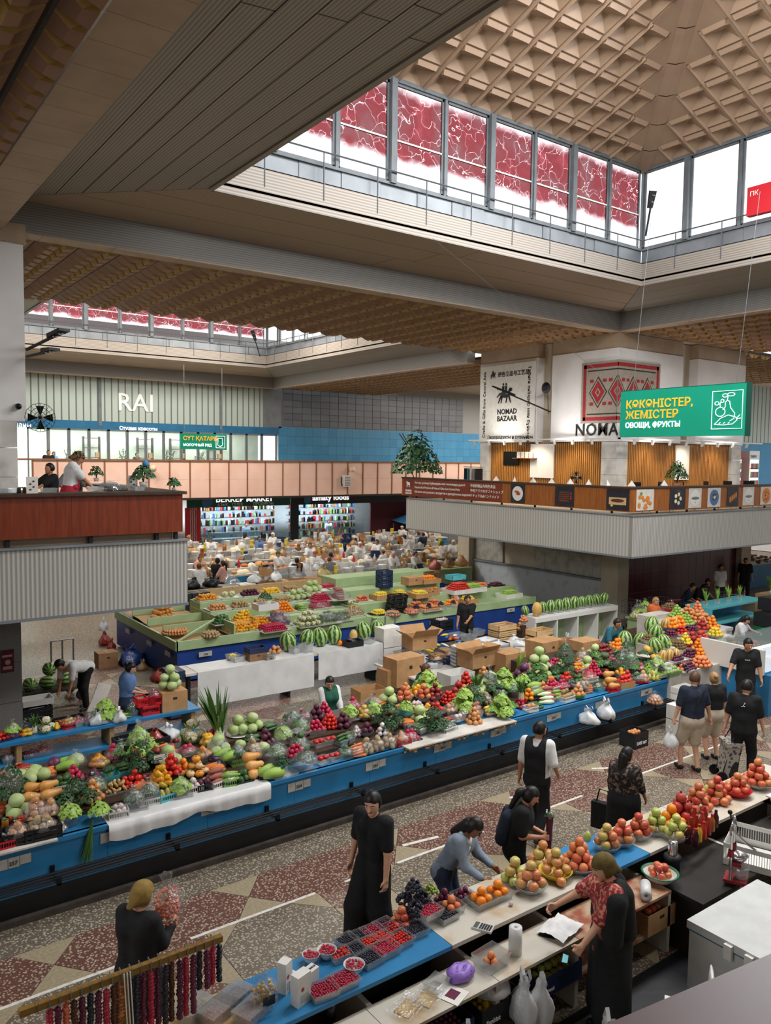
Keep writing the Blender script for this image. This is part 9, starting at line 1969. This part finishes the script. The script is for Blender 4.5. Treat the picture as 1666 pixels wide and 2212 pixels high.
V=[((4.75,14.75,0),-20,'woman in blue tee looking at a phone behind the red baskets',dict(h=1.6,skin='skin_light',hair='bun',top='cl_blue',bottom='cl_denim',sleeve=.42,female=True,bulk=1.3,head=(0,.45),hands=[(.1,.3,1.08),(-.08,.3,1.06)])),
 ((7.7,12.25,-.2),-95,'woman with short black hair in green vest and white blouse behind plate two fifty-three',dict(h=1.68,skin='skin_light',hair='short',top='cl_white',bottom='cl_black',sleeve=.9,female=True,head=(-.3,.4),hands=[(.16,.3,.9),(-.16,.3,.9)],extra=vest('cl_green'))),
 ((9.85,12.1,-.2),-10,'woman with tied brown hair in green vest looking aside',dict(h=1.6,skin='skin_light',hair='bun',haircol='hair_brown',top='cl_white',bottom='cl_black',sleeve=.9,female=True,bulk=1.1,head=(-.2,.15),hands=[(.18,.22,.9),(-.18,.22,.9)],extra=vest('cl_green'))),
 ((13.05,11.85,-.3),190,'man in dark green cap and blue shirt crouching behind the cabbages',dict(h=1.68,skin='skin_light',hair='cap',haircol='cl_green',top='cl_denim',bottom='cl_black',sleeve=.5,head=(.1,.4),hands=[(.16,.3,.9),(-.16,.3,.9)])),
 ((16.15,12.55,-.05),-95,'man in teal tee leaning over the tomato trays',dict(h=1.72,skin='skin_tan',hair='short',haircol='hair_black',top='cl_teal',bottom='cl_black',sleeve=.45,lean=.5,head=(.1,-.1),hands=[(.25,.5,.95),(-.25,.45,.95)])),
 ((19.55,13.6,0),-80,'woman in orange printed blouse wrapping a melon',dict(h=1.62,skin='skin_light',hair='short',haircol='hair_fair',top='cl_orange',bottom='cl_orange',legs='skirt',sleeve=.45,female=True,bulk=1.3,head=(0,.4),hands=[(.1,.36,1.05),(-.1,.36,1.05)])),
 ((14.6,16.1,0),225,'man in dark polo holding a clear tub before the royal blue stall',dict(h=1.76,skin='skin_tan',hair='short',top='cl_black',bottom='cl_black',sleeve=.42,head=(.3,.15),hands=[(.25,.15,.9),(-.05,.34,1.08)])),
 ((19.4,10.95,0),-75,'woman with long black hair reaching over the glass case',dict(h=1.6,skin='skin_light',hair='long',top='cl_white',bottom='cl_black',sleeve=.45,female=True,lean=.25,head=(.1,.3),hands=[(.2,.3,.9),(-.5,.4,1.15)])),
 ((4.7,17.35,0),205,'man in white tee bending down to a floor crate',dict(h=1.74,skin='skin_tan',hair='short',top='cl_white',bottom='cl_black',sleeve=.42,lean=1.35,head=(0,-.1),hands=[(.12,.62,.32),(-.12,.55,.42)],feet=[(.12,-.1),(-.12,.1)]))]
for loc,a,lab,kw in V:person(loc,D(a),lab,res='mid',**kw)
r=Em('phone',(4.92,14.68,1.10),.3,lb='dark phone in the hands of the woman in blue',cat='phone');G().box(-.035,-.07,0,.035,.07,.01).obj('case','key_dark',r);G().box(-.032,-.065,.01,.032,.065,.0115).obj('screen','screen_grey',r)

S_=[((24.6,15.95,0),-70,'seated man in navy tee hunched on the bench',dict(top='cl_navy',bottom='cl_denim',sit=.46,lean=.5,hands=[(.12,.45,.62),(-.12,.45,.62)])),((25.4,15.95,0),-100,'seated man in black tee looking down beside the navy one',dict(top='cl_black',bottom='cl_grey',sit=.46,lean=.55,head=(.2,.5),hands=[(.12,.45,.6),(-.1,.45,.6)])),((25.9,16.05,0),-80,'seated man in dark cap with a hand at his face',dict(top='cl_black',bottom='cl_black',hair='cap',haircol='cl_maroon',sit=.46,lean=.3,hands=[(.05,.25,1.05),(-.15,.4,.6)])),
 ((27.0,16.0,0),250,'standing man in white tee with a shoulder strap by the cart',dict(top='cl_white',bottom='cl_black')),((29.8,16.6,0),215,'standing man in black polo behind the herbs shelf',dict(top='cl_black',bottom='cl_black')),((30.6,17.6,0),60,'man in white shirt turning away behind the black polo',dict(top='cl_white',bottom='cl_denim',hair='cap',haircol='cl_green')),((33.5,20.6,0),240,'butcher in white behind the red meat',dict(top='cl_white',bottom='cl_white',hair='cap',haircol='cl_white')),((35.2,20.8,0),200,'second butcher in white and red cap',dict(top='cl_white',bottom='cl_white',hair='cap',haircol='cl_red'))]
for loc,a,lab,kw in S_:person(loc,D(a),lab,res='far',**dict(dict(h=1.74,skin='skin_tan',hair='short',sleeve=.42),**kw))

person((3.75,14.75,3.95),D(-15),'woman in red apron and leopard headscarf working at the left counter',h=1.64,res='mid',skin='skin_tan',hair='scarf',haircol='cl_leopard',top='cl_white',bottom='cl_red',legs='skirt',sleeve=.45,female=True,bulk=1.15,lean=.15,head=(0,.45),hands=[(.12,.42,1.02),(-.1,.42,1.02)],extra=apron('cl_red'))
for loc,a,lab,kw in(((4.2,18.0,3.95),190,'man in dark tee seated behind the red apron',dict(top='cl_black',sit=.45,hands=[(.2,.5,.75),(-.2,.5,.75)])),((4.75,18.3,3.95),60,'dark haired woman seated with her back behind the red apron',dict(top='cl_grey',hair='long',sit=.45)),((8.7,37.6,3.95),-90,'person in dark top behind the pink parapet nearest the pier',dict(top='cl_black'))):person(loc,D(a),lab,res='far',**dict(dict(h=1.72,skin='skin_tan',hair='short',bottom='cl_black',sleeve=.45,hands=None),**kw))
for i,(x,top,hr)in enumerate(((9.7,'cl_skyblue','short'),(10.3,'cl_white','bun'),(11.2,'cl_grey','bun'),(13.9,'cl_navy','short'),(15.9,'cl_yellow','bun'),(18.2,'cl_yellow','short'),(19.2,'cl_black','bun'))):
 person((x,YB+.9+.3*(i%2),3.9 if i in(0,3)else 3.55),D(-60-30*(i%3)),'person in %s top inside the glazed studio, %s'%({'cl_skyblue':'sky blue','cl_white':'white','cl_grey':'grey','cl_navy':'navy','cl_yellow':'yellow','cl_black':'black'}[top],('near the pier','beside the blue top','by the first shelf','standing mid room','under the small green sign','right of the green sign','at the last pane')[i]),res='far',top=top,hair=hr,bottom='cl_black')

FAR=[(670,1172,'cl_white','short','hair_black',250,'tall man in white coat standing at the middle counter'),(680,1190,'cl_white','cap','cl_red',-90,'seller in red cap and black apron'),(715,1192,'cl_pink','bun','hair_black',80,'shopper in pink top with dark bun'),(712,1202,'cl_grey','short','hair_brown',70,'shopper in grey top with brown hair'),(745,1172,'cl_white','long','hair_black',60,'seller in white coat with dark hair seen from behind'),(778,1170,'cl_white','scarf','cl_white',-110,'seller in white cap with folded arms'),(815,1165,'cl_white','bun','hair_black',200,'seller in white tee turning left'),(600,1190,'cl_white','cap','cl_green',-60,'seller in white tee and dark green cap reaching'),(642,1204,'cl_black','bun','hair_black',90,'shopper in black tee with a shoulder strap'),(432,1200,'cl_pink','bun','hair_brown',-90,'woman in dusty pink by the left balcony'),(430,1216,'cl_white','bun','hair_brown',60,'woman in white blouse seen from behind by the left balcony'),(482,1210,'cl_pink','pony','hair_black',140,'woman in beige coat with long ponytail'),(470,1205,'cl_black','scarf','cl_black',60,'woman in black headscarf beside the ponytail'),(455,1160,'cl_white','cap','cl_green',-90,'seller in white and dark cap at the farthest counter'),(408,1155,'cl_white','bun','hair_fair',0,'fair haired seller in white beside the red pilaster'),(530,1150,'cl_beige','long','hair_black',20,'woman in beige at the farthest counter'),(560,1158,'cl_blue','bun','hair_black',-90,'person in blue at the farthest counter'),(590,1150,'cl_white','scarf','cl_white',200,'seller in white headscarf at the farthest counter'),(700,1140,'cl_white','cap','cl_red',80,'seller in white with red cap before the lit shop'),(818,1142,'cl_white','bun','hair_black',-90,'seller in white at the end of the farthest counter'),(868,1135,'cl_white','cap','cl_white',-90,'seller in white cap beside the blue canopy'),(888,1155,'cl_white','scarf','cl_white',100,'seller in white with headscarf and dark skirt'),(915,1150,'cl_navy','short','hair_black',90,'man in navy shirt seen from behind'),(905,1148,'cl_blue','short','hair_brown',100,'man in pale blue shirt beside the navy one'),(955,1168,'cl_white','scarf','cl_green',-60,'seller in white and green cap near the core column'),(980,1166,'cl_white','scarf','cl_white',220,'seller in white with hairband near the core column'),(898,1190,'cl_white','short','hair_black',-80,'man in white tee behind the boxed drinks'),(828,1186,'cl_white','cap','cl_grey',120,'seller in white tee and grey cap'),(850,1192,'cl_white','scarf','cl_pink',-90,'seller with pink headband at the nearer dairy counter'),(1022,1170,'cl_black','short','hair_black',60,'tall man in black standing by the core column'),(1010,1174,'cl_grey','short','hair_brown',240,'man in grey trousers beside the tall man in black')]
PROTO={}
for px,py,top,hr,hc_,a,lab in FAR:
 p=at(px,py,z=1.68);kw=(top,hr,hc_)
 PP=person((p.x,p.y,0),D(a),lab,res='far',h=1.68,top=top,hair=hr,haircol=hc_,bottom='cl_black' if top not in('cl_white',)or a>50 else 'cl_white',sleeve=.5,skin='skin_tan',hands=[(.2,.34,.98),(-.2,.34,.98)])
person((sx1-2.2,YB+.9,0),D(-90),'shopkeeper in pale coat inside the green shop',res='far',top='cl_greyblue',bottom='cl_black');person((tx0+2.6,YB+.6,0),D(-90),'shopkeeper in white inside the lit food shop',res='far',top='cl_white',bottom='cl_white')
r=Em('canopy',(31.0,38.6,0),lb='bright blue fabric canopy beyond the farthest counter',cat='canopy');G().add([(-1.6,-1,1.4),(1.6,-1,1.3),(1.6,1,1.5),(-1.6,1,1.6),(0,0,2.3)],[(0,1,4),(1,2,4),(2,3,4),(3,0,4)]).obj('fabric','bag_blue_cloth' if False else 'cl_skyblue',r);[G().tube([(sx,sy,0),(sx,sy,1.4)],.03,5).obj('pole','steel',r)for sx in(-1.5,1.5)for sy in(-.9,.9)]

for k,lst in REST.items():
 me=ITEM[k]['me'];base=np.array([v.co[:]for v in me.vertices]);pol=[tuple(p.vertices)for p in me.polygons];mi=[p.material_index for p in me.polygons];vs_,fs,ms_=[],[],[];n0=0
 from mathutils import Euler
 for p,rot,s_ in lst:
  R_=np.array(Euler(rot).to_matrix())*s_;vs_+=((base@R_.T)+np.array(p)).tolist();fs+=[tuple(i+n0 for i in f)for f in pol];ms_+=mi;n0+=len(base)
 m2=bpy.data.meshes.new('loose_produce');m2.from_pydata(vs_,[],fs)
 for m in me.materials:m2.materials.append(m)
 m2.polygons.foreach_set('material_index',ms_);m2.polygons.foreach_set('use_smooth',[True]*len(fs));ob(ITEM[k]['name']+'_heaps',m2,lb='remaining heaps of %s across the farther stalls'%ITEM[k]['desc'],cat=ITEM[k]['cat'],kind='stuff')
